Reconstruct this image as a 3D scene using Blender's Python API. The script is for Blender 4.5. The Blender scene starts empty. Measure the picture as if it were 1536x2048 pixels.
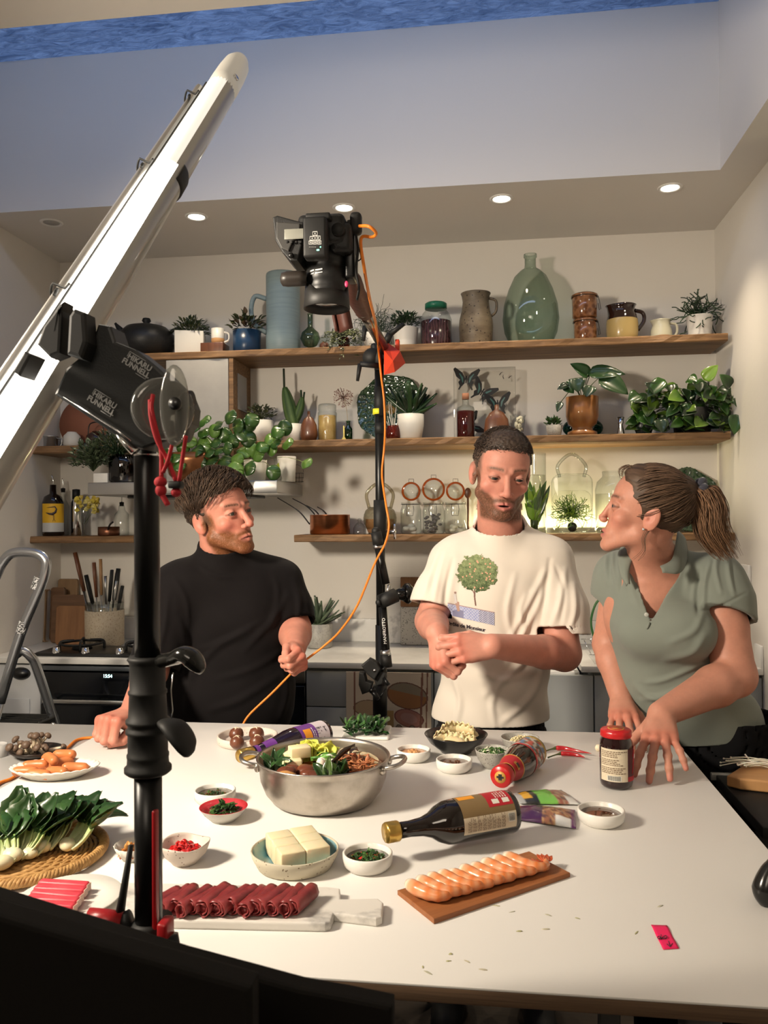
import bpy,bmesh,math,random
import numpy as np
from mathutils import Vector,Matrix,Euler,Quaternion,noise as mnoise
# ------------------------------------------------------------------ camera
S=bpy.context.scene
COL=S.collection
F_PX=1620.0
YAW,PITCH,ROLL=0.12685,0.01059,-0.00736
CAM=Vector((0.0,0.0,1.42))
_fw=Vector((-math.sin(YAW)*math.cos(PITCH),math.cos(YAW)*math.cos(PITCH),math.sin(PITCH)))
_rt=_fw.cross(Vector((0,0,1))).normalized()
_up=_rt.cross(_fw)
RT=math.cos(ROLL)*_rt+math.sin(ROLL)*_up
UP=-math.sin(ROLL)*_rt+math.cos(ROLL)*_up
FW=_fw
cd=bpy.data.cameras.new('camera')
cd.sensor_fit='VERTICAL'
cd.sensor_height=36.0
cd.sensor_width=27.0
cd.lens=F_PX/2048.0*36.0
cd.clip_start=0.05
cd.clip_end=40
cd.dof.use_dof=True
cd.dof.focus_distance=1.9
cd.dof.aperture_fstop=16
cam=bpy.data.objects.new('camera',cd)
COL.objects.link(cam)
cam.matrix_world=Matrix(((RT.x,UP.x,-FW.x,CAM.x),(RT.y,UP.y,-FW.y,CAM.y),(RT.z,UP.z,-FW.z,CAM.z),(0,0,0,1)))
S.camera=cam
# ------------------------------------------------------------------ colour management
S.view_settings.view_transform='Standard'
S.view_settings.look='None'
S.view_settings.exposure=0.0
S.view_settings.gamma=1.0
S.view_settings.use_curve_mapping=False
S.cycles.max_bounces=8
S.cycles.transparent_max_bounces=24
S.cycles.sample_clamp_indirect=4.0
S.cycles.use_denoising=True
# ------------------------------------------------------------------ world and lights
w=bpy.data.worlds.new('world')
S.world=w
w.use_nodes=True
w.node_tree.nodes['Background'].inputs[0].default_value=(0.45,0.62,1.0,1)
w.node_tree.nodes['Background'].inputs[1].default_value=0.6
def area_light(name,loc,target,size,size_y,power,col,shape='RECTANGLE',spread=180):
 d=bpy.data.lights.new(name, 'AREA')
 d.shape=shape
 d.size=size
 d.size_y=size_y
 d.energy=power
 d.color=col
 d.spread=math.radians(spread)
 o=bpy.data.objects.new(name,d)
 COL.objects.link(o)
 o.location=loc
 o.rotation_euler=(Vector(target)-Vector(loc)).to_track_quat('-Z', 'Y').to_euler()
 return o
 # studio lamp on the left of the set (out of frame), the key for the table and the people
area_light('studio_key',(-1.42,0.58,2.00),(-0.10,2.2,1.10),0.22,0.30,28,(1.0,0.87,0.70),spread=112)
# daylight above the covered skylight
area_light('skylight_daylight',(-0.75,2.35,4.3),(-0.75,2.35,2.6),3.2,1.6,105,(0.60,0.74,1.0))
# added cool fill under the sheet, out of view, to brighten the shaft wall
area_light('shaft_fill',(-0.55,1.87,3.10),(-0.55,2.9,2.85),2.3,0.10,4.2,(0.52,0.68,1.0))
# the kitchen behind the photographer, lit by its own ceiling lamp
area_light('kitchen_ceiling_lamp',(-0.3,-0.9,2.5),(-0.2,1.2,0.9),0.8,0.8,15,(1.0,0.85,0.68))
# warm strip of small lights along the back of the lowest shelf
area_light('shelf_lights',(0.26,3.452,1.375),(0.26,3.35,1.70),0.62,0.012,3.0,(1.0,0.86,0.45))
# ------------------------------------------------------------------ pixel -> place helpers (true planes of the room)
def _ray(px,py):
 return FW+RT*((px-768.0)/F_PX)-UP*((py-1024.0)/F_PX)
def onZ(px,py,z):
 d=_ray(px,py);return CAM+d*((z-CAM.z)/d.z)
def onY(px,py,Y):
 d=_ray(px,py);return CAM+d*(Y/d.y)
def onX(px,py,X):
 d=_ray(px,py);return CAM+d*(X/d.x)
def dep(p):
 return(Vector(p)-CAM).dot(FW)
def pxm(p):
 """metres per pixel of the photograph at point p"""
 return dep(p)/F_PX
V=Vector
PI=math.pi
def RZ(a):return Matrix.Rotation(a,4, 'Z')
def RX(a):return Matrix.Rotation(a,4, 'X')
def RY(a):return Matrix.Rotation(a,4, 'Y')
def T(*a):return Matrix.Translation(V(a)if len(a)==3 else V(a[0]))
def SC(x,y=None,z=None):
 if y is None:y=z=x
 return Matrix.Diagonal((x,y,z,1))
def align(d,up=(0,0,1)):
 """matrix whose local Z runs along d"""
 return V(d).to_track_quat('Z', 'Y').to_matrix().to_4x4()
 # ------------------------------------------------------------------ materials
_M={}
def mat(name,col,rough=0.5,metal=0.0,trans=0.0,ior=1.45,spec=0.5,col2=None,scale=20.0,amount=0.5,detail=4.0,
stretch=None,bump=0.0,bscale=None,bstretch=None,sss=0.0,coat=0.0,emit=0.0,emit_col=None,sheen=0.0,kind='noise',
contrast=None,speck=None,speck_scale=120.0,speck_t=0.28,alpha=1.0,rough2=None):
 if name in _M:return _M[name]
 m=bpy.data.materials.new(name);_M[name]=m
 m.use_nodes=True
 nt=m.node_tree;N=nt.nodes;L=nt.links
 b=N['Principled BSDF']
 def c4(c):return(c[0],c[1],c[2],1)
 I=b.inputs
 I['Base Color'].default_value=c4(col)
 I['Roughness'].default_value=rough
 I['Metallic'].default_value=metal
 I['Transmission Weight'].default_value=trans
 I['IOR'].default_value=ior
 I['Specular IOR Level'].default_value=spec
 I['Coat Weight'].default_value=coat
 I['Sheen Weight'].default_value=sheen
 I['Alpha'].default_value=alpha
 if sss:
  I['Subsurface Weight'].default_value=sss
  I['Subsurface Radius'].default_value=(1.0,0.35,0.2)
  I['Subsurface Scale'].default_value=0.012
 if emit:
  I['Emission Color'].default_value=c4(emit_col or col)
  I['Emission Strength'].default_value=emit
 tc=None
 def coords(st):
  nonlocal tc
  if tc is None:tc=N.new('ShaderNodeTexCoord')
  mp=N.new('ShaderNodeMapping');L.new(tc.outputs['Object'],mp.inputs[0])
  mp.inputs['Scale'].default_value=st or(1,1,1)
  return mp.outputs[0]
 cur=None
 if col2 is not None:
  if kind=='wave':
   t=N.new('ShaderNodeTexWave');t.inputs['Scale'].default_value=scale
   t.inputs['Distortion'].default_value=6.0;t.inputs['Detail'].default_value=detail;t.inputs['Detail Scale'].default_value=1.2
   o=t.outputs['Fac']
  elif kind=='voronoi':
   t=N.new('ShaderNodeTexVoronoi');t.inputs['Scale'].default_value=scale;o=t.outputs['Distance']
  else:
   t=N.new('ShaderNodeTexNoise');t.inputs['Scale'].default_value=scale;t.inputs['Detail'].default_value=detail
   t.inputs['Roughness'].default_value=0.6;o=t.outputs['Fac']
  L.new(coords(stretch),t.inputs['Vector'])
  r=N.new('ShaderNodeValToRGB');L.new(o,r.inputs[0])
  lo,hi=contrast or(0.5-0.5*amount*0.8,0.5+0.5*amount*0.8)
  r.color_ramp.elements[0].position=lo;r.color_ramp.elements[1].position=hi
  r.color_ramp.elements[0].color=c4(col);r.color_ramp.elements[1].color=c4(col2)
  cur=r.outputs[0]
  if rough2 is not None:
   mr=N.new('ShaderNodeMapRange');L.new(o,mr.inputs[0]);mr.inputs[3].default_value=rough;mr.inputs[4].default_value=rough2
   L.new(mr.outputs[0],I['Roughness'])
 if speck is not None:
  t=N.new('ShaderNodeTexVoronoi');t.inputs['Scale'].default_value=speck_scale;L.new(coords(None),t.inputs['Vector'])
  ma=N.new('ShaderNodeMath');ma.operation='LESS_THAN';L.new(t.outputs['Distance'],ma.inputs[0]);ma.inputs[1].default_value=speck_t
  nz=N.new('ShaderNodeTexNoise');nz.inputs['Scale'].default_value=speck_scale*0.6;L.new(coords(None),nz.inputs['Vector'])
  m2=N.new('ShaderNodeMath');m2 .operation='GREATER_THAN';L.new(nz.outputs['Fac'],m2 .inputs[0]);m2 .inputs[1].default_value=0.53
  m3=N.new('ShaderNodeMath');m3 .operation='MULTIPLY';L.new(ma.outputs[0],m3 .inputs[0]);L.new(m2 .outputs[0],m3 .inputs[1])
  mx=N.new('ShaderNodeMixRGB');L.new(m3 .outputs[0],mx.inputs[0])
  if cur is not None:L.new(cur,mx.inputs[1])
  else:mx.inputs[1].default_value=c4(col)
  mx.inputs[2].default_value=c4(speck)
  cur=mx.outputs[0]
 if cur is not None:L.new(cur,I['Base Color'])
 if bump:
  t=N.new('ShaderNodeTexNoise');t.inputs['Scale'].default_value=bscale or scale;t.inputs['Detail'].default_value=5
  L.new(coords(bstretch or stretch),t.inputs['Vector'])
  bp=N.new('ShaderNodeBump');bp.inputs['Strength'].default_value=min(1.0,bump);bp.inputs['Distance'].default_value=0.002*max(1,bump)
  L.new(t.outputs['Fac'],bp.inputs['Height']);L.new(bp.outputs[0],I['Normal'])
 return m
def attr_mat(name,rough=0.5,spec=0.4,sss=0.0,bump=0.0,bscale=300.0,sheen=0.0,coat=0.0):
 """material coloured by the mesh's own 'Col' attribute (prints, skin tones, leaf variegation)"""
 if name in _M:return _M[name]
 m=mat(name,(0.5,0.5,0.5),rough=rough,spec=spec,sss=sss,bump=bump,bscale=bscale,sheen=sheen,coat=coat)
 nt=m.node_tree
 a=nt.nodes.new('ShaderNodeAttribute');a.attribute_name='Col'
 nt.links.new(a.outputs['Color'],nt.nodes['Principled BSDF'].inputs['Base Color'])
 return m
def glass(name,tint=(0.95,0.97,0.96),refl=0.10,rough=0.02,edge=0.5,body=0.0,body_col=None):
 """thin-walled clear glass: tinted see-through with an edge-weighted reflection"""
 if name in _M:return _M[name]
 m=bpy.data.materials.new(name);_M[name]=m
 m.use_nodes=True
 nt=m.node_tree;N=nt.nodes;L=nt.links
 N.remove(N['Principled BSDF'])
 out=N['Material Output']
 tr=N.new('ShaderNodeBsdfTransparent')
 lw=N.new('ShaderNodeLayerWeight');lw.inputs[0].default_value=edge*.6
 mixc=N.new('ShaderNodeMixRGB');L.new(lw.outputs['Facing'],mixc.inputs[0])
 mixc.inputs[1].default_value=(*tint,1);mixc.inputs[2].default_value=(*[t*t*0.66 for t in tint],1)
 L.new(mixc.outputs[0],tr.inputs[0])
 gl=N.new('ShaderNodeBsdfGlossy');gl.inputs['Roughness'].default_value=rough
 pw=N.new('ShaderNodeMath');pw.operation='POWER';lw2=N.new('ShaderNodeLayerWeight');lw2 .inputs[0].default_value=0.5;L.new(lw2 .outputs['Facing'],pw.inputs[0]);pw.inputs[1].default_value=4.0
 ad=N.new('ShaderNodeMath');ad.operation='MULTIPLY_ADD';L.new(pw.outputs[0],ad.inputs[0]);ad.inputs[1].default_value=0.55;ad.inputs[2].default_value=refl*.6;ad.use_clamp=True
 mx=N.new('ShaderNodeMixShader');L.new(ad.outputs[0],mx.inputs[0]);L.new(tr.outputs[0],mx.inputs[1]);L.new(gl.outputs[0],mx.inputs[2])
 last=mx
 if body>0:
  df=N.new('ShaderNodeBsdfDiffuse');df.inputs[0].default_value=(*(body_col or tint),1)
  m2=N.new('ShaderNodeMixShader');m2 .inputs[0].default_value=body
  L.new(mx.outputs[0],m2 .inputs[1]);L.new(df.outputs[0],m2 .inputs[2]);last=m2
 L.new(last.outputs[0],out.inputs['Surface'])
 return m
 # ------------------------------------------------------------------ mesh builder
class MB:
 def __init__(self):self.v=[];self.f=[];self.s=[];self.m=[];self.c=None;self.cols=[]
 def add(self,vs,fs,M=None,m=0,smooth=True,col=None):
  o=len(self.v)
  if M is not None:vs=[M@V(p)for p in vs]
  self.v.extend([tuple(p)for p in vs])
  for f in fs:
   self.f.append(tuple(i+o for i in f));self.s.append(smooth);self.m.append(m)
  self.cols.extend([col]*len(vs))
  return self
 def lathe(self,prof,n=40,M=None,m=0,smooth=True,fr=None,col=None,closed=False):
  """prof: list of (r, z); fr(angle, r, z) -> (r, z) optional deformation"""
  vs=[];fs=[];rings=[]
  for r,z in prof:
   if abs(r)<1e-7:
    rings.append([len(vs)]);vs.append((0,0,z))
   else:
    ring=[]
    for k in range(n):
     a=2*PI*k/n;rr,zz=(r,z)if fr is None else fr(a,r,z)
     ring.append(len(vs));vs.append((rr*math.cos(a),rr*math.sin(a),zz))
    rings.append(ring)
  pairs=list(zip(rings[:-1],rings[1:]))
  if closed:pairs.append((rings[-1],rings[0]))
  for a,b in pairs:
   if len(a)==1 and len(b)==1:continue
   for k in range(n):
    k2=(k+1)%n
    if len(a)==1:fs.append((a[0],b[k2],b[k]))
    elif len(b)==1:fs.append((a[k],a[k2],b[0]))
    else:fs.append((a[k],a[k2],b[k2],b[k]))
  return self.add(vs,fs,M,m,smooth,col)
 def tube(self,pts,r,n=8,M=None,m=0,caps=True,smooth=True,closed=False,flat=None,col=None,up=None):
  pts=[V(p)for p in pts];k=len(pts)
  rs=r if isinstance(r,(list,tuple))else[r]*k
  vs=[];fs=[]
  nrm=None
  for i,p in enumerate(pts):
   if closed:t=(pts[(i+1)%k]-pts[i-1])
   else:t=pts[min(i+1,k-1)]-pts[max(i-1,0)]
   if t.length<1e-9:t=V((0,0,1))
   t.normalize()
   if nrm is None:
    a=V(up)if up is not None else(V((0,0,1))if abs(t.z)<0.9 else V((1,0,0)))
    nrm=(a-t*a.dot(t)).normalized()
   else:
    nrm=(nrm-t*nrm.dot(t))
    nrm=nrm.normalized()if nrm.length>1e-6 else t.orthogonal().normalized()
   bi=t.cross(nrm)
   for j in range(n):
    a=2*PI*j/n
    ca,sa=math.cos(a),math.sin(a)
    if flat:ca*=flat
    vs.append(p+(nrm*ca+bi*sa)*rs[i])
  for i in range(k if closed else k-1):
   i2=(i+1)%k
   for j in range(n):
    j2=(j+1)%n
    fs.append((i*n+j,i*n+j2,i2*n+j2,i2*n+j))
  if caps and not closed:
   fs.append(tuple(range(n-1,-1,-1)));fs.append(tuple((k-1)*n+j for j in range(n)))
  return self.add(vs,fs,M,m,smooth,col)
 def box(self,c,s,M=None,m=0,bev=0.0,seg=2,smooth=None,col=None):
  if bev<=0:
   x,y,z=c;a,b,d=s[0]/2,s[1]/2,s[2]/2
   vs=[(x+i*a,y+j*b,z+k*d)for i in(-1,1)for j in(-1,1)for k in(-1,1)]
   fs=[(0,1,3,2),(4,6,7,5),(0,4,5,1),(2,3,7,6),(0,2,6,4),(1,5,7,3)]
   return self.add(vs,fs,M,m,False,col)
  bm=bmesh.new();bmesh.ops.create_cube(bm,size=1.0)
  for v in bm.verts:v.co=V((v.co.x*s[0]+c[0],v.co.y*s[1]+c[1],v.co.z*s[2]+c[2]))
  bmesh.ops.bevel(bm,geom=list(bm.edges),offset=min(bev,min(s)*0.49),segments=seg,affect='EDGES',profile=0.5)
  bm.verts.index_update()
  vs=[tuple(v.co)for v in bm.verts];fs=[tuple(v.index for v in f.verts)for f in bm.faces]
  bm.free()
  return self.add(vs,fs,M,m,True if smooth is None else smooth,col)
 def prism(self,poly,z0,z1,M=None,m=0,bev=0.0,seg=2,smooth=False,col=None):
  """closed outline (x, y) pulled from z0 to z1"""
  if bev>0:
   bm=bmesh.new()
   lo=[bm.verts.new((x,y,z0))for x,y in poly]
   f=bm.faces.new(lo)
   r=bmesh.ops.extrude_face_region(bm,geom=[f])
   for e in r['geom']:
    if isinstance(e,bmesh.types.BMVert):e.co.z=z1
   bmesh.ops.recalc_face_normals(bm,faces=list(bm.faces))
   es=[e for e in bm.edges if abs(e.verts[0].co.z-e.verts[1].co.z)<1e-9]
   bmesh.ops.bevel(bm,geom=es,offset=bev,segments=seg,affect='EDGES',profile=0.5)
   bm.verts.index_update()
   vs=[tuple(v.co)for v in bm.verts];fs=[tuple(v.index for v in q.verts)for q in bm.faces]
   bm.free()
   return self.add(vs,fs,M,m,smooth,col)
  n=len(poly)
  ar=sum(poly[i][0]*poly[(i+1)%n][1]-poly[(i+1)%n][0]*poly[i][1]for i in range(n))
  if(ar<0)!=(z1<z0):poly=poly[::-1]
  vs=[(x,y,z0)for x,y in poly]+[(x,y,z1)for x,y in poly]
  fs=[tuple(range(n-1,-1,-1)),tuple(range(n,2*n))]+[(i,(i+1)%n,n+(i+1)%n,n+i)for i in range(n)]
  return self.add(vs,fs,M,m,smooth,col)
 def ell(self,c,r,n=16,M=None,m=0,rot=None,fr=None,col=None):
  if not isinstance(r,(tuple,list)):r=(r,r,r)
  prof=[(math.sin(PI*i/(n//2)),-math.cos(PI*i/(n//2)))for i in range(n//2+1)]
  prof[0]=(0,-1);prof[-1]=(0,1)
  A=T(c)@(rot if rot is not None else Matrix.Identity(4))@SC(*r)
  return self.lathe(prof,n,(M@A)if M is not None else A,m,True,fr,col)
 def grid(self,g,M=None,m=0,smooth=True,col=None,thick=0.0):
  """g: rows of points; thick > 0 closes it into a sheet with two faces"""
  R,C=len(g),len(g[0])
  P=[[V(p)for p in row]for row in g]
  vs=[p for row in P for p in row]
  fs=[(i*C+j,i*C+j+1,(i+1)*C+j+1,(i+1)*C+j)for i in range(R-1)for j in range(C-1)]
  if thick:
   lo=[]
   for i in range(R):
    for j in range(C):
     a=P[min(i+1,R-1)][j]-P[max(i-1,0)][j];b=P[i][min(j+1,C-1)]-P[i][max(j-1,0)]
     nn=b.cross(a)
     nn=nn.normalized()if nn.length>1e-12 else V((0,0,1))
     lo.append(P[i][j]-nn*thick)
   o=R*C;vs=vs+lo
   fs=[tuple(reversed(f))for f in fs]+[(a+o,b+o,c+o,d+o)for a,b,c,d in fs]
   br=[i for i in range(C)]+[i*C+C-1 for i in range(1,R)]+[(R-1)*C+j for j in range(C-2,-1,-1)]+[i*C for i in range(R-2,0,-1)]
   for a,b in zip(br,br[1:]+br[:1]):fs.append((a,b,b+o,a+o))
  cl=None
  self.add(vs,fs,M,m,smooth,None)
  if col is not None:
   k=len(vs)
   if isinstance(col,list):
    fl=[c for row in col for c in row];fl=fl*(2 if thick else 1)
    self.cols[-k:]=fl
   else:self.cols[-k:]=[col]*k
  return self
 def leaf(self,base,d,length,width,nrm=(0,0,1),curl=0.3,cup=0.15,rows=7,shape=None,m=0,col=None,thick=0.0004,M=None,tipcol=None,fold=None):
  """a leaf blade from base along d; curl bends it against nrm, shape(t) -> half-width share"""
  d=V(d).normalized();nrm=V(nrm);side=d.cross(nrm)
  side=side.normalized()if side.length>1e-6 else d.orthogonal().normalized()
  nrm=side.cross(d).normalized()
  shape=shape or(lambda t:math.sin(PI*min(1,max(0,t))**0.8)**0.8)
  g=[];cg=[]
  for i in range(rows):
   t=i/(rows-1)
   if abs(curl)>1e-4:
    a=curl*t;x=math.sin(a)/curl*length;y=-(1-math.cos(a))/curl*length
   else:a=0;x=t*length;y=0
   c=V(base)+d*x+nrm*y
   ln=nrm*math.cos(a)+d*math.sin(a)
   hw=max(0.0003,width/2*shape(t))
   row=[]
   for s in(-1,-0.5,0,0.5,1):
    row.append(c+side*(s*hw)+ln*(abs(s)**1.5*hw*cup*2))
   g.append(row)
   if col is not None:cg.append([col if tipcol is None else tuple(col[k]*(1-t)+tipcol[k]*t for k in range(3))]*5)
  return self.grid(g,M,m,True,cg if col is not None else None,thick)
 def build(self,name,mats,parent=None,loc=None,rot=None,kind=None):
  me=bpy.data.meshes.new(name)
  me.from_pydata([tuple(p)for p in self.v],[],self.f)
  me.polygons.foreach_set('use_smooth',self.s)
  me.polygons.foreach_set('material_index',self.m)
  for k in(mats if isinstance(mats,(list,tuple))else[mats]):me.materials.append(k)
  if any(c is not None for c in self.cols):
   at=me.color_attributes.new('Col', 'FLOAT_COLOR', 'POINT')
   fl=[]
   for c in self.cols:
    c=c or(0.5,0.5,0.5);fl.extend((c[0],c[1],c[2],1.0))
   at.data.foreach_set('color',fl)
  me.update()
  o=bpy.data.objects.new(name,me);COL.objects.link(o)
  if parent is not None:o.parent=parent
  if loc is not None:o.location=loc
  if rot is not None:o.rotation_euler=rot
  if kind:o['kind']=kind
  return o
def tag(o,label,cat,group=None):
 o['label']=label;o['category']=cat
 if group:o['group']=group
 return o
def root(name,label,cat,loc=(0,0,0),rot=0.0,group=None):
 o=bpy.data.objects.new(name,None);COL.objects.link(o)
 o.empty_display_size=0.05
 o.location=loc
 o.rotation_euler=rot if isinstance(rot,(tuple,list,Euler))else(0,0,rot)
 return tag(o,label,cat,group)
def rootM(name,label,cat,M,group=None):
 o=root(name,label,cat,(0,0,0),0.0,group);o.matrix_world=M;return o
def copy_tree(o,parent=None):
 c=o.copy();COL.objects.link(c);c.parent=parent
 for ch in list(o.children):copy_tree(ch,c)
 return c
def structure(o):o['kind']='structure';return o
def text_mb(s,size,M,mb,m=0,depth=0.0004,align_x='CENTER',col=None,wrap=None,bold=0.0,spacing=1.0):
 """writes s as raised letters in the XY plane of M into mb; wrap(p) bends the points"""
 cu=bpy.data.curves.new('lettering', 'FONT');cu.body=s;cu.size=size;cu.align_x=align_x;cu.align_y='CENTER'
 cu.extrude=depth;cu.offset=bold;cu.resolution_u=3;cu.space_character=spacing
 o=bpy.data.objects.new('lettering',cu);COL.objects.link(o)
 dg=bpy.context.evaluated_depsgraph_get()
 me=bpy.data.meshes.new_from_object(o.evaluated_get(dg))
 vs=[wrap(v.co)if wrap else v.co.copy()for v in me.vertices]
 fs=[tuple(p.vertices)for p in me.polygons]
 mb.add(vs,fs,M,m,False,col)
 bpy.data.objects.remove(o);bpy.data.curves.remove(cu);bpy.data.meshes.remove(me)
 return mb
def arc(c,r,a0,a1,n,ax='xz'):
 out=[]
 for i in range(n+1):
  a=a0+(a1-a0)*i/n;x,y=r*math.cos(a),r*math.sin(a)
  out.append({'xz':(c[0]+x,c[1],c[2]+y), 'xy':(c[0]+x,c[1]+y,c[2]), 'yz':(c[0],c[1]+x,c[2]+y)}[ax])
 return out
def spline(pts,n=8):
 """Catmull-Rom through pts"""
 P=[V(p)for p in pts];P=[P[0]*2-P[1]]+P+[P[-1]*2-P[-2]]
 out=[]
 for i in range(1,len(P)-2):
  for k in range(n):
   t=k/n;a,b,c,d=P[i-1],P[i],P[i+1],P[i+2]
   out.append(0.5*((2*b)+(c-a)*t+(2*a-5*b+4*c-d)*t*t+(3*b-a-3*c+d)*t**3))
 out.append(P[-2]);return out
def rrect(w,h,r,n=5):
 out=[]
 for cx,cy,a0 in((w/2-r,h/2-r,0),(-w/2+r,h/2-r,PI/2),(-w/2+r,-h/2+r,PI),(w/2-r,-h/2+r,1.5*PI)):
  for i in range(n+1):
   a=a0+PI/2*i/n;out.append((cx+r*math.cos(a),cy+r*math.sin(a)))
 return out
def hs(*a):
 """repeatable 0..1 number"""
 x=math.sin(sum((i+1)*12.9898*v for i,v in enumerate(a))+78.233)*43758.5453
 return x-math.floor(x)
 # ------------------------------------------------------------------ the setting
YW,XL,XR,ZC=3.478,-1.93,0.94,2.61
YS,ZS,XS,YN=2.88,3.19,0.80,1.805
YF=-1.9
TOP=0.90
paint=mat('wall_paint',(0.70,0.665,0.61),rough=0.75,spec=0.25,col2=(0.73,0.695,0.64),scale=3.0,amount=0.8,bump=0.25,bscale=60)
ceil_paint=mat('ceiling_paint',(0.72,0.69,0.65),rough=0.85,spec=0.2,bump=0.1,bscale=90)
floor_m=mat('floor_boards',(0.030,0.021,0.015),rough=0.6,col2=(0.045,0.032,0.022),scale=6,stretch=(1,12,1),bump=0.2)
def slab(name,x0,x1,y0,y1,z0,z1,m):
 return structure(MB().box(((x0+x1)/2,(y0+y1)/2,(z0+z1)/2),(x1-x0,y1-y0,z1-z0)).build(name,m))
slab('floor',XL-.1,XR+.1,YF-.1,YW+.1,-.06,0,floor_m)
slab('wall_back',XL-.1,XR+.1,YW,YW+.1,0,ZS,paint)
slab('wall_left',XL-.1,XL,YF,YW,0,ZS,paint)
slab('wall_right',XR,XR+.1,YF,YW,0,ZS,paint)
slab('wall_front',XL-.1,XR+.1,YF-.1,YF,0,ZS,paint)
c=MB()
for x0,x1,y0,y1 in((XL,XR,YS,YW),(XS,XR,YN,YS),(XL,XR,YF,YN)):
 c.box(((x0+x1)/2,(y0+y1)/2,(ZC+ZS)/2),(x1-x0,y1-y0,ZS-ZC))
structure(c.build('ceiling',ceil_paint))
# blue tarpaulin laid over the open skylight; daylight comes through the sheet
tm=bpy.data.materials.new('tarpaulin');tm.use_nodes=True
_n=tm.node_tree.nodes;_l=tm.node_tree.links
_n.remove(_n['Principled BSDF'])
_tc=_n.new('ShaderNodeTexCoord');_mp=_n.new('ShaderNodeMapping');_mp.inputs['Scale'].default_value=(3.0,7.0,1);_mp.inputs['Rotation'].default_value=(0,0,0.6)
_nz=_n.new('ShaderNodeTexNoise');_nz.inputs['Scale'].default_value=5;_nz.inputs['Detail'].default_value=8;_nz.inputs['Roughness'].default_value=0.65;_nz.inputs['Distortion'].default_value=1.2
_l.new(_tc.outputs['Object'],_mp.inputs[0]);_l.new(_mp.outputs[0],_nz.inputs['Vector'])
_bp=_n.new('ShaderNodeBump');_bp.inputs['Strength'].default_value=1.0;_bp.inputs['Distance'].default_value=0.05;_l.new(_nz.outputs['Fac'],_bp.inputs['Height'])
_t=_n.new('ShaderNodeBsdfTranslucent');_cr=_n.new('ShaderNodeValToRGB');_cr.color_ramp.elements[0].position=.35;_cr.color_ramp.elements[1].position=.72;_cr.color_ramp.elements[0].color=(.022,.037,.070,1);_cr.color_ramp.elements[1].color=(.10,.135,.20,1);_l.new(_nz.outputs['Fac'],_cr.inputs[0]);_l.new(_cr.outputs[0],_t.inputs[0]);_l.new(_bp.outputs[0],_t.inputs['Normal'])
_g=_n.new('ShaderNodeBsdfGlossy');_g.inputs[0].default_value=(0.45,0.55,0.75,1);_g.inputs['Roughness'].default_value=0.28;_l.new(_bp.outputs[0],_g.inputs['Normal'])
_x=_n.new('ShaderNodeMixShader');_x.inputs[0].default_value=0.30;_l.new(_t.outputs[0],_x.inputs[1]);_l.new(_g.outputs[0],_x.inputs[2])
_l.new(_x.outputs[0],_n['Material Output'].inputs['Surface'])
g=[]
NX,NY=150,64
for j in range(NY):
 row=[]
 for i in range(NX):
  x=XL-.05+(XS+.12-XL)*i/(NX-1);y=YN-.08+(YS-YN+.16)*j/(NY-1)
  inside=min(1,max(0,min(y-YN,YS-y,XS-x,x-XL)/.10))
  q=V((x*3+y*1.2,y*5,0))
  z=ZS+.008+inside*(-.02*(1-(2*(y-(YN+YS)/2)/1.1)**2)+.020*mnoise.noise(q)+.012*abs(mnoise.noise(q*2.3+V((7,1,0))))+.006*mnoise.noise(q*6))
  row.append((x,y,max(z,ZS+.004 if inside<.3 else z)))
 g.append(row)
tarp=MB().grid(g).build('tarpaulin',tm)
tag(tarp, 'crinkled blue tarpaulin stretched over the open skylight', 'tarpaulin')
# ------------------------------------------------------------------ recessed ceiling lights over the counter
steel=mat('brushed_steel',(0.55,0.55,0.54),rough=0.32,metal=1.0,bump=0.08,bscale=30,bstretch=(1,1,60))
chrome=mat('chrome',(0.75,0.75,0.75),rough=0.12,metal=1.0)
white_plastic=mat('white_plastic',(0.8,0.79,0.76),rough=0.35)
lamp_on=mat('lamp_lens',(1,1,1),emit=14.0,emit_col=(1.0,0.93,0.80))
lamp_off=mat('lamp_lens_off',(0.45,0.44,0.42),rough=0.5)
dl_where=['above the blue pitcher, nearest the tilted tube light', 'above the hanging camera', 'above the stoneware jug and jar', 'above the cream jugs, next to the right wall']
for i,(px,py)in enumerate(((393,433),(688,415),(1003,397),(1340,375),(103,445))):
 p=onZ(px,py,ZC)
 lit=i<4
 r=root('ceiling_light',('glowing round recessed ceiling light '+dl_where[i])if lit else 'unlit round recessed ceiling light in the left corner of the lowered ceiling', 'ceiling light',(p.x,p.y,ZC),0, 'recessed ceiling lights')
 MB().lathe([(.030,.004),(.030,-.001),(.034,-.004),(.041,-.004),(.044,-.001),(.044,.002)],40).build('trim_ring',white_plastic,r)
 MB().lathe([(0,-.0015),(.031,-.0015),(.031,.003),(0,.003)],32).build('lens',lamp_on if lit else lamp_off,r)
 if lit:
  d=bpy.data.lights.new('ceiling_spot', 'SPOT');d.energy=24;d.color=(1.0,0.82,0.58);d.spot_size=math.radians(95);d.spot_blend=0.8;d.shadow_soft_size=0.03
  o=bpy.data.objects.new('ceiling_spot',d);COL.objects.link(o);o.parent=r;o.location=(0,0,-.012)
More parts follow.
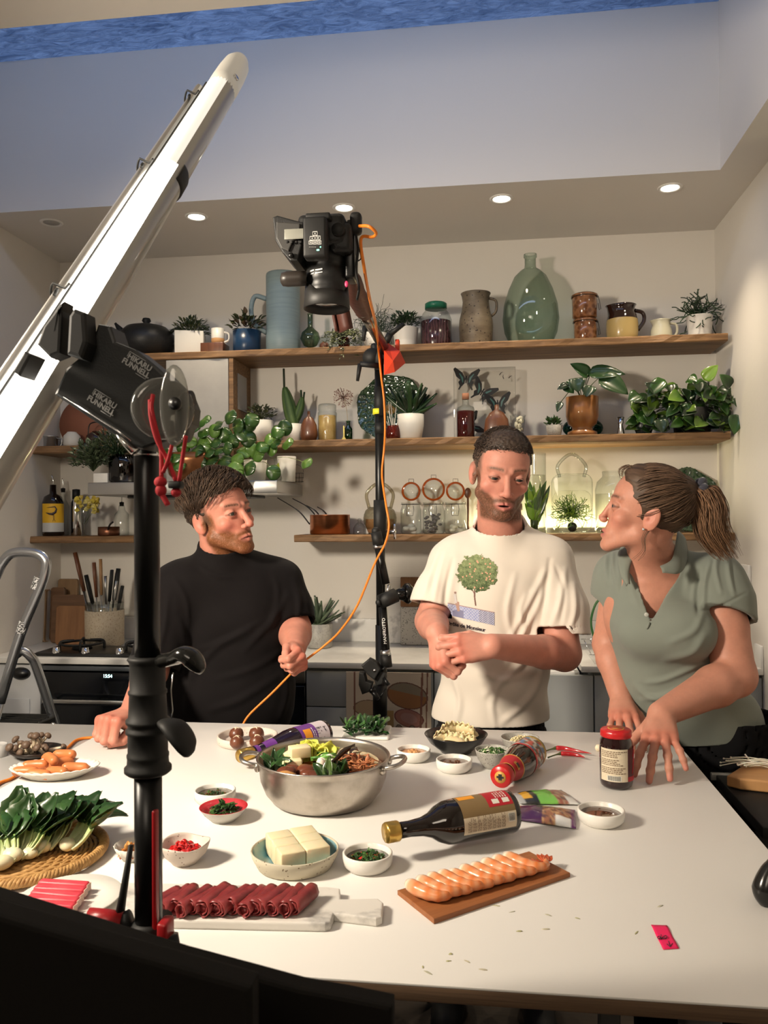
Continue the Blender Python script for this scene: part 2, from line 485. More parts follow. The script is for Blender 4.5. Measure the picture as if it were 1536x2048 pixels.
  # ------------------------------------------------------------------ shelves
old_wood=mat('old_shelf_wood',(0.10,0.050,0.020),rough=0.6,col2=(0.30,0.165,0.070),scale=7,detail=8,stretch=(0.8,14,14),contrast=(0.3,0.72),bump=0.5,bscale=12,bstretch=(1,20,20))
def board(name,label,x0,x1,y0,y1,z0,z1,m,wob=.003,seed=1):
 mb=MB();n=max(8,int((x1-x0)/.04))
 ring=lambda i,x:[(x,y0+wob*(hs(i,seed)-.5)*2,z0+.004),(x,y0+.004+wob*(hs(i,seed)-.5),z0),(x,y1,z0),(x,y1,z1),(x,y0+.004+wob*(hs(i,seed,2)-.5),z1),(x,y0+wob*(hs(i,seed,3)-.5)*2,z1-.004)]
 vs=[];fs=[]
 for i in range(n+1):vs+=ring(i,x0+(x1-x0)*i/n)
 for i in range(n):
  for j in range(6):fs.append((i*6+j,i*6+(j+1)%6,(i+1)*6+(j+1)%6,(i+1)*6+j))
 fs.append((5,4,3,2,1,0));fs.append(tuple(n*6+j for j in range(6)))
 mb.add([(a,b,c)for a,b,c in vs],[f[::-1]for f in fs],None,0,False)
 return tag(mb.build(name,m),label, 'shelf')
YSH=3.228
def shelf_z(px,py):return onY(px,py,YSH).z
Z1=shelf_z(1000,681.5);Z2=shelf_z(1000,872.0);Z3=onY(700,1069.5,YSH).z
board('shelf', 'long topmost wooden shelf of reclaimed timber across the back wall',onY(285,708,YSH).x,onY(1456,670,YSH).x,YSH,YW+.01,Z1-.030,Z1,old_wood,.003,1)
board('shelf', 'middle wooden shelf of weathered timber carrying the butterfly case',onY(500,880,3.4).x,onY(1461,866,YSH).x,YSH,YW+.01,Z2-.030,Z2,old_wood,.004,2)
s3m=old_wood
board('shelf', 'lowest wooden shelf on the right, holding the copper pans and clip jars',onY(588,1075,YSH).x,onY(1470,1072,YSH).x,YSH,YW+.01,Z3-.029,Z3,s3m,.003,3)
board('shelf', 'narrow wooden shelf in the left corner with metal mug and pots',XL-.0,onY(331,889,YSH).x-.004,YSH+.01,YW+.01,Z2-.034,Z2-.002,old_wood,.004,4)
board('shelf', 'short carved wooden shelf in the left corner under the oil bottles',XL-.0,onY(267,1077,YSH).x,YSH,YW+.01,Z3-.029,Z3,old_wood,.003,5)
# ------------------------------------------------------------------ cooker hood: boxed flue and flat canopy
tile_grey=mat('grey_tile',(0.30,0.29,0.275),rough=0.55,col2=(0.34,0.33,0.31),scale=12,bump=0.15)
ZH=onY(700,1000,3.05).z  # placeholder, replaced below
ZH0=onY(480,987,3.05).z;ZH1=onY(480,961,3.05).z
hx0,hx1=onY(331,800,YSH).x,onY(466,800,YSH).x
r=root('cooker_hood', 'slim steel cooker hood with a grey boxed flue under the top shelf', 'cooker hood',((hx0+hx1)/2,YW,ZH0))
O=V(r.location)
def rel(p):return V(p)-O
mb=MB().box(rel(((hx0+hx1)/2-.01,(YSH+YW)/2+.004,(ZH1+Z1-.032)/2)),(hx1-hx0-.022,YW-YSH+.0,Z1-.032-ZH1),bev=.002)
mb.build('flue_box',tile_grey,r)
mb=MB().box(rel((hx1-.009,(YSH+YW)/2+.004,(ZH1+Z1-.032)/2)),(.018,YW-YSH,Z1-.032-ZH1))
mb.box(rel((hx1+.0015,3.35,Z1-.16)),(.004,.12,.15),m=1)
mb.build('side_panel',[old_wood,tile_grey],r)
cx0,cx1=onY(175,985,3.05).x,onY(555,972,3.05).x
mb=MB().box(rel(((cx0+cx1)/2,(3.05+YW)/2,(ZH0+ZH1)/2)),(cx1-cx0,YW-3.05,ZH1-ZH0),bev=.004)
mb.build('canopy',steel,r)
MB().box(rel(((cx0+cx1)/2,3.24,ZH0-.006)),(.5,.26,.012),bev=.003).build('filter',mat('dark_filter',(.05,.05,.05),.4,.8),r)
# ------------------------------------------------------------------ base cabinets, oven, worktop, sink
cab_grey=mat('grey_cabinet_paint',(0.33,0.345,0.345),rough=0.45,spec=0.35)
cab_white=mat('white_cabinet_paint',(0.56,0.57,0.58),rough=0.45)
black_gloss=mat('black_oven_glass',(0.006,0.007,0.009),rough=0.08,spec=0.6)
black_matt=mat('black_plastic',(0.012,0.012,0.012),rough=0.45)
dark_metal=mat('dark_metal',(0.05,0.05,0.05),rough=0.35,metal=0.9)
stone=mat('pale_marble',(0.68,0.665,0.62),rough=0.22,col2=(0.80,0.785,0.74),scale=5,detail=10,contrast=(0.30,0.48),bump=0.0)
YC=2.955
def unit(name,label,cat,px0,px1,y=YC):
 x0,x1=(px0 if isinstance(px0,float)else onY(px0,1390,y).x),(px1 if isinstance(px1,float)else onY(px1,1390,y).x)
 r=root(name,label,cat,((x0+x1)/2,y,0.0));return r,x1-x0
def carcass(r,w,m=cab_grey,z1=.874):
 MB().box((0,.262,(z1+.10)/2),(w-.002,.50,z1-.10-.002)).box((0,.29,.05),(w-.002,.44,.10)).build('carcass',m,r)
xa=onY(85,1390,YC).x;xb=onY(345,1390,YC).x;xc=onY(613,1390,YC).x;xd=onY(868,1390,YC).x;xe=onY(1006,1390,YC).x;xf=onY(1187,1390,YC).x
r,w_=unit('base_cabinet', 'pale grey cabinet with dark cup handle behind the stepladder', 'cabinet',XL+.002,xa)
carcass(r,w_,cab_white)
d=MB().box((0,0,.49),(w_-.006,.02,.76),bev=.002).box((0,-.012,.44),(w_-.09,.006,.60),bev=.002).build('door',cab_white,r)
hp=onY(45,1346,YC)-V(r.location)
MB().lathe([(0,.022),(.018,.020),(.034,.010),(.040,0),(.037,0),(.030,.008),(.0,.016)],24,T(hp.x,-.010,hp.z)@RX(PI/2)@SC(1,.62,1)).build('cup_handle',dark_metal,d)
# oven
r,w_=unit('oven', 'black glass oven with lit clock display under the hob', 'oven',xa,xb)
carcass(r,w_,black_matt)
MB().box((0,-.004,.857),(w_-.004,.02,.026),bev=.002).build('top_trim',mat('grey_trim',(.16,.18,.20),.3,.8),r)
pz1=onY(215,1338,YC).z;pz0=onY(215,1400,YC).z
cp=MB().box((0,-.004,(pz0+pz1)/2),(w_-.004,.02,pz1-pz0-.004),bev=.003).build('control_panel',black_gloss,r)
led=mat('clock_led',(.2,.6,.6),emit=5,emit_col=(.62,1,.98))
dp=onY(215,1352.5,YC-.015)-V(r.location)
text_mb('15:54',.018,T(dp.x,-.0146,dp.z)@RX(PI/2),t_:=MB(),0,.0002,spacing=.95);t_.build('clock_digits',led,cp)
MB().box((0,-.006,(pz0+.10)/2),(w_-.004,.024,pz0-.10-.03),bev=.004).build('door',black_gloss,r)
hz=onY(240,1406,YC-.05).z
MB().box((0,-.045,hz),(w_-.05,.012,.016),bev=.004).box((-w_/2+.06,-.03,hz),(.012,.04,.012)).box((w_/2-.06,-.03,hz),(.012,.04,.012)).build('handle',steel,r)
r,w_=unit('dishwasher', 'black-fronted appliance behind the person in black', 'dishwasher',xb,xc)
carcass(r,w_,black_matt)
MB().box((0,-.003,.845),(w_-.004,.02,.05),bev=.002).build('control_strip',steel,r)
MB().box((0,-.004,.46),(w_-.004,.022,.70),bev=.003).build('door',black_gloss,r)
def drawers(label,x0,x1,gaps):
 r,w_=unit('drawer_unit',label, 'cabinet',float(x0),float(x1));carcass(r,w_)
 zs=[.868]+gaps+[.11]
 for a,b in zip(zs[:-1],zs[1:]):
  MB().box((0,.0,(a+b)/2),(w_-.004,.02,a-b-.004),bev=.0015).build('drawer',cab_grey,r)
g1=onY(652,1412.5,YC).z
drawers('grey handleless drawer unit behind the patterned tea towel',xc,xd,[g1,g1-.30])
drawers('grey handleless drawer unit behind the person in the white tee',xd,xe,[g1,g1-.30])
r,w_=unit('sink_cabinet', 'grey cabinet under the white sink', 'cabinet',xe,xf);carcass(r,w_,z1=.69)
ds=onY(1140,1349,YC).z
MB().box((0,0,(ds+.11)/2),(w_-.005,.02,ds-.11-.003),bev=.0015).build('door',cab_grey,r)
r,w_=unit('base_cabinet', 'grey cabinet under the grooved draining board', 'cabinet',xf,XR-.002);carcass(r,w_)
MB().box((-w_/4,0,.488),(w_/2-.005,.02,.756),bev=.0015).build('door',cab_grey,r)
MB().box((w_/4,0,.488),(w_/2-.005,.02,.756),bev=.0015).build('door',cab_grey,r)
# worktop with the sink cut-out
sx0,sx1=onY(1010,1345,2.93).x,onY(1163,1345,2.93).x
YT=2.935
mb=MB()
for x0,x1,y0,y1 in((XL+.001,sx0,YT,YW-.001),(sx1,XR-.001,YT,YW-.001),(sx0,sx1,3.36,YW-.001)):
 mb.box(((x0+x1)/2,(y0+y1)/2,TOP-.011),(x1-x0,y1-y0,.022),bev=.0015)
mb.box((-.9,YW-.011,TOP+.048),(2.0,.02,.096),bev=.001).box((.52,YW-.011,TOP+.048),(.83,.02,.096),bev=.001)
# grooves of the draining board
for k in range(5):mb.box((sx1+.06+k*.035,3.12,TOP+.0008),(.014,.28,.0016))
wt=mb.build('worktop',stone);tag(wt, 'pale marble kitchen worktop along the back wall', 'worktop')
sink_m=mat('white_ceramic',(.80,.79,.76),rough=.15,coat=.4)
mb=MB();a,b=sx0+.002,sx1-.002;y0,y1,z0,z1=YC+.013,3.358,.70,TOP-.024
for c_,s_ in((((a+b)/2,y0+.012,(z0+z1)/2),(b-a,.024,z1-z0)),(((a+b)/2,y1-.012,(z0+z1)/2),(b-a,.024,z1-z0)),((a+.012,(y0+y1)/2,(z0+z1)/2),(.024,y1-y0,z1-z0)),((b-.012,(y0+y1)/2,(z0+z1)/2),(.024,y1-y0,z1-z0)),(((a+b)/2,(y0+y1)/2,z0+.012),(b-a,y1-y0,.024))):
 mb.box(c_,s_,bev=.006)
tag(mb.build('sink',sink_m), 'white ceramic sink set in the marble worktop', 'sink')
# tea towel with printed food drawings over the drawer front
def towel():
 x0,x1=onY(692,1400,YC-.03).x,onY(862,1400,YC-.03).x;zt,zb=.868,.40
 W,H=x1-x0,zt-zb
 gx,gz=150,300
 base=(.62,.52,.39)
 def inell(u,v,cx,cy,rx,ry,a=0):
  dx,dy=u-cx,v-cy;ca,sa=math.cos(a),math.sin(a)
  return((dx*ca+dy*sa)/rx)**2+((-dx*sa+dy*ca)/ry)**2
 k=.168/W
 def colour(u,v):
  u2,v2=u,v*H/W  # v2 measured in widths from the top
  c=base
  if abs(u-.10)<.012 or abs(u-.90+.06*v)<.012 or abs(u-.96+.05*v)<.008:return(.22,.10,.07)
  e=inell(u2,v2,.72,.27,.24,.15,.18)
  if e<1:c=(.33,.15,.06)if v2>.24+.2*(u-.72)else(.27,.22,.15)
  if .9<e<1.05:c=(.16,.08,.05)
  e=inell(u2,v2,.74,.53,.17,.10,.2)
  if e<1:c=(.38,.17,.13)if e>.35 else(.42,.23,.19)
  if .9<e<1.08:c=(.18,.06,.05)
  e=inell(u2,v2,.26,.42,.17,.09,0)
  if e<1:c=(.42,.30,.18)
  if .88<e<1.08:c=(.20,.13,.08)
  if abs(u2-.27)<.15 and .56<v2<.68:c=(.44,.43,.36)
  e=inell(u2,v2,.27,.55,.16,.03)
  if e<1:c=(.30,.35,.36)
  if .8<e<1.1:c=(.12,.14,.16)
  for cx in(.62,.78):
   e=inell(u2,v2,cx,.68,.045,.07)
   if e<1:c=(.25,.19,.14)
   if .8<e<1.15:c=(.12,.08,.06)
  if .45<u2<.56 and .45<v2<.66:c=(.40,.25,.10)
  if v>.5:
   e=inell(u2,v2,.5,1.15,.3,.2)
   if e<1:c=(.36,.2,.12)
  return c
 gg=[];cc=[]
 for j in range(gz):
  v=j/(gz-1);row=[];cr=[]
  for i in range(gx):
   u=i/(gx-1)
   y=YC-.022-.006*math.sin(u*9+.6)*min(1,v*2+.2)-.004*math.sin(u*23+v*3)*v
   row.append((x0+W*u,y,zt-H*v));cr.append(colour(u,v))
  gg.append(row);cc.append(cr)
 o=MB().grid(gg,col=cc,thick=.0012).build('tea_towel',attr_mat('printed_linen',rough=.9,bump=.3,bscale=900,sheen=.2))
 tag(o, 'linen tea towel printed with bread and ham drawings, hung on the drawers', 'tea towel')
towel()
# ------------------------------------------------------------------ wall switches on the right wall
def plate(px,py,w_,h_,label,toggles):
 p=onX(px,py,XR)
 r=root('light_switch',label, 'light switch',(XR,p.y,p.z))
 MB().box((-.005,0,0),(.010,w_,h_),bev=.003).build('plate',white_plastic,r)
 for i in range(toggles):
  MB().box((-.014,(i-(toggles-1)/2)*w_*.8/max(1,toggles),.008),(.012,.009,.018),bev=.003).build('toggle',chrome,r)
plate(1494,1158,.10,.105, 'white four-way wall switch with metal toggles beside the ponytail',4)
plate(1521,1318,.07,.10, 'plain white wall plate behind the elbow of the person in green',0)
# ------------------------------------------------------------------ white set table
TX0,TX1,TY0,TY1=-.952,.432,.912,2.030
top_m=mat('white_table_laminate',(0.80,0.775,0.735),rough=0.42,spec=0.4,col2=(0.82,0.80,0.765),scale=2.5,amount=0.7,bump=0.05,bscale=200)
ply=mat('plywood_edge',(0.085,0.05,0.028),rough=0.7,col2=(0.15,0.09,0.05),scale=10,stretch=(1,1,40))
r=root('table', 'large white-topped table covered with hotpot ingredients', 'table',(-.26,1.47,0))
o=MB().box((0,0,TOP-.0015),(TX1-TX0,TY1-TY0,.003),bev=.0006).build('tabletop',top_m,r)
MB().box((0,0,TOP-.0115),(TX1-TX0,TY1-TY0,.017),bev=.001).build('board_edge',ply,o)
leg_m=mat('grey_steel_leg',(.22,.22,.22),.5,.3)
for sx in(-1,1):
 for sy in(-1,1):
  MB().box((sx*.52,sy*.40,.43),(.045,.045,.86),bev=.004).build('leg',leg_m,r)
MB().box((0,-.40,.845),(1.04,.03,.06)).box((0,.40,.845),(1.04,.03,.06)).box((-.52,0,.845),(.03,.80,.06)).box((.52,0,.845),(.03,.80,.06)).build('apron',leg_m,r)
# grey marble side counter left of the table
grey_marble=mat('grey_marble',(0.50,0.49,0.475),rough=0.3,col2=(0.34,0.335,0.33),scale=4,detail=10,contrast=(0.55,0.75))
SIDE=.876
r=root('side_counter', 'grey marble side counter left of the white table', 'counter',(-1.43,1.46,0))
MB().box((-.01,.02,SIDE-.015),(.95,1.18,.03),bev=.002).build('counter_top',grey_marble,r)
MB().box((-.01,.02,.42),(.90,1.12,.84)).build('cabinet',cab_white,r)
# ------------------------------------------------------------------ smooth bodies: distance fields turned into one surface
class Field:
 def __init__(self,xs,ys,zs):
  self.ax=[np.asarray(a,np.float32)for a in(xs,ys,zs)]
  self.f=np.full([len(a)for a in self.ax],0.06,np.float32)
 @staticmethod
 def axis(lo,hi,h,fine=()):
  out=[lo]
  while out[-1]<hi:
   s=h
   for a,b,hf in fine:
    if a<=out[-1]<b:s=min(s,hf)
   out.append(out[-1]+s)
  return out
 def win(self,lo,hi):
  sl=[]
  for a,l,h in zip(self.ax,lo,hi):
   i,j=int(np.searchsorted(a,l)),int(np.searchsorted(a,h))
   if j-i<1:return None
   sl.append(slice(i,j))
  return tuple(sl)
 def pts(self,sl):
  return(self.ax[0][sl[0]][:,None,None],self.ax[1][sl[1]][None,:,None],self.ax[2][sl[2]][None,None,:])
 def mix(self,sl,d,k,sub=False):
  a=self.f[sl]
  if sub:a=-a
  if k>1e-6:
   h=np.clip(0.5+0.5*(a-d)/k,0,1)
   r=a*(1-h)+d*h-k*h*(1-h)
  else:r=np.minimum(a,d)
  self.f[sl]=-r if sub else r
 def cone(self,A,B,ra,rb,k=0.01,sub=False):
  A=V(A);B=V(B);m=max(ra,rb)+k+0.012
  sl=self.win([min(A[i],B[i])-m for i in range(3)],[max(A[i],B[i])+m for i in range(3)])
  if sl is None:return self
  self.mix(sl,self._cone(self.pts(sl),A,B,ra,rb),k,sub);return self
 @staticmethod
 def _cone(P,A,B,ra,rb):
  x,y,z=P;ab=B-A;L2=max(ab.length_squared,1e-9)
  px,py,pz=x-A.x,y-A.y,z-A.z
  t=np.clip((px*ab.x+py*ab.y+pz*ab.z)/L2,0,1)
  return np.sqrt((px-t*ab.x)**2+(py-t*ab.y)**2+(pz-t*ab.z)**2)-(ra+(rb-ra)*t)
 def ell(self,c,r,k=0.01,rot=None,sub=False):
  if not isinstance(r,(tuple,list)):r=(r,r,r)
  c=V(c);R=max(r);m=R+k+0.012
  sl=self.win([c[i]-m for i in range(3)],[c[i]+m for i in range(3)])
  if sl is None:return self
  x,y,z=self.pts(sl);x=x-c.x;y=y-c.y;z=z-c.z
  if rot is not None:
   a=rot.to_3x3()
   u=a[0][0]*x+a[1][0]*y+a[2][0]*z;v_=a[0][1]*x+a[1][1]*y+a[2][1]*z;w_=a[0][2]*x+a[1][2]*y+a[2][2]*z
  else:u,v_,w_=x,y,z
  k0=np.sqrt((u/r[0])**2+(v_/r[1])**2+(w_/r[2])**2)
  k1=np.sqrt((u/r[0]**2)**2+(v_/r[1]**2)**2+(w_/r[2]**2)**2)+1e-9
  self.mix(sl,k0*(k0-1)/k1,k,sub);return self
 def cut(self,c,d,R=0.5,depth=0.5):
  """takes away a flat-ended cylinder that starts at c and runs along d"""
  c=V(c);d=V(d).normalized();e=c+d*depth;m=R+.01
  sl=self.win([min(c[i],e[i])-m for i in range(3)],[max(c[i],e[i])+m for i in range(3)])
  if sl is None:return self
  x,y,z=self.pts(sl);x=x-c.x;y=y-c.y;z=z-c.z
  t=x*d.x+y*d.y+z*d.z
  rr=np.sqrt(np.maximum(0,x*x+y*y+z*z-t*t))
  s=np.maximum(np.maximum(-t,t-depth),rr-R)
  self.f[sl]=np.maximum(self.f[sl],-s);return self
 def crease(self,pts,wd,amp):
  """soft ridge (amp > 0) or furrow (amp < 0) along a polyline"""
  pts=[V(p)for p in pts]
  for A,B in zip(pts[:-1],pts[1:]):
   m=wd*3
   sl=self.win([min(A[i],B[i])-m for i in range(3)],[max(A[i],B[i])+m for i in range(3)])
   if sl is None:continue
   d=self._cone(self.pts(sl),A,B,0,0)
   self.f[sl]-=amp*np.exp(-(d/wd)**2)
  return self
 def ripple(self,fn):
  x,y,z=self.ax[0][:,None,None],self.ax[1][None,:,None],self.ax[2][None,None,:]
  self.f+=fn(x,y,z).astype(np.float32);return self
 def shell(self,t):
  self.f=np.abs(self.f+t)-t;return self
 def mesh(self):
  f=self.f;ins=f<0
  nx,ny,nz=f.shape
  s=np.zeros((nx-1,ny-1,nz-1),np.uint8)
  for i in(0,1):
   for j in(0,1):
    for k in(0,1):s+=ins[i:nx-1+i,j:ny-1+j,k:nz-1+k]
  I,J,K=np.nonzero((s>0)&(s<8))
  idx=np.full(s.shape,-1,np.int32);idx[I,J,K]=np.arange(len(I))
  X,Y,Z=self.ax
  acc=np.zeros((len(I),3));cnt=np.zeros(len(I))
  co=[(i,j,k)for i in(0,1)for j in(0,1)for k in(0,1)]
  for a in co:
   for b in co:
    if sum(b)-sum(a)==1 and sum(abs(p-q)for p,q in zip(a,b))==1:
     fa=f[I+a[0],J+a[1],K+a[2]];fb=f[I+b[0],J+b[1],K+b[2]]
     q=(fa<0)!=(fb<0)
     t=np.where(q,fa/np.where(q,fa-fb,1),0)
     for d,A,G in((0,I,X),(1,J,Y),(2,K,Z)):
      va=G[A+a[d]];vb=G[A+b[d]]
      acc[:,d]+=np.where(q,va+(vb-va)*t,0)
     cnt+=q
  vs=acc/cnt[:,None]
  Q=[]
  for ax in range(3):
   sa=[slice(None)]*3;sb=[slice(None)]*3;sa[ax]=slice(0,-1);sb[ax]=slice(1,None)
   a,b=ins[tuple(sa)],ins[tuple(sb)]
   e=np.argwhere(a!=b)
   o1,o2=[d for d in range(3)if d!=ax]
   ok=(e[:,o1]>0)&(e[:,o2]>0)&(e[:,o1]<f.shape[o1]-1)&(e[:,o2]<f.shape[o2]-1)
   e=e[ok]
   def cell(d1,d2):
    c=e.copy();c[:,o1]+=d1;c[:,o2]+=d2;return idx[c[:,0],c[:,1],c[:,2]]
   q=np.stack([cell(-1,-1),cell(0,-1),cell(0,0),cell(-1,0)],1)
   flip=ins[e[:,0],e[:,1],e[:,2]]
   if ax==1:flip=~flip
   q=np.where(flip[:,None],q,q[:,::-1])
   Q.append(q)
  q=np.concatenate(Q);q=q[(q>=0).all(1)]
  return vs,q
def smooth_np(vs,q,it=1,lam=0.5):
 n=len(vs)
 for _ in range(it):
  acc=np.zeros_like(vs);c=np.zeros(n)
  for a,b in((0,1),(1,2),(2,3),(3,0)):
   np.add.at(acc,q[:,a],vs[q[:,b]]);np.add.at(c,q[:,a],1)
   np.add.at(acc,q[:,b],vs[q[:,a]]);np.add.at(c,q[:,b],1)
  vs=vs+lam*(acc/np.maximum(c,1)[:,None]-vs)
 return vs
def project(P):
 D=P-np.array(CAM);z=D@np.array(FW);return 768+F_PX*(D@np.array(RT))/z,1024-F_PX*(D@np.array(UP))/z
def vnormals(vs,q):
 n=np.cross(vs[q[:,2]]-vs[q[:,0]],vs[q[:,3]]-vs[q[:,1]]);N=np.zeros_like(vs)
 for k in range(4):np.add.at(N,q[:,k],n)
 return N/np.maximum(np.linalg.norm(N,axis=1),1e-12)[:,None]
def folds(vs,q,lines):
 """cloth folds: raises (amp > 0) or sinks the front of the cloth along drawn lines (points, width, height in mm)"""
 N=vnormals(vs,q);px,py=project(vs);front=step((N*(np.array(CAM)-vs)).sum(1)/np.linalg.norm(np.array(CAM)-vs,axis=1),.05,.35);out=np.zeros(len(vs))
 for pts,wd,amp in lines:
  P=np.array([tuple(p)[:2]for p in spline([(a,b,0)for a,b in pts],5)]);best=np.full(len(vs),1e9);bt=np.zeros(len(vs));n=len(P)-1
  for i,(a,b)in enumerate(zip(P[:-1],P[1:])):
   ab=b-a;t=np.clip(((px-a[0])*ab[0]+(py-a[1])*ab[1])/(ab@ab+1e-9),0,1);d=np.hypot(px-a[0]-t*ab[0],py-a[1]-t*ab[1]);m=d<best;best[m]=d[m];bt[m]=((i+t)/n)[m]
  out+=amp*.001*(np.exp(-(best/wd)**2)-.45*np.exp(-(best/(2.2*wd))**2))*np.sin(PI*np.clip(.06+.88*bt,0,1))**.7
 return vs+N*(out*front)[:,None]
def np_object(name,parts,mats,parent=None):
 """parts: list of (verts, quads, colours or None, material index) joined into one mesh object"""
 off=0;AV=[];AF=[];AC=[];AM=[]
 for vs,q,col,mi in parts:
  AV.append(np.asarray(vs,float));AF.append(np.asarray(q,np.int64)+off);off+=len(vs)
  AC.append(np.asarray(col,float)if col is not None else np.full((len(vs),3),.5));AM.append(np.full(len(q),mi))
 v=np.concatenate(AV);fq=np.concatenate(AF);cc=np.concatenate(AC);mi=np.concatenate(AM)
 me=bpy.data.meshes.new(name)
 me.vertices.add(len(v));me.vertices.foreach_set('co',v.astype(np.float32).ravel())
 me.loops.add(len(fq)*4);me.loops.foreach_set('vertex_index',fq.astype(np.int32).ravel())
 me.polygons.add(len(fq));me.polygons.foreach_set('loop_start',np.arange(0,len(fq)*4,4,dtype=np.int32))
 me.polygons.foreach_set('loop_total',np.full(len(fq),4,np.int32))
 me.polygons.foreach_set('use_smooth',np.ones(len(fq),bool));me.polygons.foreach_set('material_index',mi.astype(np.int32))
 for m in mats:me.materials.append(m)
 at=me.color_attributes.new('Col', 'FLOAT_COLOR', 'POINT')
 at.data.foreach_set('color',np.concatenate([cc,np.ones((len(cc),1))],1).astype(np.float32).ravel())
 me.update();me.validate()
 o=bpy.data.objects.new(name,me);COL.objects.link(o)
 if parent is not None:o.parent=parent
 return o
def uv_ball(c,r,M3=None,n=24):
 """quad sphere for eyeballs: pole along local y"""
 vs=[];q=[]
 for i in range(n//2+1):
  a=PI*(i+.001)/(n/2+.002)
  for k in range(n):
   b=2*PI*k/n
   p=V((math.sin(a)*math.cos(b),math.cos(a),math.sin(a)*math.sin(b)))
   vs.append(V(c)+(M3@p if M3 else p)*r)
 for i in range(n//2):
  for k in range(n):q.append((i*n+k,i*n+(k+1)%n,(i+1)*n+(k+1)%n,(i+1)*n+k))
 return np.array([tuple(p)for p in vs]),np.array(q)
def gsum(P,blobs):
 """sum of soft blobs (centre, radius or radii, weight) at points P"""
 out=np.zeros(len(P))
 for c,r,w_ in blobs:
  r=np.array(r if isinstance(r,(tuple,list))else(r,r,r))
  out+=w_*np.exp(-(((P-np.array(c))/r)**2).sum(1))
 return out
def vnoise(P,s,seed=0):
 """cheap smooth value noise in numpy"""
 P=P*s+seed*17.3
 i=np.floor(P).astype(np.int64);f=P-i;f=f*f*(3-2*f)
 def h(a,b,c):
  n=(a*73856093)^(b*19349663)^(c*83492791)
  n=(n^(n>>13))*1274126177
  return((n^(n>>16))&0xffff)/65535.0
 r=0
 for dx in(0,1):
  for dy in(0,1):
   for dz in(0,1):
    wgt=(f[:,0]if dx else 1-f[:,0])*(f[:,1]if dy else 1-f[:,1])*(f[:,2]if dz else 1-f[:,2])
    r=r+wgt*h(i[:,0]+dx,i[:,1]+dy,i[:,2]+dz)
 return r
def step(x,a,b):
 t=np.clip((x-a)/(b-a),0,1);return t*t*(3-2*t)
 # ------------------------------------------------------------------ heads, hands
def head_frame(c,yaw,pitch,roll,s=1.0):
 """local x = the person's right, y = forward, z = up (centimetres scaled to metres)"""
 R=Matrix.Rotation(yaw,3, 'Z')@Matrix.Rotation(PI,3, 'Z')
 R=R@Matrix.Rotation(pitch,3, 'X')@Matrix.Rotation(roll,3, 'Y')
 M=Matrix.Translation(V(c))@R.to_4x4()@SC(.01*s)
 return M,R
def add_head(F,M,R,s,eye_open=.42,eye_dz=0.0,mouth=0.0,female=False,jaw=1.0):
 u=.01*s
 def P(x,y,z):return M@V((x,y,z))
 def e(c,r,k,sub=False,rot=None):
  rr=tuple(q*u for q in r)if isinstance(r,tuple)else r*u
  F.ell(P(*c),rr,k*u,(R@rot.to_3x3())if rot is not None else R,sub)
 def cn(a,b,ra,rb,k,sub=False):F.cone(P(*a),P(*b),ra*u,rb*u,k*u,sub)
 e((0,-1.4,3.2),(7.3,9.2,8.3),.5)
 e((0,3.0,3.6),(5.7,5.0,5.6),1.5)
 e((0,3.2,-2.5),(5.4,4.8,6.0),2.0)
 for q in(1,-1):
  cn((q*4.7*jaw,.4,-5.2),(q*1.5,6.1,-9.5),1.9,1.55 if not female else 1.35,1.5)
  e((q*4.2,5.0,-2.3),(2.0,2.0,1.7),1.3)
  cn((q*4.3,6.4,2.3),(q*.9,8.0,1.9),.75,.85 if not female else .6,.9)
 e((0,6.6,-9.8),(1.9,1.7,1.6),1.2)
 e((0,6.2,-6.7),(3.1,2.0,2.6),1.2)
 for q in(1,-1):e((q*3.15,9.0,.2),(1.75,1.5,1.35),.9,True)
 nt=10.0 if not female else 9.35
 cn((0,7.7,1.4),(0,nt-.1,-3.3),.72,.92 if not female else .8,.7)
 e((0,nt,-3.6),(1.1,1.0,.92)if not female else(.95,.95,.85),.5)
 for q in(1,-1):
  e((q*1.3,9.0,-3.9),(.72,1.0,.72),.45)
  e((q*.65,9.9,-4.75),(.38,.55,.35),.2,True)
  # lids
 for q in(1,-1):
  e((q*3.15,6.75,.1),(1.42,1.42,1.42),.35)
  e((q*3.15,8.4,.02+eye_dz),(1.25,1.3,eye_open),.12,True)
  # lips
 dz=mouth*.35
 for q in(1,-1):
  cn((q*2.1,7.45,-6.95),(q*.55,8.3,-6.5+dz*.3),.3,.46,.35)
  cn((q*2.0,7.4,-7.15),(0,8.1,-7.6-dz),.3,.55,.35)
 if mouth>0:e((0,8.6,-7.0-dz*.3),(1.55,1.9,.30*mouth),.15,True)
 else:e((0,9.0,-7.02),(2.2,1.15,.10),.12,True)
 # ears
 for q in(1,-1):
  er=Matrix.Rotation(q*.38,4, 'Z')@Matrix.Rotation(.15,4, 'X')
  e((q*7.35,-1.5,-.6),(.62,1.9,3.1),.35,False,er)
  e((q*8.05,-1.0,-.2),(.5,.95,1.6),.3,True,er)
  e((q*7.2,-.4,-.8),(.5,.5,.5),.3)
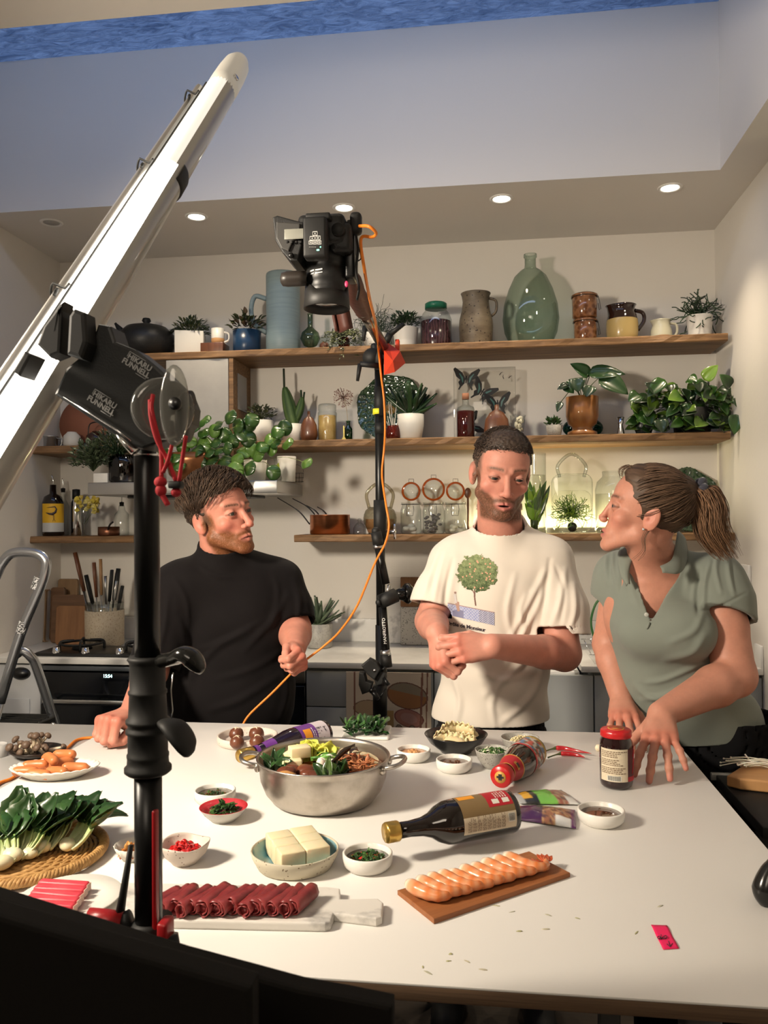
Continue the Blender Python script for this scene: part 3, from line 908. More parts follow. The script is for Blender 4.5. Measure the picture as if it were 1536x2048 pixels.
def head_colours(vs,M,base,beard=0.0,beard_col=(.13,.06,.025),brow_col=(.06,.035,.02),lip=(.42,.13,.10),blush=(.62,.20,.14),female=False,mouth=0.0,fade=None,hair_col=None,freckle=.0):
 """skin tones by place on the head"""
 Mi=np.array(M.inverted());P=vs@Mi[:3,:3].T+Mi[:3,3]
 x,y,z=P[:,0],P[:,1],P[:,2];ax=np.abs(x)
 C=np.tile(np.array(base),(len(vs),1))
 C*=(1+.10*(vnoise(P,.9,1)-.5)+.08*(vnoise(P,3.0,2)-.5))[:,None]
 def mixc(w_,c):
  nonlocal C
  w_=np.clip(w_,0,1)[:,None];C=C*(1-w_)+np.array(c)*w_
 near=(ax<12)&(y>-14)&(y<14)&(z>-14)&(z<14)
 bl=gsum(np.stack([ax,y,z],1),[((4.4,6.2,-3.2),(2.4,3,2.0),.55),((0,10.2,-3.8),(1.4,2,1.2),.45),((7.6,-1.2,-.6),(1.3,2.2,3.2),.6)])
 mixc(bl*near,blush)
 # eye surrounds
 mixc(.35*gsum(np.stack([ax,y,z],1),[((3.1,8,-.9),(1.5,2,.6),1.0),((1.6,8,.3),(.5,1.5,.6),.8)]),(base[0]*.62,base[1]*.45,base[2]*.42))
 lid=np.exp(-((np.sqrt(((ax-3.15)/1.28)**2+((z-.05)/.50)**2)-1)/.16)**2)*(y>6)
 mixc(.85*lid,(.05,.02,.015))
 # beard, moustache
 if beard>0:
  low=step(-(z+4.6-.55*np.clip(ax-1.0,0,5)+.0*y),0,1.6)
  cheekline=-5.6+.75*np.clip(ax-2.2,0,9)
  cl=np.minimum(cheekline,-3.6+.3*(ax-6))
  m1=step(cl-z,-.5,.9)*step(y,-2.2,-.2)*step(z,-13.2,-11.4)*(1-step(ax,7.6,8.2))
  side=step(y,-1.2,.2)*(1-step(y,2.0,3.4))*step(ax,5.0,6.0)*(1-step(z,.2,2.4))*step(z,-7,-5)
  mus=np.exp(-((z+5.55+.12*ax**1.3)/.62)**2)*(ax<3.2)*step(y,5.5,7)
  bare=np.exp(-(((ax)/2.3)**2+((z+7.0)/1.15)**2)**2)*step(y,4,6)
  b=np.maximum(np.maximum(m1*(1-bare),side),mus)
  grain=.72+.55*(vnoise(P,5.5,5)-.5)+.5*(vnoise(P*np.array([1,1,.35]),9,6)-.5)
  mixc(b*beard*np.clip(grain+.22,0,1),beard_col)
  # lips
 lipw=np.exp(-(((ax)/2.25)**2+((z+7.05)/(.85+.25*mouth))**2)**3)*(y>6.6)
 mixc(lipw*.8,lip)
 if mouth<=0:mixc(.85*np.exp(-((z+7.02+.03*ax**2)/.13)**2)*(ax<2.3)*(y>6.4),(.10,.03,.025))  # shade between the closed lips, painted as a dark line
 else:mixc(np.exp(-(((ax)/1.6)**2+((z+7.05)/(.34*mouth))**2)**2)*(y>4)*(y<7.9),(.05,.012,.01))
 # brows
 bz=2.2+.28*np.sin(np.clip((ax-1.0)/4.2,0,1)*2.4)
 mixc((.85 if not female else .75)*np.exp(-((z-bz)/(.52-.05*ax*.6))**2)*step(ax,.9,1.5)*(1-step(ax,4.6,5.4))*step(y,3.5,5)*(.6+.8*vnoise(P*np.array([3,1,1]),3,8)),brow_col)
 mixc(np.exp(-(((ax-.65)/.38)**2+((z+4.72)/.3)**2)**2)*(y>8.6),(.06,.02,.015))
 if fade is not None:
  mixc(fade(P),hair_col)
 return C
def eyes(M,R,s,gaze=(0,1,0),iris=(.05,.09,.12),z=.1):
 out=[]
 g=V(gaze).normalized();rot=V((0,1,0)).rotation_difference(g).to_matrix()
 for q in(1,-1):
  vs,f=uv_ball(M@V((q*3.15,6.75,z)),.0126*s,R@rot)
  n=24;ring=np.repeat(np.arange(n//2+1),n)
  col=np.tile(np.array((.62,.57,.53)),(len(vs),1))
  col[ring<=3]=iris;col[ring<=2]=np.array(iris)*.8;col[ring<=1]=(.004,.004,.004)
  out.append((vs,f,col,1))
 return out
def add_hand(F,w_,ydir,zdir,side,curls,spread=(0.12,0.02,-.08,-.2),thumb=None,s=1.0,palm_k=.007):
 """w_: wrist; ydir: towards the fingers; zdir: back of the hand; side +1: thumb on +x. Returns fingertip places."""
 y=V(ydir).normalized();z=V(zdir);z=(z-y*z.dot(y)).normalized();x=y.cross(z)
 R3=Matrix((x,y,z)).transposed();W=V(w_)
 def P(a,b,c):return W+R3@(V((a*side,b,c))*s)
 kn=[(.027,.088,.004),(.007,.093,.007),(-.013,.088,.005),(-.030,.078,.000)]
 wr=[(.012,.012,0),(.005,.010,0),(-.005,.010,0),(-.013,.012,0)]
 for a,b in zip(wr,kn):
  F.cone(P(*a),P(b[0],b[1]-.004,b[2]-.003),.0155*s,.0125*s,.010)
 F.cone(P(.02,.035,-.010),P(.022,.05,-.010),.016*s,.014*s,.010)
 F.cone(P(-.02,.02,-.008),P(-.026,.055,-.009),.013*s,.012*s,.010)
 L=[(.043,.026,.021),(.047,.030,.022),(.043,.028,.022),(.034,.021,.019)]
 RD=[.0092,.0094,.0088,.0078]
 tips=[]
 for i in range(4):
  p=V(kn[i]);a=0.0;sp=spread[i]
  for j in range(3):
   a+=curls[i][j]
   d=V((math.sin(sp)*math.cos(a),math.cos(sp)*math.cos(a),-math.sin(a)))
   q=p+d*L[i][j]
   r0=RD[i]*(1.08,.98,.90)[j];r1=RD[i]*(.98,.90,.78)[j]
   F.cone(P(*p),P(*q),r0*s,r1*s,.0022 if j else .006)
   if j:F.ell(P(*p),r0*s*1.10,.004)
   p=q
  tips.append((P(*p),R3@V((d.x*side,d.y,d.z)),P(*(p+V((0,math.sin(a)*.006,math.cos(a)*.006))))))
 th=thumb or[(.018,.022,-.006),(.045,.052,-.012),(.052,.082,-.018),(.050,.105,-.022)]
 rt=(.0165,.0125,.0112,.0088)
 for j in range(3):F.cone(P(*th[j]),P(*th[j+1]),rt[j]*s,rt[j+1]*s,.008 if j==0 else .003)
 tips.append((P(*th[3]),(P(*th[3])-P(*th[2])).normalized(),P(*th[3])))
 return tips,[P(*k)for k in kn]
def arm_colours(vs,base,knuckles=(),hair=0.0):
 C=np.tile(np.array(base),(len(vs),1))
 C*=(1+.14*(vnoise(vs,60,1)-.5)+.08*(vnoise(vs,260,2)-.5))[:,None]
 if len(knuckles):
  wgt=np.clip(gsum(vs,[(tuple(k),.018,.6)for k in knuckles]),0,.6)[:,None]
  C=C*(1-wgt)+np.array((base[0]*1.0,base[1]*.66,base[2]*.62))*wgt
 return C
 # hair strands laid over a scalp: three-sided tapering threads
def strands(mb,paths,r=.0011,col=None,seed=0):
 for i,p in enumerate(paths):
  c=col(i)if callable(col)else col
  n=len(p);mb.tube(p,[r*(.7+.6*hs(i,seed))*(1-.75*(k/(n-1))**2)for k in range(n)],3,caps=False,col=c)
  # ------------------------------------------------------------------ people
skin=attr_mat('skin',rough=0.48,spec=0.35,sss=0.12,bump=0.12,bscale=700)
eye_m=attr_mat('eye',rough=0.08,spec=0.6,coat=0.5)
hair_m=attr_mat('hair',rough=0.55,spec=0.35)
def J(px,py,Y):return onY(px,py,Y)
AXF=Field.axis
def field_box(pts,pad,h,fine=((),(),())):
 lo=[min(p[i]for p in pts)-pad for i in range(3)];hi=[max(p[i]for p in pts)+pad for i in range(3)]
 return Field(*[AXF(lo[i],hi[i],h,fine[i])for i in range(3)])
def cloth_maker(r,O):
 def make(name,lo,hi,h,fn,m,lines=(),sm=2):
  F=Field(AXF(lo[0],hi[0],h),AXF(lo[1],hi[1],h),AXF(lo[2],hi[2],h));fn(F)
  vs,q=F.mesh();vs=smooth_np(vs,q,sm)
  if lines:vs=folds(vs,q,lines)
  return np_object(name,[(vs-np.array(O),q,None,0)],[m],r)
 return make
def head_parts(c,yaw,pitch,roll,s,neck_to,r_neck,chest=(),hs_=.0017,**kw):
 M,R=head_frame(c,yaw,pitch,roll,s)
 hc=V(c);lo=hc-V((.125,.125,.135));hi=hc+V((.125,.125,.135))
 ext=[neck_to]+[p for p,_ in chest]
 L=[min(lo[i],min(p[i]for p in ext)-.10)for i in range(3)];H=[max(hi[i],max(p[i]for p in ext)+.10)for i in range(3)]
 fine=tuple(((lo[i],hi[i],hs_),)for i in range(3))
 F=Field(*[AXF(L[i],H[i],.0035,fine[i])for i in range(3)])
 add_head(F,M,R,s,**kw)
 F.cone(M@V((0,-2.2,-4.5)),neck_to,r_neck,r_neck*1.12,.02)
 return F,M,R
def sleeve(F,pts,rs,end,d,R,k=.025,ss=.02):
 """adds a sleeve with a flat hem at end (facing along d) to the garment field F; returns what opens the hem"""
 S_=Field(*F.ax);S_.f[:]=.06
 limb(S_,pts,rs,ss)
 S_.cut(end,d,.17,.2)
 a,b=F.f,S_.f;h=np.clip(.5+.5*(a-b)/k,0,1);F.f=a*(1-h)+b*h-k*h*(1-h)
 return(V(end)-V(d).normalized()*.020,V(d),R,.05)
def limb(F,pts,rs,k=.012):
 for(a,b),(ra,rb)in zip(zip(pts[:-1],pts[1:]),zip(rs[:-1],rs[1:])):F.cone(a,b,ra,rb,k)
def scalp_paths(M,rng,count,root_fn,flow_fn,length,lift,steps=7,shell=(7.5,9.4,8.5),cen=(0,-1.4,3.2)):
 """hair threads that start on the scalp and follow flow_fn over it (head-local centimetres)"""
 out=[];tries=0
 cen=V(cen)
 while len(out)<count and tries<count*30:
  tries+=1
  a=rng.uniform(0,2*PI);zz=rng.uniform(-.75,1)
  d=V((math.sqrt(1-zz*zz)*math.cos(a),math.sqrt(1-zz*zz)*math.sin(a),zz))
  p=cen+V((d.x*shell[0],d.y*shell[1],d.z*shell[2]))
  w_=root_fn(p)
  if w_<=0 or rng.random()>w_:continue
  L=length(p)*rng.uniform(.75,1.2);path=[p.copy()]
  h=0.0
  for k in range(1,steps):
   t=k/(steps-1)
   f=V(flow_fn(path[-1],rng))
   q=path[-1]+f.normalized()*(L/(steps-1))
   e=q-cen;n_=V((e.x/shell[0]**2,e.y/shell[1]**2,e.z/shell[2]**2)).normalized()
   k0=math.sqrt((e.x/shell[0])**2+(e.y/shell[1])**2+(e.z/shell[2])**2)
   hgt=lift(p,t)
   q=cen+e/k0+n_*hgt
   path.append(q)
  out.append([M@q for q in path])
 return out
def hair_shell(M,R,s,prims,cuts,h=.0019,noise_fn=None,sm=1):
 u=.01*s;c=M@V((0,-1,3))
 F=Field(*[AXF(c[i]-.155,c[i]+.155,h)for i in range(3)])
 for cc,r,k in prims:F.ell(M@V(cc),tuple(q*u for q in r),k*u,R)
 if noise_fn:
  x,y,z=F.ax;X,Y,Z=np.meshgrid(x,y,z,indexing='ij')
  near=np.abs(F.f)<.02
  P=np.stack([X[near],Y[near],Z[near]],1).astype(float);Mi=np.array(M.inverted());P=P@Mi[:3,:3].T+Mi[:3,3]
  F.f[near]+=noise_fn(P).astype(np.float32)
 for cc,r,k in cuts:F.ell(M@V(cc),tuple(q*u for q in r),k*u,R,True)
 vs,q=F.mesh();return smooth_np(vs,q,sm),q
 # ================================================================== person in black
SK_A=(.54,.225,.16)
def person_black():
 hip=J(455,1500,2.36)
 r=root('person', 'bearded person in a black short-sleeved top leaning one fist on the table', 'person',(hip.x,hip.y,0))
 O=V(r.location)
 parts=[]
 nb=J(446,1118,2.245)
 hc=J(444,1034,2.20)
 s=1.0
 F,M,R=head_parts(hc,math.radians(61),math.radians(9),math.radians(9),s,nb,.058,jaw=1.06,eye_open=.43)
 vs,q=F.mesh();vs=smooth_np(vs,q,1,.35)
 def fade(P):
  x,y,z=P[:,0],P[:,1],P[:,2]
  return .8*step(z+.25*(y+2),-2.2,0)*(1-step(y,1.0,2.2))*(np.abs(x)>3)*(1-np.exp(-((y+1.2)/2.2)**2-((z+.6)/3.0)**2)*(np.abs(x)>7.05))
 col=head_colours(vs,M,SK_A,beard=1.0,beard_col=(.17,.062,.020),brow_col=(.07,.035,.02),blush=(.66,.19,.14),lip=(.42,.14,.11),fade=fade,hair_col=(.085,.05,.032))
 parts.append((vs,q,col,0));parts+=eyes(M,R,s,gaze=(-.15,1,.0),iris=(.05,.045,.03))
 # trunk and legs (inside the clothes)
 sR,sL=J(356,1180,2.19),J(556,1168,2.31)
 T_=Field(AXF(O.x-.32,O.x+.32,.006),AXF(O.y-.3,O.y+.3,.006),AXF(.02,1.36,.006))
 ch=J(456,1240,2.28)
 T_.cone(sR,sL,.05,.05);T_.ell(ch,(.14,.09,.16),.03);T_.ell(J(456,1390,2.30),(.14,.10,.15),.03);T_.ell(hip,(.13,.09,.12),.03)
 T_.cone(nb,nb+V((0,.01,-.06)),.058,.075,.02)
 for sx in(-1,1):
  limb(T_,[hip+V((sx*.09,0,-.05)),V((O.x+sx*.11,O.y-.02,.48)),V((O.x+sx*.12,O.y+.02,.09))],[.07,.05,.04])
  T_.cone(V((O.x+sx*.12,O.y+.03,.06)),V((O.x+sx*.13,O.y-.13,.05)),.04,.035,.02)
 v2,q2=T_.mesh();parts.append((v2,q2,np.tile(np.array(SK_A),(len(v2),1)),0))
 # right arm, fist on the table
 el,wr=J(304,1345,2.12),J(262,1428,1.862)
 fd=V((-.20,-.95,.02));
 G=field_box([sR,el,wr,wr+fd*.13,V((wr.x,wr.y,.9))],.07,.0023)
 limb(G,[sR,el],[.050,.042]);limb(G,[el,el.lerp(wr,.3),wr],[.042,.041,.028])
 cu=[(1.35,1.50,1.0)]*4
 _,kn=add_hand(G,wr,fd,(.06,.02,1),-1,cu,spread=(.05,.0,-.05,-.10),thumb=[(.018,.022,-.008),(.040,.045,-.022),(.034,.074,-.042),(.012,.088,-.050)],s=1.0)
 v3,q3=G.mesh();parts.append((v3,q3,arm_colours(v3,SK_A,kn),0))
 # left arm, loose fist held up
 el,wr=J(590,1258,2.30),J(590,1298,2.10)
 fd=V((.36,-.80,-.16))
 G=field_box([sL,el,wr,wr+fd*.13],.075,.0023)
 limb(G,[sL,el],[.055,.046]);limb(G,[el,el.lerp(wr,.3),wr],[.046,.045,.029])
 cu=[(.95,1.45,.8),(1.15,1.5,.8),(1.3,1.5,.9),(1.4,1.5,.9)]
 _,kn=add_hand(G,wr,fd,(.85,.25,.42),1,cu,spread=(.06,.0,-.05,-.10),thumb=[(.018,.022,-.008),(.036,.050,-.020),(.034,.080,-.030),(.022,.104,-.038)],s=.90)
 v3,q3=G.mesh();parts.append((v3,q3,arm_colours(v3,SK_A,kn),0))
 for k,pr in enumerate(parts):parts[k]=(np.asarray(pr[0])-np.array(O),*pr[1:])
 np_object('body',parts,[skin,eye_m],r)
 # top
 blk=mat('black_jersey',(.0065,.0052,.0056),rough=.85,spec=.15,sheen=.04,bump=.15,bscale=900)
 el=J(304,1345,2.12);elL=J(590,1258,2.30)
 def fn(F):
  F.cone(sR+V((.03,0,.005)),sL+V((-.03,0,.005)),.072,.068,.03)
  F.cone(nb+V((0,0,-.025)),sR,.070,.072,.03);F.cone(nb+V((0,0,-.025)),sL,.070,.068,.03)
  F.ell(ch,(.195,.135,.20),.04);F.ell(J(456,1385,2.29),(.198,.150,.20),.05);F.ell(J(458,1500,2.33),(.195,.15,.14),.05)
  dR=(el-sR).normalized();dL=(elL-sL).normalized();ops=[]
  ops.append(sleeve(F,[sR,el+dR*.02],[.074,.070],sR.lerp(el,.92),dR+V((0,-.1,0)),.062))
  ops.append(sleeve(F,[sL,sL.lerp(elL,.5),elL+dL*.02],[.070,.070,.066],sL.lerp(elL,.90),dL+V((-.05,-.35,0)),.058))
  up=(M@V((0,-1.5,-4))-nb).normalized()
  F.cone(nb+V((0,0,-.03)),nb+up*.10,.078,.066,.02)
  F.ripple(lambda x,y,z:.0018*np.sin(x*34+z*25+y*11)*np.sin(z*31-x*17)+.0009*np.sin(z*70+x*44))
  F.shell(.0042)
  F.cut(nb+up*.052,up,.085,.12);F.cut((O.x,O.y,.83),(0,0,-1),.5,.4)
  for o_ in ops:F.cut(*o_)
 lo=(O.x-.36,O.y-.36,.80);hi=(O.x+.33,O.y+.22,nb.z+.10)
 rel_cloth=cloth_maker(r,O)
 fl=[([(385,1350),(430,1298),(500,1262)],8,9),([(400,1300),(450,1280),(530,1240)],7,6),([(575,1190),(545,1240),(490,1300)],8,8),([(360,1240),(380,1330),(372,1420)],8,8),([(395,1128),(430,1150),(490,1156)],6,5),([(585,1160),(598,1200),(596,1245)],6,7),
 ([(420,1420),(480,1400),(560,1350)],9,8),([(335,1190),(330,1250),(318,1300)],7,7),([(350,1160),(372,1200),(378,1260)],7,6),([(545,1140),(556,1190),(540,1260)],7,6),([(430,1360),(500,1340),(570,1300)],8,6),([(560,1330),(575,1380),(560,1440)],7,6)]
 rel_cloth('top',lo,hi,.0036,fn,blk,fl)
 trousers(r,O,hip,rel_cloth,(.17,.13),mat('black_trousers',(.010,.010,.012),rough=.8,spec=.2),.93)
 # hair
 prims=[((0,-2.2,3.9),(7.6,9.3,8.6),.5),((-.3,2.0,7.8),(6.4,6.2,4.5),1.2),((.4,5.0,8.7),(5.0,3.6,2.8),1.0)]
 cuts=[((0,8.9,2.6),(5.9,5.4,4.9),.3),((6.9,5.2,0.6),(2.6,4.2,3.6),.3),((-6.9,5.2,.6),(2.6,4.2,3.6),.3),((0,0,-8.5),(14,14,8.4),.3),((8.0,-1.0,-1.2),(2.0,2.4,3.2),.2),((-8.0,-1.0,-1.2),(2.0,2.4,3.2),.2),((0,5,-3.5),(12,7,5.5),.3)]
 nf=lambda P:-.004*(vnoise(P*np.array([1.5,.45,.8]),1.6,3)-.5)-.002*(vnoise(P*np.array([3,.6,1.2]),2.6,4)-.5)
 vs,q=hair_shell(M,R,s,prims,cuts,noise_fn=nf)
 Mi=np.array(M.inverted());P=vs@Mi[:3,:3].T+Mi[:3,3]
 tone=.75+.8*(vnoise(P*np.array([4,.5,1]),2.2,9)-.4)
 hc_=np.array((.040,.024,.015))[None]*tone[:,None]
 mb=MB();rng=random.Random(4)
 def rootf(p):return 1.0 if(p.z>4+max(0,p.y)*.42 and p.y<7.3)else(.35 if p.y<0 and p.z>1.0 else 0)
 flow=lambda p,g:(.55+g.uniform(-.35,.35),.85 if p.z>6 else .1,-.25 if p.z>8 else-.8)
 paths=scalp_paths(M,rng,1700,rootf,flow,lambda p:3.8 if p.z>6 else 1.7,lambda p,t:(1.7 if p.z>6 else .5)*math.sin(PI*min(1,.15+t*.75))+.25+(1.2 if p.z>6 else 0),shell=(7.5,9.3,8.7))
 strands(mb,paths,.0011,lambda i:tuple(c*(.55+1.2*hs(i,3))for c in(.052,.031,.019)))
 sv=np.array([tuple(p)for p in mb.v])-np.array(O);sq=np.array(mb.f);sc=np.array(mb.cols)
 np_object('hair',[(vs-np.array(O),q,hc_,0),(sv,sq,sc,0)],[hair_m],r)
 return r
def trousers(r,O,hip,rel_cloth,w_,m,top):
 def fn(F):
  F.ell(hip+V((0,0,.02)),(w_[0],w_[1],.17),.02)
  for sx in(-1,1):limb(F,[hip+V((sx*.085,0,-.04)),V((O.x+sx*.11,O.y-.02,.48)),V((O.x+sx*.12,O.y+.02,.07))],[.105,.085,.075])
  F.shell(.004);F.cut((O.x,O.y,top),(0,0,1),.5,.3);F.cut((O.x,O.y,.085),(0,0,-1),.5,.3)
 rel_cloth('trousers',(O.x-.3,O.y-.25,.04),(O.x+.3,O.y+.25,top+.05),.008,fn,m)
 for sx in(-1,1):
  def fs(F):
   F.cone(V((O.x+sx*.12,O.y+.04,.052)),V((O.x+sx*.13,O.y-.14,.045)),.050,.042,.02);F.cone(V((O.x+sx*.12,O.y+.03,.05)),V((O.x+sx*.12,O.y+.03,.09)),.05,.046,.02)
   F.cut((O.x,O.y,.004),(0,0,-1),.6,.3)
  rel_cloth('shoe',(O.x+sx*.12-.07,O.y-.2,-.02),(O.x+sx*.12+.08,O.y+.11,.16),.006,fs,mat('dark_shoe',(.02,.02,.02),.6))
  # ================================================================== person in white tee
SK_B=(.55,.245,.18)
def person_white():
 hip=J(982,1490,2.36)
 r=root('person', 'person in a cream printed tee with clasped hands, looking down, short cropped hair', 'person',(hip.x,hip.y,0))
 O=V(r.location);parts=[]
 nb=J(1000,1058,2.275);hc=J(1003,948,2.20);s=1.02
 F,M,R=head_parts(hc,math.radians(10),math.radians(-13),math.radians(-5),s,nb,.056,eye_open=.33,eye_dz=-.12,mouth=.9)
 vs,q=F.mesh();vs=smooth_np(vs,q,1,.35)
 def fade(P):
  x,y,z=P[:,0],P[:,1],P[:,2]
  return np.maximum(.55*step(z+.55*vnoise(P,2.5,7)*2,7.4,8.4)*step(y,3,5)*(1-.6*(np.abs(x)<.8)),.75*step(z,-.6,2.2)*(np.abs(x)>5.0)*(1-step(y,2.8,4.6)))*(1-np.exp(-((y+1.2)/2.2)**2-((z+.6)/3.0)**2)*(np.abs(x)>7.05))
 col=head_colours(vs,M,SK_B,beard=1.0,beard_col=(.115,.052,.028),brow_col=(.12,.06,.035),blush=(.60,.22,.17),lip=(.46,.15,.13),mouth=.9,fade=fade,hair_col=(.11,.075,.055))
 parts.append((vs,q,col,0));parts+=eyes(M,R,s,gaze=(-.15,1,-.28),iris=(.04,.035,.025),z=.06)
 sR,sL=J(904,1122,2.27),J(1100,1120,2.27)
 ch=J(1000,1190,2.29)
 T_=Field(AXF(O.x-.32,O.x+.32,.006),AXF(O.y-.3,O.y+.25,.006),AXF(.02,1.44,.006))
 T_.cone(sR,sL,.045,.045);T_.ell(ch,(.13,.085,.16),.03);T_.ell(J(985,1350,2.31),(.12,.085,.15),.03);T_.ell(hip,(.12,.085,.12),.03);T_.cone(nb,nb+V((0,.01,-.07)),.056,.07,.02)
 for sx in(-1,1):
  limb(T_,[hip+V((sx*.085,0,-.05)),V((O.x+sx*.11,O.y-.02,.48)),V((O.x+sx*.12,O.y+.02,.09))],[.066,.048,.038])
  T_.cone(V((O.x+sx*.12,O.y+.03,.06)),V((O.x+sx*.13,O.y-.13,.05)),.04,.035,.02)
 v2,q2=T_.mesh();parts.append((v2,q2,np.tile(np.array(SK_B),(len(v2),1)),0))
 # his right arm (hand underneath)
 el,wr=J(862,1242,2.25),J(874,1266,2.03)
 fd=V((.10,-.42,-.80))
 G=field_box([sR,el,wr,wr+fd*.12],.08,.0022)
 limb(G,[sR,el],[.052,.043]);limb(G,[el,el.lerp(wr,.35),wr],[.043,.041,.029])
 cu=[(1.05,1.3,.7),(1.1,1.35,.7),(1.2,1.4,.8),(1.25,1.4,.8)]
 _,kn=add_hand(G,wr,fd,(-.80,-.58,.22),-1,cu,spread=(.04,0,-.04,-.08),thumb=[(.016,.022,-.010),(.034,.046,-.024),(.030,.072,-.036),(.014,.090,-.044)],s=.95)
 v3,q3=G.mesh();parts.append((v3,q3,arm_colours(v3,SK_B,kn),0))
 # his left arm (hand on top)
 el,wr=J(1128,1308,2.22),J(985,1292,2.0)
 fd=V((-.95,-.20,-.02))
 G=field_box([sL,el,wr,wr+fd*.14],.08,.0022)
 limb(G,[sL,el],[.052,.045]);limb(G,[el,el.lerp(wr,.3),wr],[.045,.043,.030])
 cu=[(.42,.95,.7),(.45,1.0,.7),(.5,1.0,.7),(.55,1.0,.7)]
 _,kn=add_hand(G,wr,fd,(-.10,-.88,.42),1,cu,spread=(.10,.03,-.05,-.12),thumb=[(.016,.022,-.006),(.036,.052,-.014),(.036,.084,-.022),(.024,.106,-.032)],s=.95)
 v3,q3=G.mesh();parts.append((v3,q3,arm_colours(v3,SK_B,kn),0))
 for k,pr in enumerate(parts):parts[k]=(np.asarray(pr[0])-np.array(O),*pr[1:])
 np_object('body',parts,[skin,eye_m],r)
 tee=mat('cream_cotton',(.70,.635,.555),rough=.85,spec=.2,sheen=.15,bump=.15,bscale=900)
 elR,elL=J(862,1242,2.25),J(1128,1308,2.22)
 up=(M@V((0,-2.2,-4.5))-nb).normalized()
 def fn(F):
  F.cone(sR+V((.02,0,.0)),sL+V((-.02,0,0)),.060,.060,.03)
  F.cone(nb+V((0,.005,-.035)),sR,.060,.058,.03);F.cone(nb+V((0,.005,-.035)),sL,.060,.058,.03)
  F.ell(ch,(.182,.118,.19),.04);F.ell(J(990,1330,2.30),(.152,.115,.20),.05)
  F.ell(J(980,1440,2.32),(.166,.128,.16),.04)
  dR=(elR-sR).normalized();dL=(elL-sL).normalized();ops=[]
  ops.append(sleeve(F,[sR,sR.lerp(elR,.6)+V((-.006,0,0)),elR+dR*.03],[.058,.066,.068],sR.lerp(elR,.74),dR+V((.12,-.1,-.1)),.060))
  ops.append(sleeve(F,[sL,sL.lerp(elL,.55)+V((.010,0,0)),elL+dL*.03],[.058,.072,.074],sL.lerp(elL,.80),dL+V((-.1,0,-.2)),.073))
  F.cone(nb+V((0,.002,-.05)),nb+up*.05,.078,.070,.02)
  F.ripple(lambda x,y,z:.0016*np.sin(x*40+z*23+y*9)*np.sin(z*27-x*19)+.0008*np.sin(z*66+x*50))
  F.shell(.0038)
  F.cut(nb+up*.016+V((0,-.004,0)),up+V((0,-.42,0)),.074,.2)
  F.cut((O.x,O.y,.862),(0,0,-1),.5,.3)
  for o_ in ops:F.cut(*o_)
 rel_cloth=cloth_maker(r,O)
 shirt=rel_cloth('tee',(O.x-.33,O.y-.34,.83),(O.x+.35,O.y+.20,nb.z+.10),.0030,fn,tee,[
 ([(1092,1140),(1058,1205),(1015,1290)],7,9),([(1088,1185),(1050,1260),(1010,1330)],7,9),([(1080,1250),(1040,1330),(970,1390)],8,9),([(1030,1150),(1015,1225),(1030,1290)],7,6),([(1100,1120),(1090,1190),(1078,1262)],6,-9),([(1090,1330),(1060,1395),(1005,1445)],8,9),
 ([(905,1350),(920,1400),(912,1450)],7,8),([(1010,1350),(985,1405),(990,1450)],7,7),([(905,1120),(893,1175),(888,1235)],6,-8),([(880,1095),(862,1145),(848,1190)],6,7),([(1130,1140),(1122,1200),(1100,1262)],7,8),([(1148,1170),(1150,1220),(1138,1266)],6,7),([(890,1105),(876,1160),(868,1206)],6,6),([(1110,1130),(1128,1180),(1120,1250)],5,-5),([(960,1345),(1010,1360),(1070,1345)],7,6),([(1052,1190),(1040,1225),(1050,1262)],6,7)])
 # collar rib
 cc=nb+up*.017+V((0,-.004,0));cd_=(up+V((0,-.42,0))).normalized()
 # printed picture on the chest, laid on the cloth
 from mathutils.bvhtree import BVHTree
 me=shirt.data;bvh=BVHTree.FromPolygons([v.co.copy()for v in me.vertices],[tuple(p.vertices)for p in me.polygons])
 def onto(px,py,off=.0009):
  d=_ray(px,py).normalized();h,n_,i_,t_=bvh.ray_cast(CAM-O,d)
  if h is None:return None
  if n_.dot(d)>0:n_=-n_
  return h+n_*off
 pm=attr_mat('shirt_print',rough=.8,spec=.2)
 rng=random.Random(8)
 puffs=[(rng.uniform(920,994),rng.uniform(1114,1180))for _ in range(60)]
 puffs=[(a,b)for a,b in puffs if((a-956)/36)**2+((b-1147)/33)**2<1]
 fruit=[(rng.uniform(925,990),rng.uniform(1115,1178))for _ in range(34)]
 def ink(x,y):
  e=((x-955)/41)**2+((y-1146)/36)**2
  n1=mnoise.noise(V((x*.12,y*.12,1)))*.35+mnoise.noise(V((x*.4,y*.4,2)))*.22
  if e+n1<1 and not(y>1172 and abs(x-948)>34):
   for fx,fy in fruit:
    if(x-fx)**2+(y-fy)**2<2.6:return(.62,.33,.22)
   sh=.5+.5*mnoise.noise(V((x*.16,y*.16,5)))+.35*mnoise.noise(V((x*.5,y*.5,7)))-(y-1146)/110
   a,b=(.045,.075,.032),(.28,.33,.16)
   t=min(1,max(0,sh));return tuple(a[k]*(1-t)+b[k]*t for k in range(3))
  if 1176<y<1211 and abs(x-(950-.0*(y-1176))+1.2*math.sin((y-1176)*.12))<1.3:return(.20,.11,.09)
  if 1176<y<1190 and abs(x-(947-(1184-y)*.5))<.8:return(.20,.11,.09)
  # seated figure on the wall
  if(x-910)**2+(y-1185)**2<5:return(.30,.20,.17)
  if 1188<y<1206 and abs(x-909-(y-1188)*.12)<2.6:return(.62,.58,.56)
  if 1203<y<1222 and abs(x-914-(y-1206)*.2)<4-(y-1203)*.08:return(.42,.27,.22)
  # tiled wall band
  top=1205+(x-895)*.20;bot=top+24+(x-895)*.03
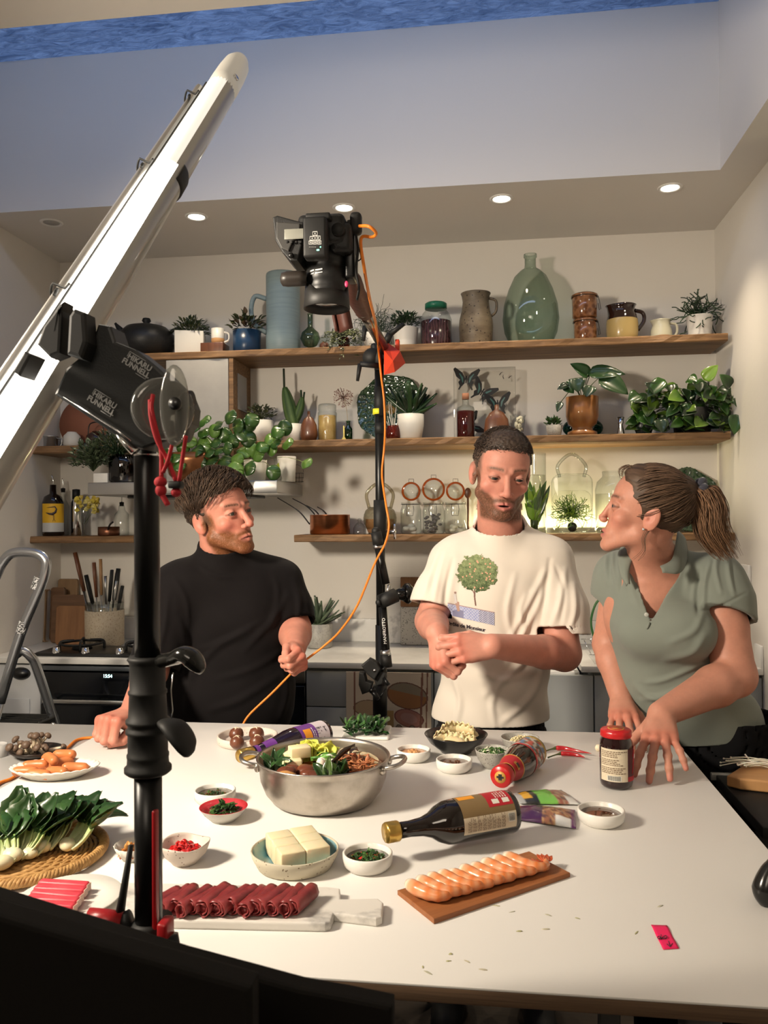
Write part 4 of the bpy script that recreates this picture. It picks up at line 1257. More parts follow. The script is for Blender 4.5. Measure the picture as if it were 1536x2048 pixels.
  if 895<x<989 and top<y<bot:
   if y<top+1.8:return(.36,.25,.25)
   if 905<x<927 and y>1218+abs(x-916)*.3:return(.22,.22,.34)
   k=(int((x-895)/3.2)+int((y-top)/3.2))%2
   if x>958:return(.10,.11,.22)if(math.sin((x-958)*1.5)*math.sin((y-top)*1.5)>.1)else(.50,.50,.60)
   return(.26,.29,.52)if k and math.sin(x*1.3)*math.cos(y*1.1)>-.3 else(.46,.48,.62)
  return None
 mb=MB();st=.55;cache={}
 nxp=int((996-890)/st);nyp=int((1252-1104)/st)
 for j in range(nyp):
  for i in range(nxp):
   x,y=890+i*st,1104+j*st
   c_=ink(x,y)
   if c_ is None:continue
   ids=[]
   for a,b in((0,0),(1,0),(1,1),(0,1)):
    key=(i+a,j+b)
    if key not in cache:cache[key]=onto(890+(i+a)*st,1104+(j+b)*st)
    ids.append(cache[key])
   if any(p is None for p in ids):continue
   mb.add(ids,[(0,3,2,1)],None,0,True,c_)
 mb.build('print',pm,shirt)
 tb=MB()
 text_mb('Dr\u00f4le de Monsieur',10.5,None,tb,0,0,col=(.05,.04,.05),bold=.3,spacing=.95,
 wrap=lambda p:onto(932.5+p.x,1253+p.x*.19-p.y,.0011)or V((0,0,0)))
 tb.build('lettering',pm,shirt)
 trousers(r,O,hip,rel_cloth,(.16,.125),mat('dark_trousers',(.012,.011,.012),rough=.8,spec=.2),.93)
 # cropped hair
 prims=[((0,-1.5,3.45),(7.42,9.28,8.42),.5),((0,1.4,6.9),(5.9,5.7,5.1),.8)]
 cuts=[((0,9.5,2.3),(5.6,5.4,5.7),.3),((7.2,5.6,.0),(2.8,3.7,4.6),.3),((-7.2,5.6,.0),(2.8,3.7,4.6),.3),((0,0,-7.7),(14,14,8.4),.3),((8.2,-1.0,-1.0),(2.0,2.4,3.4),.2),((-8.2,-1.0,-1.0),(2.0,2.4,3.4),.2),((0,5,-4.2),(12,6.5,5.5),.3)]
 nf=lambda P:-.0035*(vnoise(P,1.9,3)-.5)-.0016*(vnoise(P,4.5,4)-.5)+.0012*step(-P[:,2],-4.5,0)
 vs,q=hair_shell(M,R,s,prims,cuts,noise_fn=nf)
 Mi=np.array(M.inverted());P=vs@Mi[:3,:3].T+Mi[:3,3]
 tone=(.7+.9*(vnoise(P,3.2,9)-.35))*(1+.45*(1-step(P[:,2],3,7)))
 hc_=np.array((.062,.042,.031))[None]*tone[:,None]
 mb=MB();rng=random.Random(5)
 rootf=lambda p:1.0 if(p.z>6.6 and p.y<6.9)else(.8 if p.z>3.2 and p.y<2.5 else 0)
 flow=lambda p,g:(g.uniform(-.9,.9),.8+g.uniform(-.6,.3),g.uniform(-.3,.6))
 paths=scalp_paths(M,rng,3200,rootf,flow,lambda p:1.25 if p.z>6 else .6,lambda p,t:.15+.75*t if p.z>6 else .12+.16*t,steps=4,shell=(7.5,9.3,8.6))
 strands(mb,paths,.0010,lambda i:tuple(c*(.5+1.3*hs(i,3))for c in(.085,.06,.046)))
 sv=np.array([tuple(p)for p in mb.v])-np.array(O);sq=np.array(mb.f);sc=np.array(mb.cols)
 np_object('hair',[(vs-np.array(O),q,hc_,0),(sv,sq,sc,0)],[hair_m],r)
 return r
 # ================================================================== person in green polo
SK_C=(.49,.225,.155)
def person_green():
 hip=J(1425,1470,2.10)
 r=root('person', 'person in a sage green polo leaning over the table, brown hair in a ponytail', 'person',(hip.x,hip.y,0))
 O=V(r.location);parts=[]
 nb=J(1306,1128,1.985);hc=J(1289,1026,1.905);s=.93
 M,R=head_frame(hc,math.radians(-97),math.radians(15),math.radians(-4),s)
 sR,sL=J(1240,1150,2.06),J(1430,1160,1.97)
 ch=J(1322,1240,1.99)
 lo=hc-V((.125,.125,.135));hi=hc+V((.125,.125,.135))
 F=Field(AXF(min(lo.x,nb.x-.14),max(hi.x,nb.x+.16),.0032,((lo.x,hi.x,.0017),)),AXF(min(lo.y,nb.y-.15),nb.y+.14,.0032,((lo.y,hi.y,.0017),)),AXF(ch.z-.10,hi.z,.0032,((lo.z,hi.z,.0017),)))
 add_head(F,M,R,s,female=True,eye_open=.40,mouth=.55,jaw=.95)
 F.cone(M@V((0,-2.0,-5.0)),nb,.050,.054,.02)
 F.cone(nb,nb+V((0,.02,-.05)),.056,.075,.03)
 F.cone(nb+V((-.02,.03,-.055)),sR,.046,.036,.02);F.cone(nb+V((.03,.03,-.055)),sL,.050,.042,.02)
 F.ell(ch+V((0,.025,.02)),(.13,.095,.15),.04)
 # collar bones
 F.crease([nb+V((-.012,-.075,-.045)),nb+V((-.06,-.055,-.035))],.008,.003);F.crease([nb+V((.012,-.075,-.045)),nb+V((.08,-.055,-.035))],.008,.003)
 vs,q=F.mesh();vs=smooth_np(vs,q,1,.35)
 col=head_colours(vs,M,SK_C,beard=0,brow_col=(.05,.03,.02),lip=(.40,.12,.11),blush=(.60,.22,.16),female=True,mouth=.55)
 parts.append((vs,q,col,0));parts+=eyes(M,R,s,gaze=(0,1,.1),iris=(.04,.055,.06))
 T_=Field(AXF(O.x-.40,O.x+.28,.006),AXF(O.y-.3,O.y+.25,.006),AXF(.02,ch.z,.006))
 T_.ell(ch+V((0,.03,.02)),(.115,.08,.14),.03);T_.ell(J(1350,1340,2.04),(.10,.075,.11),.04);T_.ell(hip,(.12,.09,.12),.04);T_.cone(J(1350,1340,2.04),hip,.09,.095,.04)
 for sx in(-1,1):
  limb(T_,[hip+V((sx*.085,0,-.05)),V((O.x+sx*.09,O.y+.02,.48)),V((O.x+sx*.10,O.y+.05,.09))],[.068,.048,.036])
  T_.cone(V((O.x+sx*.10,O.y+.06,.055)),V((O.x+sx*.11,O.y-.10,.045)),.036,.032,.02)
 v2,q2=T_.mesh();parts.append((v2,q2,np.tile(np.array(SK_C),(len(v2),1)),0))
 # her right arm (far hand on the table)
 el,wr=J(1217,1288,2.09),J(1243,1398,1.985)
 fd=V((-.05,-.80,-.33))
 G=field_box([sR,el,wr,wr+fd*.12],.07,.0022)
 limb(G,[sR,el],[.040,.038]);limb(G,[el,el.lerp(wr,.3),wr],[.038,.037,.026])
 cu=[(.30,.30,.2),(.25,.25,.2),(.25,.25,.2),(.25,.3,.2)]
 _,kn=add_hand(G,wr,fd,(-.05,-.42,.80),-1,cu,spread=(.20,.05,-.12,-.28),thumb=[(.016,.022,-.008),(.040,.048,-.018),(.052,.074,-.024),(.058,.096,-.028)],s=.86)
 v3,q3=G.mesh();parts.append((v3,q3,arm_colours(v3,SK_C,kn),0))
 # her left arm (near hand, fingers spread on the table)
 el,wr=J(1470,1352,1.90),J(1322,1428,1.765)
 fd=V((-.16,-.60,-.345))
 G=field_box([sL,el,wr,wr+fd*.13],.075,.0022)
 limb(G,[sL,sL.lerp(el,.5),el],[.052,.050,.045]);limb(G,[el,el.lerp(wr,.28),wr],[.046,.045,.027])
 cu=[(.30,.42,.25),(.18,.35,.2),(.12,.32,.2),(.05,.35,.2)]
 tips,kn=add_hand(G,wr,fd,(-.10,-.55,.75),1,cu,spread=(.30,.10,-.16,-.42),thumb=[(.016,.022,-.008),(.040,.046,-.018),(.058,.070,-.026),(.070,.090,-.032)],s=.90)
 v3,q3=G.mesh();cl=arm_colours(v3,SK_C,kn)
 wgt=np.clip(gsum(v3,[(tuple(t_[2]),.008,.8)for t_ in tips]),0,.55)[:,None];cl=cl*(1-wgt)+np.array((.50,.17,.14))*wgt
 mole=gsum(v3,[(tuple(J(1481,1322,1.85)),.012,0)])
 parts.append((v3,q3,cl,0))
 for k,pr in enumerate(parts):parts[k]=(np.asarray(pr[0])-np.array(O),*pr[1:])
 np_object('body',parts,[skin,eye_m],r)
 # polo
 sage=mat('sage_jersey',(.185,.205,.175),rough=.85,spec=.2,sheen=.15,bump=.15,bscale=900)
 elR,elL=J(1217,1288,2.09),J(1470,1352,1.90)
 def fn(F):
  F.cone(nb+V((-.03,.03,-.05)),sR,.062,.060,.03);F.cone(nb+V((.03,.03,-.05)),sL,.062,.062,.03)
  F.cone(nb+V((0,.018,-.06)),nb+V((0,.012,-.012)),.074,.064,.02)
  F.ell(ch+V((.004,.03,.02)),(.132,.105,.155),.04)
  F.ell(J(1294,1262,1.93),(.062,.058,.062),.05);F.ell(J(1372,1266,1.90),(.068,.058,.064),.05)
  F.ell(J(1345,1345,2.02),(.118,.098,.13),.06);F.cone(J(1350,1360,2.03),hip+V((-.01,0,.02)),.112,.130,.05)
  dR=(elR-sR).normalized();dL=(elL-sL).normalized();ops=[]
  ops.append(sleeve(F,[sR,sR.lerp(elR,.25),sR.lerp(elR,.6)],[.050,.058,.054],sR.lerp(elR,.34),dR+V((-.05,0,0)),.044))
  ops.append(sleeve(F,[sL,sL.lerp(elL,.22),sL.lerp(elL,.6)],[.056,.074,.070],sL.lerp(elL,.36),dL+V((-.38,0,0)),.062))
  F.ripple(lambda x,y,z:.0013*np.sin(x*40+z*23+y*9)*np.sin(z*27-x*19))
  F.shell(.0038)
  # open V neck
  pa=nb+V((-.0,-.02,-.012))
  F.cut(nb+V((0,.01,.012)),V((0,-.2,1)),.062,.12)
  for t in range(14):
   f=t/13;w2=.050*(1-f)+.002
   c_=nb.lerp(J(1298,1238,1.90),f)
   F.cone(c_+V((.0,-.16,.0)),c_+V((0,.0,.0)),w2,w2,0,True)
  F.cut(hip+V((0,0,.012)),V((.12,0,-1)),.5,.3)
  for o_ in ops:F.cut(*o_)
 rel_cloth=cloth_maker(r,O)
 polo=rel_cloth('polo',(sR.x-.12,O.y-.40,hip.z-.05),(sL.x+.16,O.y+.20,nb.z+.06),.0030,fn,sage,[
 ([(1285,1400),(1340,1388),(1430,1345)],7,8),([(1300,1425),(1370,1405),(1440,1365)],6,7),([(1405,1225),(1388,1262),(1340,1285)],8,6),([(1410,1270),(1385,1305),(1330,1320)],8,6),([(1436,1108),(1432,1140),(1442,1185)],5,7),([(1455,1112),(1458,1148),(1468,1190)],5,7),([(1420,1125),(1410,1165),(1408,1215)],5,7),([(1400,1140),(1394,1185),(1396,1228)],5,-8),
 ([(1295,1365),(1335,1358),(1420,1320)],6,6),([(1226,1102),(1226,1130),(1232,1168)],4,6),([(1214,1110),(1212,1135),(1214,1170)],4,6),([(1242,1110),(1244,1150),(1240,1185)],5,-7),([(1262,1130),(1262,1170),(1275,1210)],6,4),([(1380,1100),(1378,1140),(1372,1190)],7,5),([(1270,1370),(1290,1390),(1330,1405)],6,6),([(1398,1222),(1440,1212),(1492,1186)],3,-4)])
 # collar flaps, placket, buttons
 from mathutils.bvhtree import BVHTree
 me=polo.data;bvh=BVHTree.FromPolygons([v.co.copy()for v in me.vertices],[tuple(p.vertices)for p in me.polygons])
 def onto(px,py,off=.002):
  d=_ray(px,py).normalized();h,n_,i_,t_=bvh.ray_cast(CAM-O,d)
  if h is None:return V(J(px,py,1.95))-O
  if n_.dot(d)>0:n_=-n_
  return h+n_*off
 def flap(outer,inner,name):
  rows=[]
  A=spline(outer,6);B=spline(inner,6)
  for a,b in zip(A,B):rows.append([V(a).lerp(V(b),k/5)+V((0,-.004*math.sin(PI*k/5),.003*math.sin(PI*k/5)))for k in range(6)])
  MB().grid(rows,thick=.0025).build(name,sage,polo)
 flap([J(1372,1078,2.03)-O,J(1376,1112,1.955)-O,J(1362,1145,1.885)-O,J(1326,1146,1.870)-O],[J(1356,1062,2.0)-O,J(1350,1098,1.925)-O,J(1342,1120,1.895)-O,J(1320,1132,1.880)-O], 'collar')
 flap([J(1248,1086,2.02)-O,J(1236,1112,1.96)-O,J(1242,1150,1.925)-O,J(1254,1172,1.915)-O],[J(1276,1098,2.0)-O,J(1268,1112,1.945)-O,J(1258,1140,1.925)-O,J(1258,1168,1.915)-O], 'collar')
 pw=[onto(a,b,.003)for a,b in((1346,1165),(1330,1190),(1314,1215),(1300,1240),(1297,1252))]
 MB().tube(spline(pw,5),.0085,8,flat=.35).build('placket',sage,polo)
 btn=mat('grey_button',(.45,.46,.42),.3)
 for a,b in((1338,1166),(1317,1203),(1295,1234),(1340,1160)):
  MB().lathe([(0,.002),(.0035,.0022),(.0052,.001),(.005,0),(0,0)],16,T(onto(a,b,.011))@RX(PI/2)).build('button',btn,polo)
 trousers(r,O,hip,rel_cloth,(.165,.135),mat('black_jeans',(.006,.006,.007),rough=.85,spec=.15),hip.z+.06)
 # ring and ear stud
 silver=mat('silver',(.8,.8,.8),.15,1.0)
 hand_p=kn[0].lerp(tips[0][0],.35)-O;dd=(tips[0][0]-kn[0]).normalized()
 MB().lathe([(.0098,-.0018),(.0106,-.0018),(.0106,.0018),(.0098,.0018)],24,T(hand_p)@align(dd),closed=True).build('ring',silver,r)
 MB().ell(M@V((-7.9,-.3,-3.4))-O,.0035,12).build('earring',silver,r)
 # hair pulled back to a ponytail (tie at head-local back)
 tie=V((0,-9.9,8.6))
 prims=[((0,-1.8,3.5),(7.7,9.4,8.6),.5),((0,2.0,7.2),(5.9,5.4,4.6),.8),((0,-7.0,7.6),(4.2,3.8,3.4),1.5)]
 cuts=[((0,9.8,2.2),(6.6,5.4,7.2),.3),((7.4,4.6,-1.0),(3.0,3.9,4.4),.4),((-7.4,4.6,-1.0),(3.0,3.9,4.4),.4),((0,3.0,-9.8),(14,14,7.4),.3),((8.2,-.9,-1.6),(2.0,2.0,3.0),.2),((-8.2,-.9,-1.6),(2.0,2.0,3.0),.2)]
 def nf(P):
  d=P-np.array(tie);a=np.arctan2(d[:,2],np.abs(d[:,0])+.3*np.abs(d[:,1]));
  return-.0026*(vnoise(np.stack([a*9,P[:,0]*.5,P[:,1]*.12],1),1.3,3)-.5)-.0014*(vnoise(np.stack([a*22,P[:,0]*.8,P[:,1]*.2],1),1.5,5)-.5)
 vs,q=hair_shell(M,R,s,prims,cuts,noise_fn=nf)
 Mi=np.array(M.inverted());P=vs@Mi[:3,:3].T+Mi[:3,3]
 d=P-np.array(tie);a=np.arctan2(d[:,2],np.abs(d[:,0])+.3*np.abs(d[:,1]))
 tone=.7+.9*(vnoise(np.stack([a*16,P[:,0]*.6,P[:,1]*.15],1),1.4,9)-.35)
 hc_=np.array((.085,.050,.030))[None]*tone[:,None]
 rng=random.Random(6);mb=MB()
 rootf=lambda p:1.0 if(p.z>8.8-max(0,5-p.y)*3.2 and p.y<6.6 and p.z>-1 and not(abs(p.x)>6.6 and p.y>-3 and p.z<1.6))else 0
 flow=lambda p,g:tuple((tie-p).normalized()+V((g.uniform(-.1,.1),0,g.uniform(-.08,.08))))
 def lng(p):return(tie-p).length*.85
 paths=scalp_paths(M,rng,950,rootf,flow,lng,lambda p,t:.32+.45*math.sin(PI*min(1,t)),steps=9,shell=(7.7,9.5,8.7))
 # loose wisps at the forehead and nape
 for i in range(14):
  b=V((rng.uniform(-3,3),5.0+rng.uniform(-.6,.4),8.6));w_=[b,b+V((0,1.3,1.0+rng.random())),b+V((rng.uniform(-1,1),2.6+rng.random(),.4)),b+V((rng.uniform(-1,1),2.6,-1.2+rng.uniform(-1,1)))]
  paths.append([M@p for p in spline(w_,3)])
 for i in range(10):
  b=V((-6.9,-.6+rng.uniform(-1.5,1.0),-3.0));w_=[b,b+V((-.3,.6,-2.5)),b+V((-.2,-.2,-5-rng.random())),b+V((-.6,.6+rng.random(),-8))]
  if i<4:paths.append([M@p for p in spline(w_,3)])
 strands(mb,paths,.0009,lambda i:tuple(c*(.55+1.25*hs(i,3))for c in(.105,.062,.038)))
 # ponytail
 Tw=M@tie
 path=[Tw,J(1404,985,Tw.y),J(1418,1020,Tw.y-.005),J(1424,1060,Tw.y-.01),J(1444,1095,Tw.y-.01),J(1464,1122,Tw.y)]
 cp=spline(path,5);nt=len(cp)
 for i in range(520):
  a=rng.uniform(0,2*PI);rr=math.sqrt(rng.random());ph=rng.uniform(-.8,.8);cut_=rng.uniform(.62,1)
  pts=[]
  for k,p in enumerate(cp):
   t=k/(nt-1)
   if t>cut_:break
   w_=(.014+.030*math.sin(PI*min(1,t*.8+.06))*(1-.45*t))*rr
   pts.append(p+V((math.cos(a+ph*t)*w_+.006*math.sin(5*t+i),math.sin(a+ph*t)*w_,.35*w_*math.cos(a))))
  if len(pts)>3:strands(mb,[pts],.0011,tuple(c*(.5+1.2*hs(i,5))for c in(.15,.080,.042)),i)
 sv=np.array([tuple(p)for p in mb.v])-np.array(O);sq=np.array(mb.f);sc=np.array(mb.cols)
 np_object('hair',[(vs-np.array(O),q,hc_,0),(sv,sq,sc,0)],[hair_m],r)
 tube=MB();ax=(cp[2]-cp[0]).normalized();Mt=T(Tw+ax*.008-O)@align(ax)
 rpts=[]
 for k in range(48):
  a=2*PI*k/48;rr=.019+.004*math.sin(a*7);rpts.append((rr*math.cos(a),rr*math.sin(a),.004*math.sin(a*5)))
 tube.tube([Mt@V(p)for p in rpts],.0085,8,closed=True).build('hair_tie',mat('dark_scrunchie',(.03,.03,.045),.9,sheen=.4),r)
 return r
person_black();person_white();person_green()
# ------------------------------------------------------------------ light stand with the tilted tube light
blk_paint=mat('black_satin_metal',(.010,.010,.010),rough=.32,metal=.4,spec=.5)
blk_rub=mat('black_rubber',(.0065,.0065,.006),rough=.6)
red_pl=mat('red_plastic',(.33,.012,.015),rough=.35)
orange_cable=mat('orange_cable',(.78,.22,.02),rough=.45)
red_cord=mat('red_cord',(.42,.012,.02),rough=.7,bump=.4,bscale=900)
clear_pl=glass('clear_plastic',(.80,.80,.77),refl=.10,body=.10,body_col=(.5,.5,.47))
LY=.80
lp=J(294,1040,LY)
def lz(py):return J(294,py,LY).z
r=root('light_stand', 'black telescopic light stand with wing knobs and red leg joints, nearest the camera', 'light stand',(lp.x,lp.y,0))
k=pxm(lp)
MB().lathe([(0,lz(1320)),(25*k,lz(1320)),(25*k,lz(914)),(22*k,lz(910)),(0,lz(910))],32).build('upper_tube',blk_paint,r)
pr=[]
for y_,w_ in((1312,0),(1312,36),(1318,40),(1324,36),(1330,35),(1378,35),(1381,38),(1386,38),(1389,36),(1434,38),(1438,43),(1444,43),(1448,39),(1454,39),(1458,43),(1464,43),(1468,39),(1504,39),(1507,41),(1512,41),(1515,40),(1528,41),(1533,46),(1541,46),(1546,40),(1547,0)):pr.append((w_*k,lz(y_)))
sl=MB().lathe(pr[::-1],40).build('clamp_sleeve',blk_rub,r)
MB().lathe([(0,lz(1880)),(27*k,lz(1880)),(27*k,lz(1545)),(0,lz(1545))],32).build('lower_tube',blk_paint,r)
MB().box((21*k,-.006,(lz(1612)+lz(1850))/2),(9*k,.014,lz(1612)-lz(1850)),bev=.002).build('red_slide_bar',red_pl,r)
# wing knobs
def kn(pts,rs,n,flat=.55):return MB().tube(spline(pts,5),rs,n,flat=flat)
ox=lambda px,py,dy=0:J(px,py,LY+dy)-V((lp.x,lp.y,0))
sp=spline([ox(325,1322,-.01),ox(352,1315,-.02),ox(368,1308,-.03),ox(385,1318,-.03),ox(398,1335,-.03),ox(400,1348,-.028)],5)
w1=MB().tube(sp,[.010,.010,.010,.010,.010,.0105,.011,.011,.011,.011,.0115,.012,.0125,.013,.0135,.0135,.013,.0125,.012,.011,.010,.009,.007,.005,.003,.001][:len(sp)],14,flat=.7)
w1 .build('wing_knob',mat('black_gloss_plastic',(.012,.012,.011),.18),sl)
sp=spline([ox(328,1444,-.012),ox(345,1452,-.02),ox(362,1472,-.022),ox(376,1494,-.022),ox(382,1506,-.02)],6)
MB().tube(sp,[.004+.0125*math.sin(PI*min(1,.12+.80*i/(len(sp)-1)))for i in range(len(sp))],14,flat=.45).build('wing_knob',blk_rub,sl)
MB().tube([ox(346,1345,-.02),ox(342,1380,-.02),ox(345,1420,-.02),ox(341,1448,-.015)],.0006,6).build('wire_loop',chrome,sl)
# hub and legs
hub=MB().lathe([(0,lz(1885)),(34*k,lz(1885)),(34*k,lz(1846)),(28*k,lz(1840)),(0,lz(1840))],24)
hub.tube([ox(262,1838,0),ox(243,1846,-.002)],.010,12)
hb=hub.build('leg_hub',blk_rub,r)
MB().tube([ox(244,1843,-.004),ox(212,1840,-.006),ox(176,1836,-.008)],[.0095,.0105,.010],16).build('leg_joint',red_pl,hb)
MB().box(ox(331,1860,-.012),(22*k,.022,42*k),bev=.003).build('leg_joint',red_pl,hb)
for i,(dx,dy)in enumerate(((-.30,-.02),(.24,-.12),(.02,.26))):
 h0=V((dx*.1,dy*.1,lz(1858)));MB().tube([h0,V((dx,dy,.015))],[.012,.010],10).tube([V((dx,dy,.03)),V((dx*1.03,dy*1.03,0.0))],.014,10).build('leg',blk_paint,r)
MB().tube([ox(262,1690,.01),ox(246,1790,.0),ox(236,1850,0)],[.004,.006,.008],8,flat=.6).build('brace',blk_rub,r)
# spigot and clamp head
MB().lathe([(0,lz(914)),(23*k,lz(914)),(25*k,lz(911)),(25*k,lz(908)),(21*k,lz(905)),(21*k,lz(895)),(17*k,lz(893)),(17*k,lz(884)),(0,lz(884))],24).build('spigot',chrome,r)
# black sand-filled clamp plate with white lettering
def clamp_head():
 c0=ox(230,790,-.015)
 r2=root('light_clamp', 'black lettered clamp block with clear turning knob holding the tube light', 'clamp',V((lp.x,lp.y,0))+c0)
 O=V(r2 .location)
 q=lambda px,py,dy=0:J(px,py,LY-.015+dy)-O
 poly=[(126,794),(150,742),(196,704),(212,655),(236,660),(246,690),(286,706),(330,742),(380,790),(391,818),(388,850),(345,886),(300,902),(276,895),(228,862)]
 pts=[q(a,b)for a,b in poly]
 mb=MB();n=len(pts)
 P2=[(p.x,p.z)for p in pts]
 mb.prism([(x,z)for x,z in P2],-.018,.018,M=RX(PI/2),bev=.003)
 blkf=mat('black_coated_fabric',(.011,.012,.012),rough=.42,spec=.45,bump=.12,bscale=500)
 mb.build('plate',blkf,r2)
 # tube grips
 g1=MB().prism([(q(a,b).x,q(a,b).z)for a,b in((115,705),(128,670),(160,628),(166,622),(162,640),(164,652),(160,722),(140,730))],.016,.040,M=RX(PI/2),bev=.003)
 g1 .build('grip',blk_rub,r2)
 g2=MB().prism([(q(a,b).x,q(a,b).z)for a,b in((172,724),(176,650),(186,636),(207,644),(211,700),(200,732))],.014,.040,M=RX(PI/2),bev=.004)
 g2 .build('grip',blk_rub,r2)
 MB().prism([(q(a,b).x,q(a,b).z)for a,b in((75,758),(98,720),(110,726),(88,768))],.016,.045,M=RX(PI/2),bev=.002).build('grip',blk_rub,r2)
 MB().tube([q(128,794,-.022),q(236,862,-.022),q(262,882,-.022)],.0012,8).build('metal_edge',chrome,r2)
 MB().tube([q(232,864,-.012),q(246,878,-.014),q(272,902,-.012)],[.003,.007,.010],12,flat=.5).build('receiver',mat('bright_metal',(.7,.7,.68),.22,1.0),r2)
 # lettering, with its box lines
 ink=mat('pale_print',(.34,.34,.33),.6)
 for(cx,cy),a in(((276,731),-.56),((206,806),-.56)):
  tb=MB()
  c=q(cx,cy,-.0186)
  Mt=T(c)@RX(PI/2)@RZ(a)
  text_mb('HIKARU',15*k,Mt@T(0,6.5*k,0),tb,0,.0002,bold=.0002)
  text_mb('FUNNELL',15*k,Mt@T(-1*k,-6.5*k,0),tb,0,.0002,bold=.0002)
  for(x0,y0,x1,y1)in((-28,15,10,15),(-28,15,-28,4),(4,-15,27,-15),(27,-15,27,-5)):
   tb.tube([Mt@V((x0*k,y0*k,.0003)),Mt@V((x1*k,y1*k,.0003))],.0004,4)
  tb.build('lettering',ink,r2)
  # clear round knob with an oval turning handle
 kc=q(325,818,-.026);ax=V((.45,-.85,-.05)).normalized();A=T(kc)@align(ax)
 MB().lathe([(0,-.004),(.026,-.004),(.030,-.001),(.0305,.004),(.028,.009),(.020,.010),(.016,.006),(0,.006)],40,A).build('clear_knob',clear_pl,r2)
 hc=q(349,811,-.052)
 ov=[(.0135*math.cos(2*PI*i/28)*(1+.0*i),.0385*math.sin(2*PI*i/28))for i in range(28)]
 MB().prism(ov,-.007,.007,M=T(hc)@RZ(.12)@RX(PI/2),bev=.005,seg=4,smooth=True).build('clear_handle',clear_pl,r2)
 MB().lathe([(0,0),(.006,0),(.006,.004),(0,.005)],16,T(q(352,808,-.062))@RX(PI/2)).build('screw',dark_metal,r2)
 MB().lathe([(0,0),(.024,0),(.026,.003),(.026,.008),(0,.008)],28,T(q(364,832,-.012))@align(V((1,.1,-.1)))).build('end_cap',blk_rub,r2)
 # red cord
 cm=MB()
 cm.tube(spline([q(306,790,-.04),q(303,815,-.045),q(310,850,-.045),q(322,900,-.04),q(323,958,-.04)],6),.0022,8)
 cm.tube(spline([q(300,800,-.043),q(302,835,-.046),q(314,880,-.045),q(335,920,-.04),q(352,962,-.04)],6),.0022,8)
 cm.tube(spline([q(372,872,-.05),q(366,910,-.045),q(358,962,-.042)],6),.0020,8)
 cm.tube(spline([q(344,890,-.045),q(336,920,-.044),q(326,945,-.042)],6),.0020,8)
 cm.ell(q(321,964,-.040),(.0062,.006,.0055)).ell(q(322,981,-.040),(.0055,.0055,.006)).ell(q(352,985,-.04),(.005,.005,.0045))
 cm.tube(spline([q(322,985,-.04),q(328,996,-.04),q(336,1010,-.04)],4),.0028,8)
 cm.build('cord',red_cord,r2)
 MB().box(q(352,970,-.042),(.013,.012,.007),bev=.002).build('cord_lock',blk_rub,r2)
clamp_head()
# tube light
def tube_light():
 p0=J(-40,968,.70);p1=J(462,150,1.46);p0=p0-(p1-p0)*.16
 r=root('tube_light', 'long glowing tube light tilted across the left of the room', 'light',p0 .lerp(p1,.5))
 O=V(r.location);ax=(p1-p0).normalized();L=(p1-p0).length;R_=.0265
 tocam=(CAM-O).normalized();side=ax.cross(tocam).normalized();front=side.cross(ax).normalized()
 if side.x>0:side=-side  # towards the left of the picture
 def pt(a,t,rr):return p0+ax*(t*L)+(side*math.cos(a)+front*math.sin(a))*rr-O
 em=mat('tube_glow',(1,1,1),emit=9.0,emit_col=(1.0,.93,.80))
 shellm=mat('frosted_tube_shell',(.36,.35,.32),rough=.28,trans=0.0,spec=.6,coat=.5)
 def strip(a0,a1,n,rr=R_,t0=0,t1=.93,seg=24):
  g=[]
  for i in range(seg+1):
   t=t0+(t1-t0)*i/seg
   g.append([pt(a0+(a1-a0)*j/n,t,rr)for j in range(n+1)])
  return g
  # lit face from the left round towards the camera; grey shell round the right and the back
 em2=mat('tube_dim_glow',(.8,.78,.72),emit=.75,emit_col=(1.0,.94,.82),rough=.4)
 MB().grid(strip(-.55,1.68,14,t1=.655)).build('lit_face',em,r)
 MB().grid(strip(-.55,1.55,14,t0=.655)).build('dim_face',em2,r)
 MB().grid(strip(1.55,2*PI-.55,20)).build('shell',shellm,r)
 cap=MB();cap.tube([pt(0,.925,0),pt(0,.955,0),pt(0,1.0,0),pt(0,1.035,0),pt(0,1.055,0),pt(0,1.062,0)],[R_*1.0,R_*1.02,R_*1.0,R_*.92,R_*.70,R_*.3],28)
 cap.build('end_cap',mat('frosted_cap',(.62,.60,.54),rough=.4,emit=.12,emit_col=(1,.95,.85)),r)
 MB().lathe([(0,0),(.006,0),(.006,.003),(0,.003)],16,T(pt(1.9,.955,R_))@align(side*math.cos(1.9)+front*math.sin(1.9))).build('bolt',chrome,r)
 rail=MB();rail.tube([pt(-.35,.0,R_*1.45),pt(-.35,.92,R_*1.35)],.0062,8)
 rail.build('rail',mat('pale_aluminium',(.62,.61,.58),.35,.9),r)
 MB().tube([pt(-.08,.0,R_*1.06),pt(-.08,.93,R_*1.06)],.0016,6).build('dark_seam',blk_rub,r)
 for t in(.38,.655,.875):
  tie=MB();n=20
  tie.tube([pt(-1.2+1.5*j/n,t,R_*(1.75 if 4<j<16 else 1.2))for j in range(n+1)],.0016,6).tube([pt(-.2,t,R_*1.5),pt(-.1,t-.012,R_*1.45)],.0025,6)
  tie.build('cable_tie',blk_rub,r)
 col_=MB();n=24
 g=[]
 for t in(.628,.634,.660,.666):
  rr=R_*(1.02 if t in(.628,.666)else 1.09);g.append([pt(1.95+2.6*j/n,t,rr)for j in range(n+1)])
 col_.grid(g,thick=.001).build('collar',blk_rub,r)
tube_light()
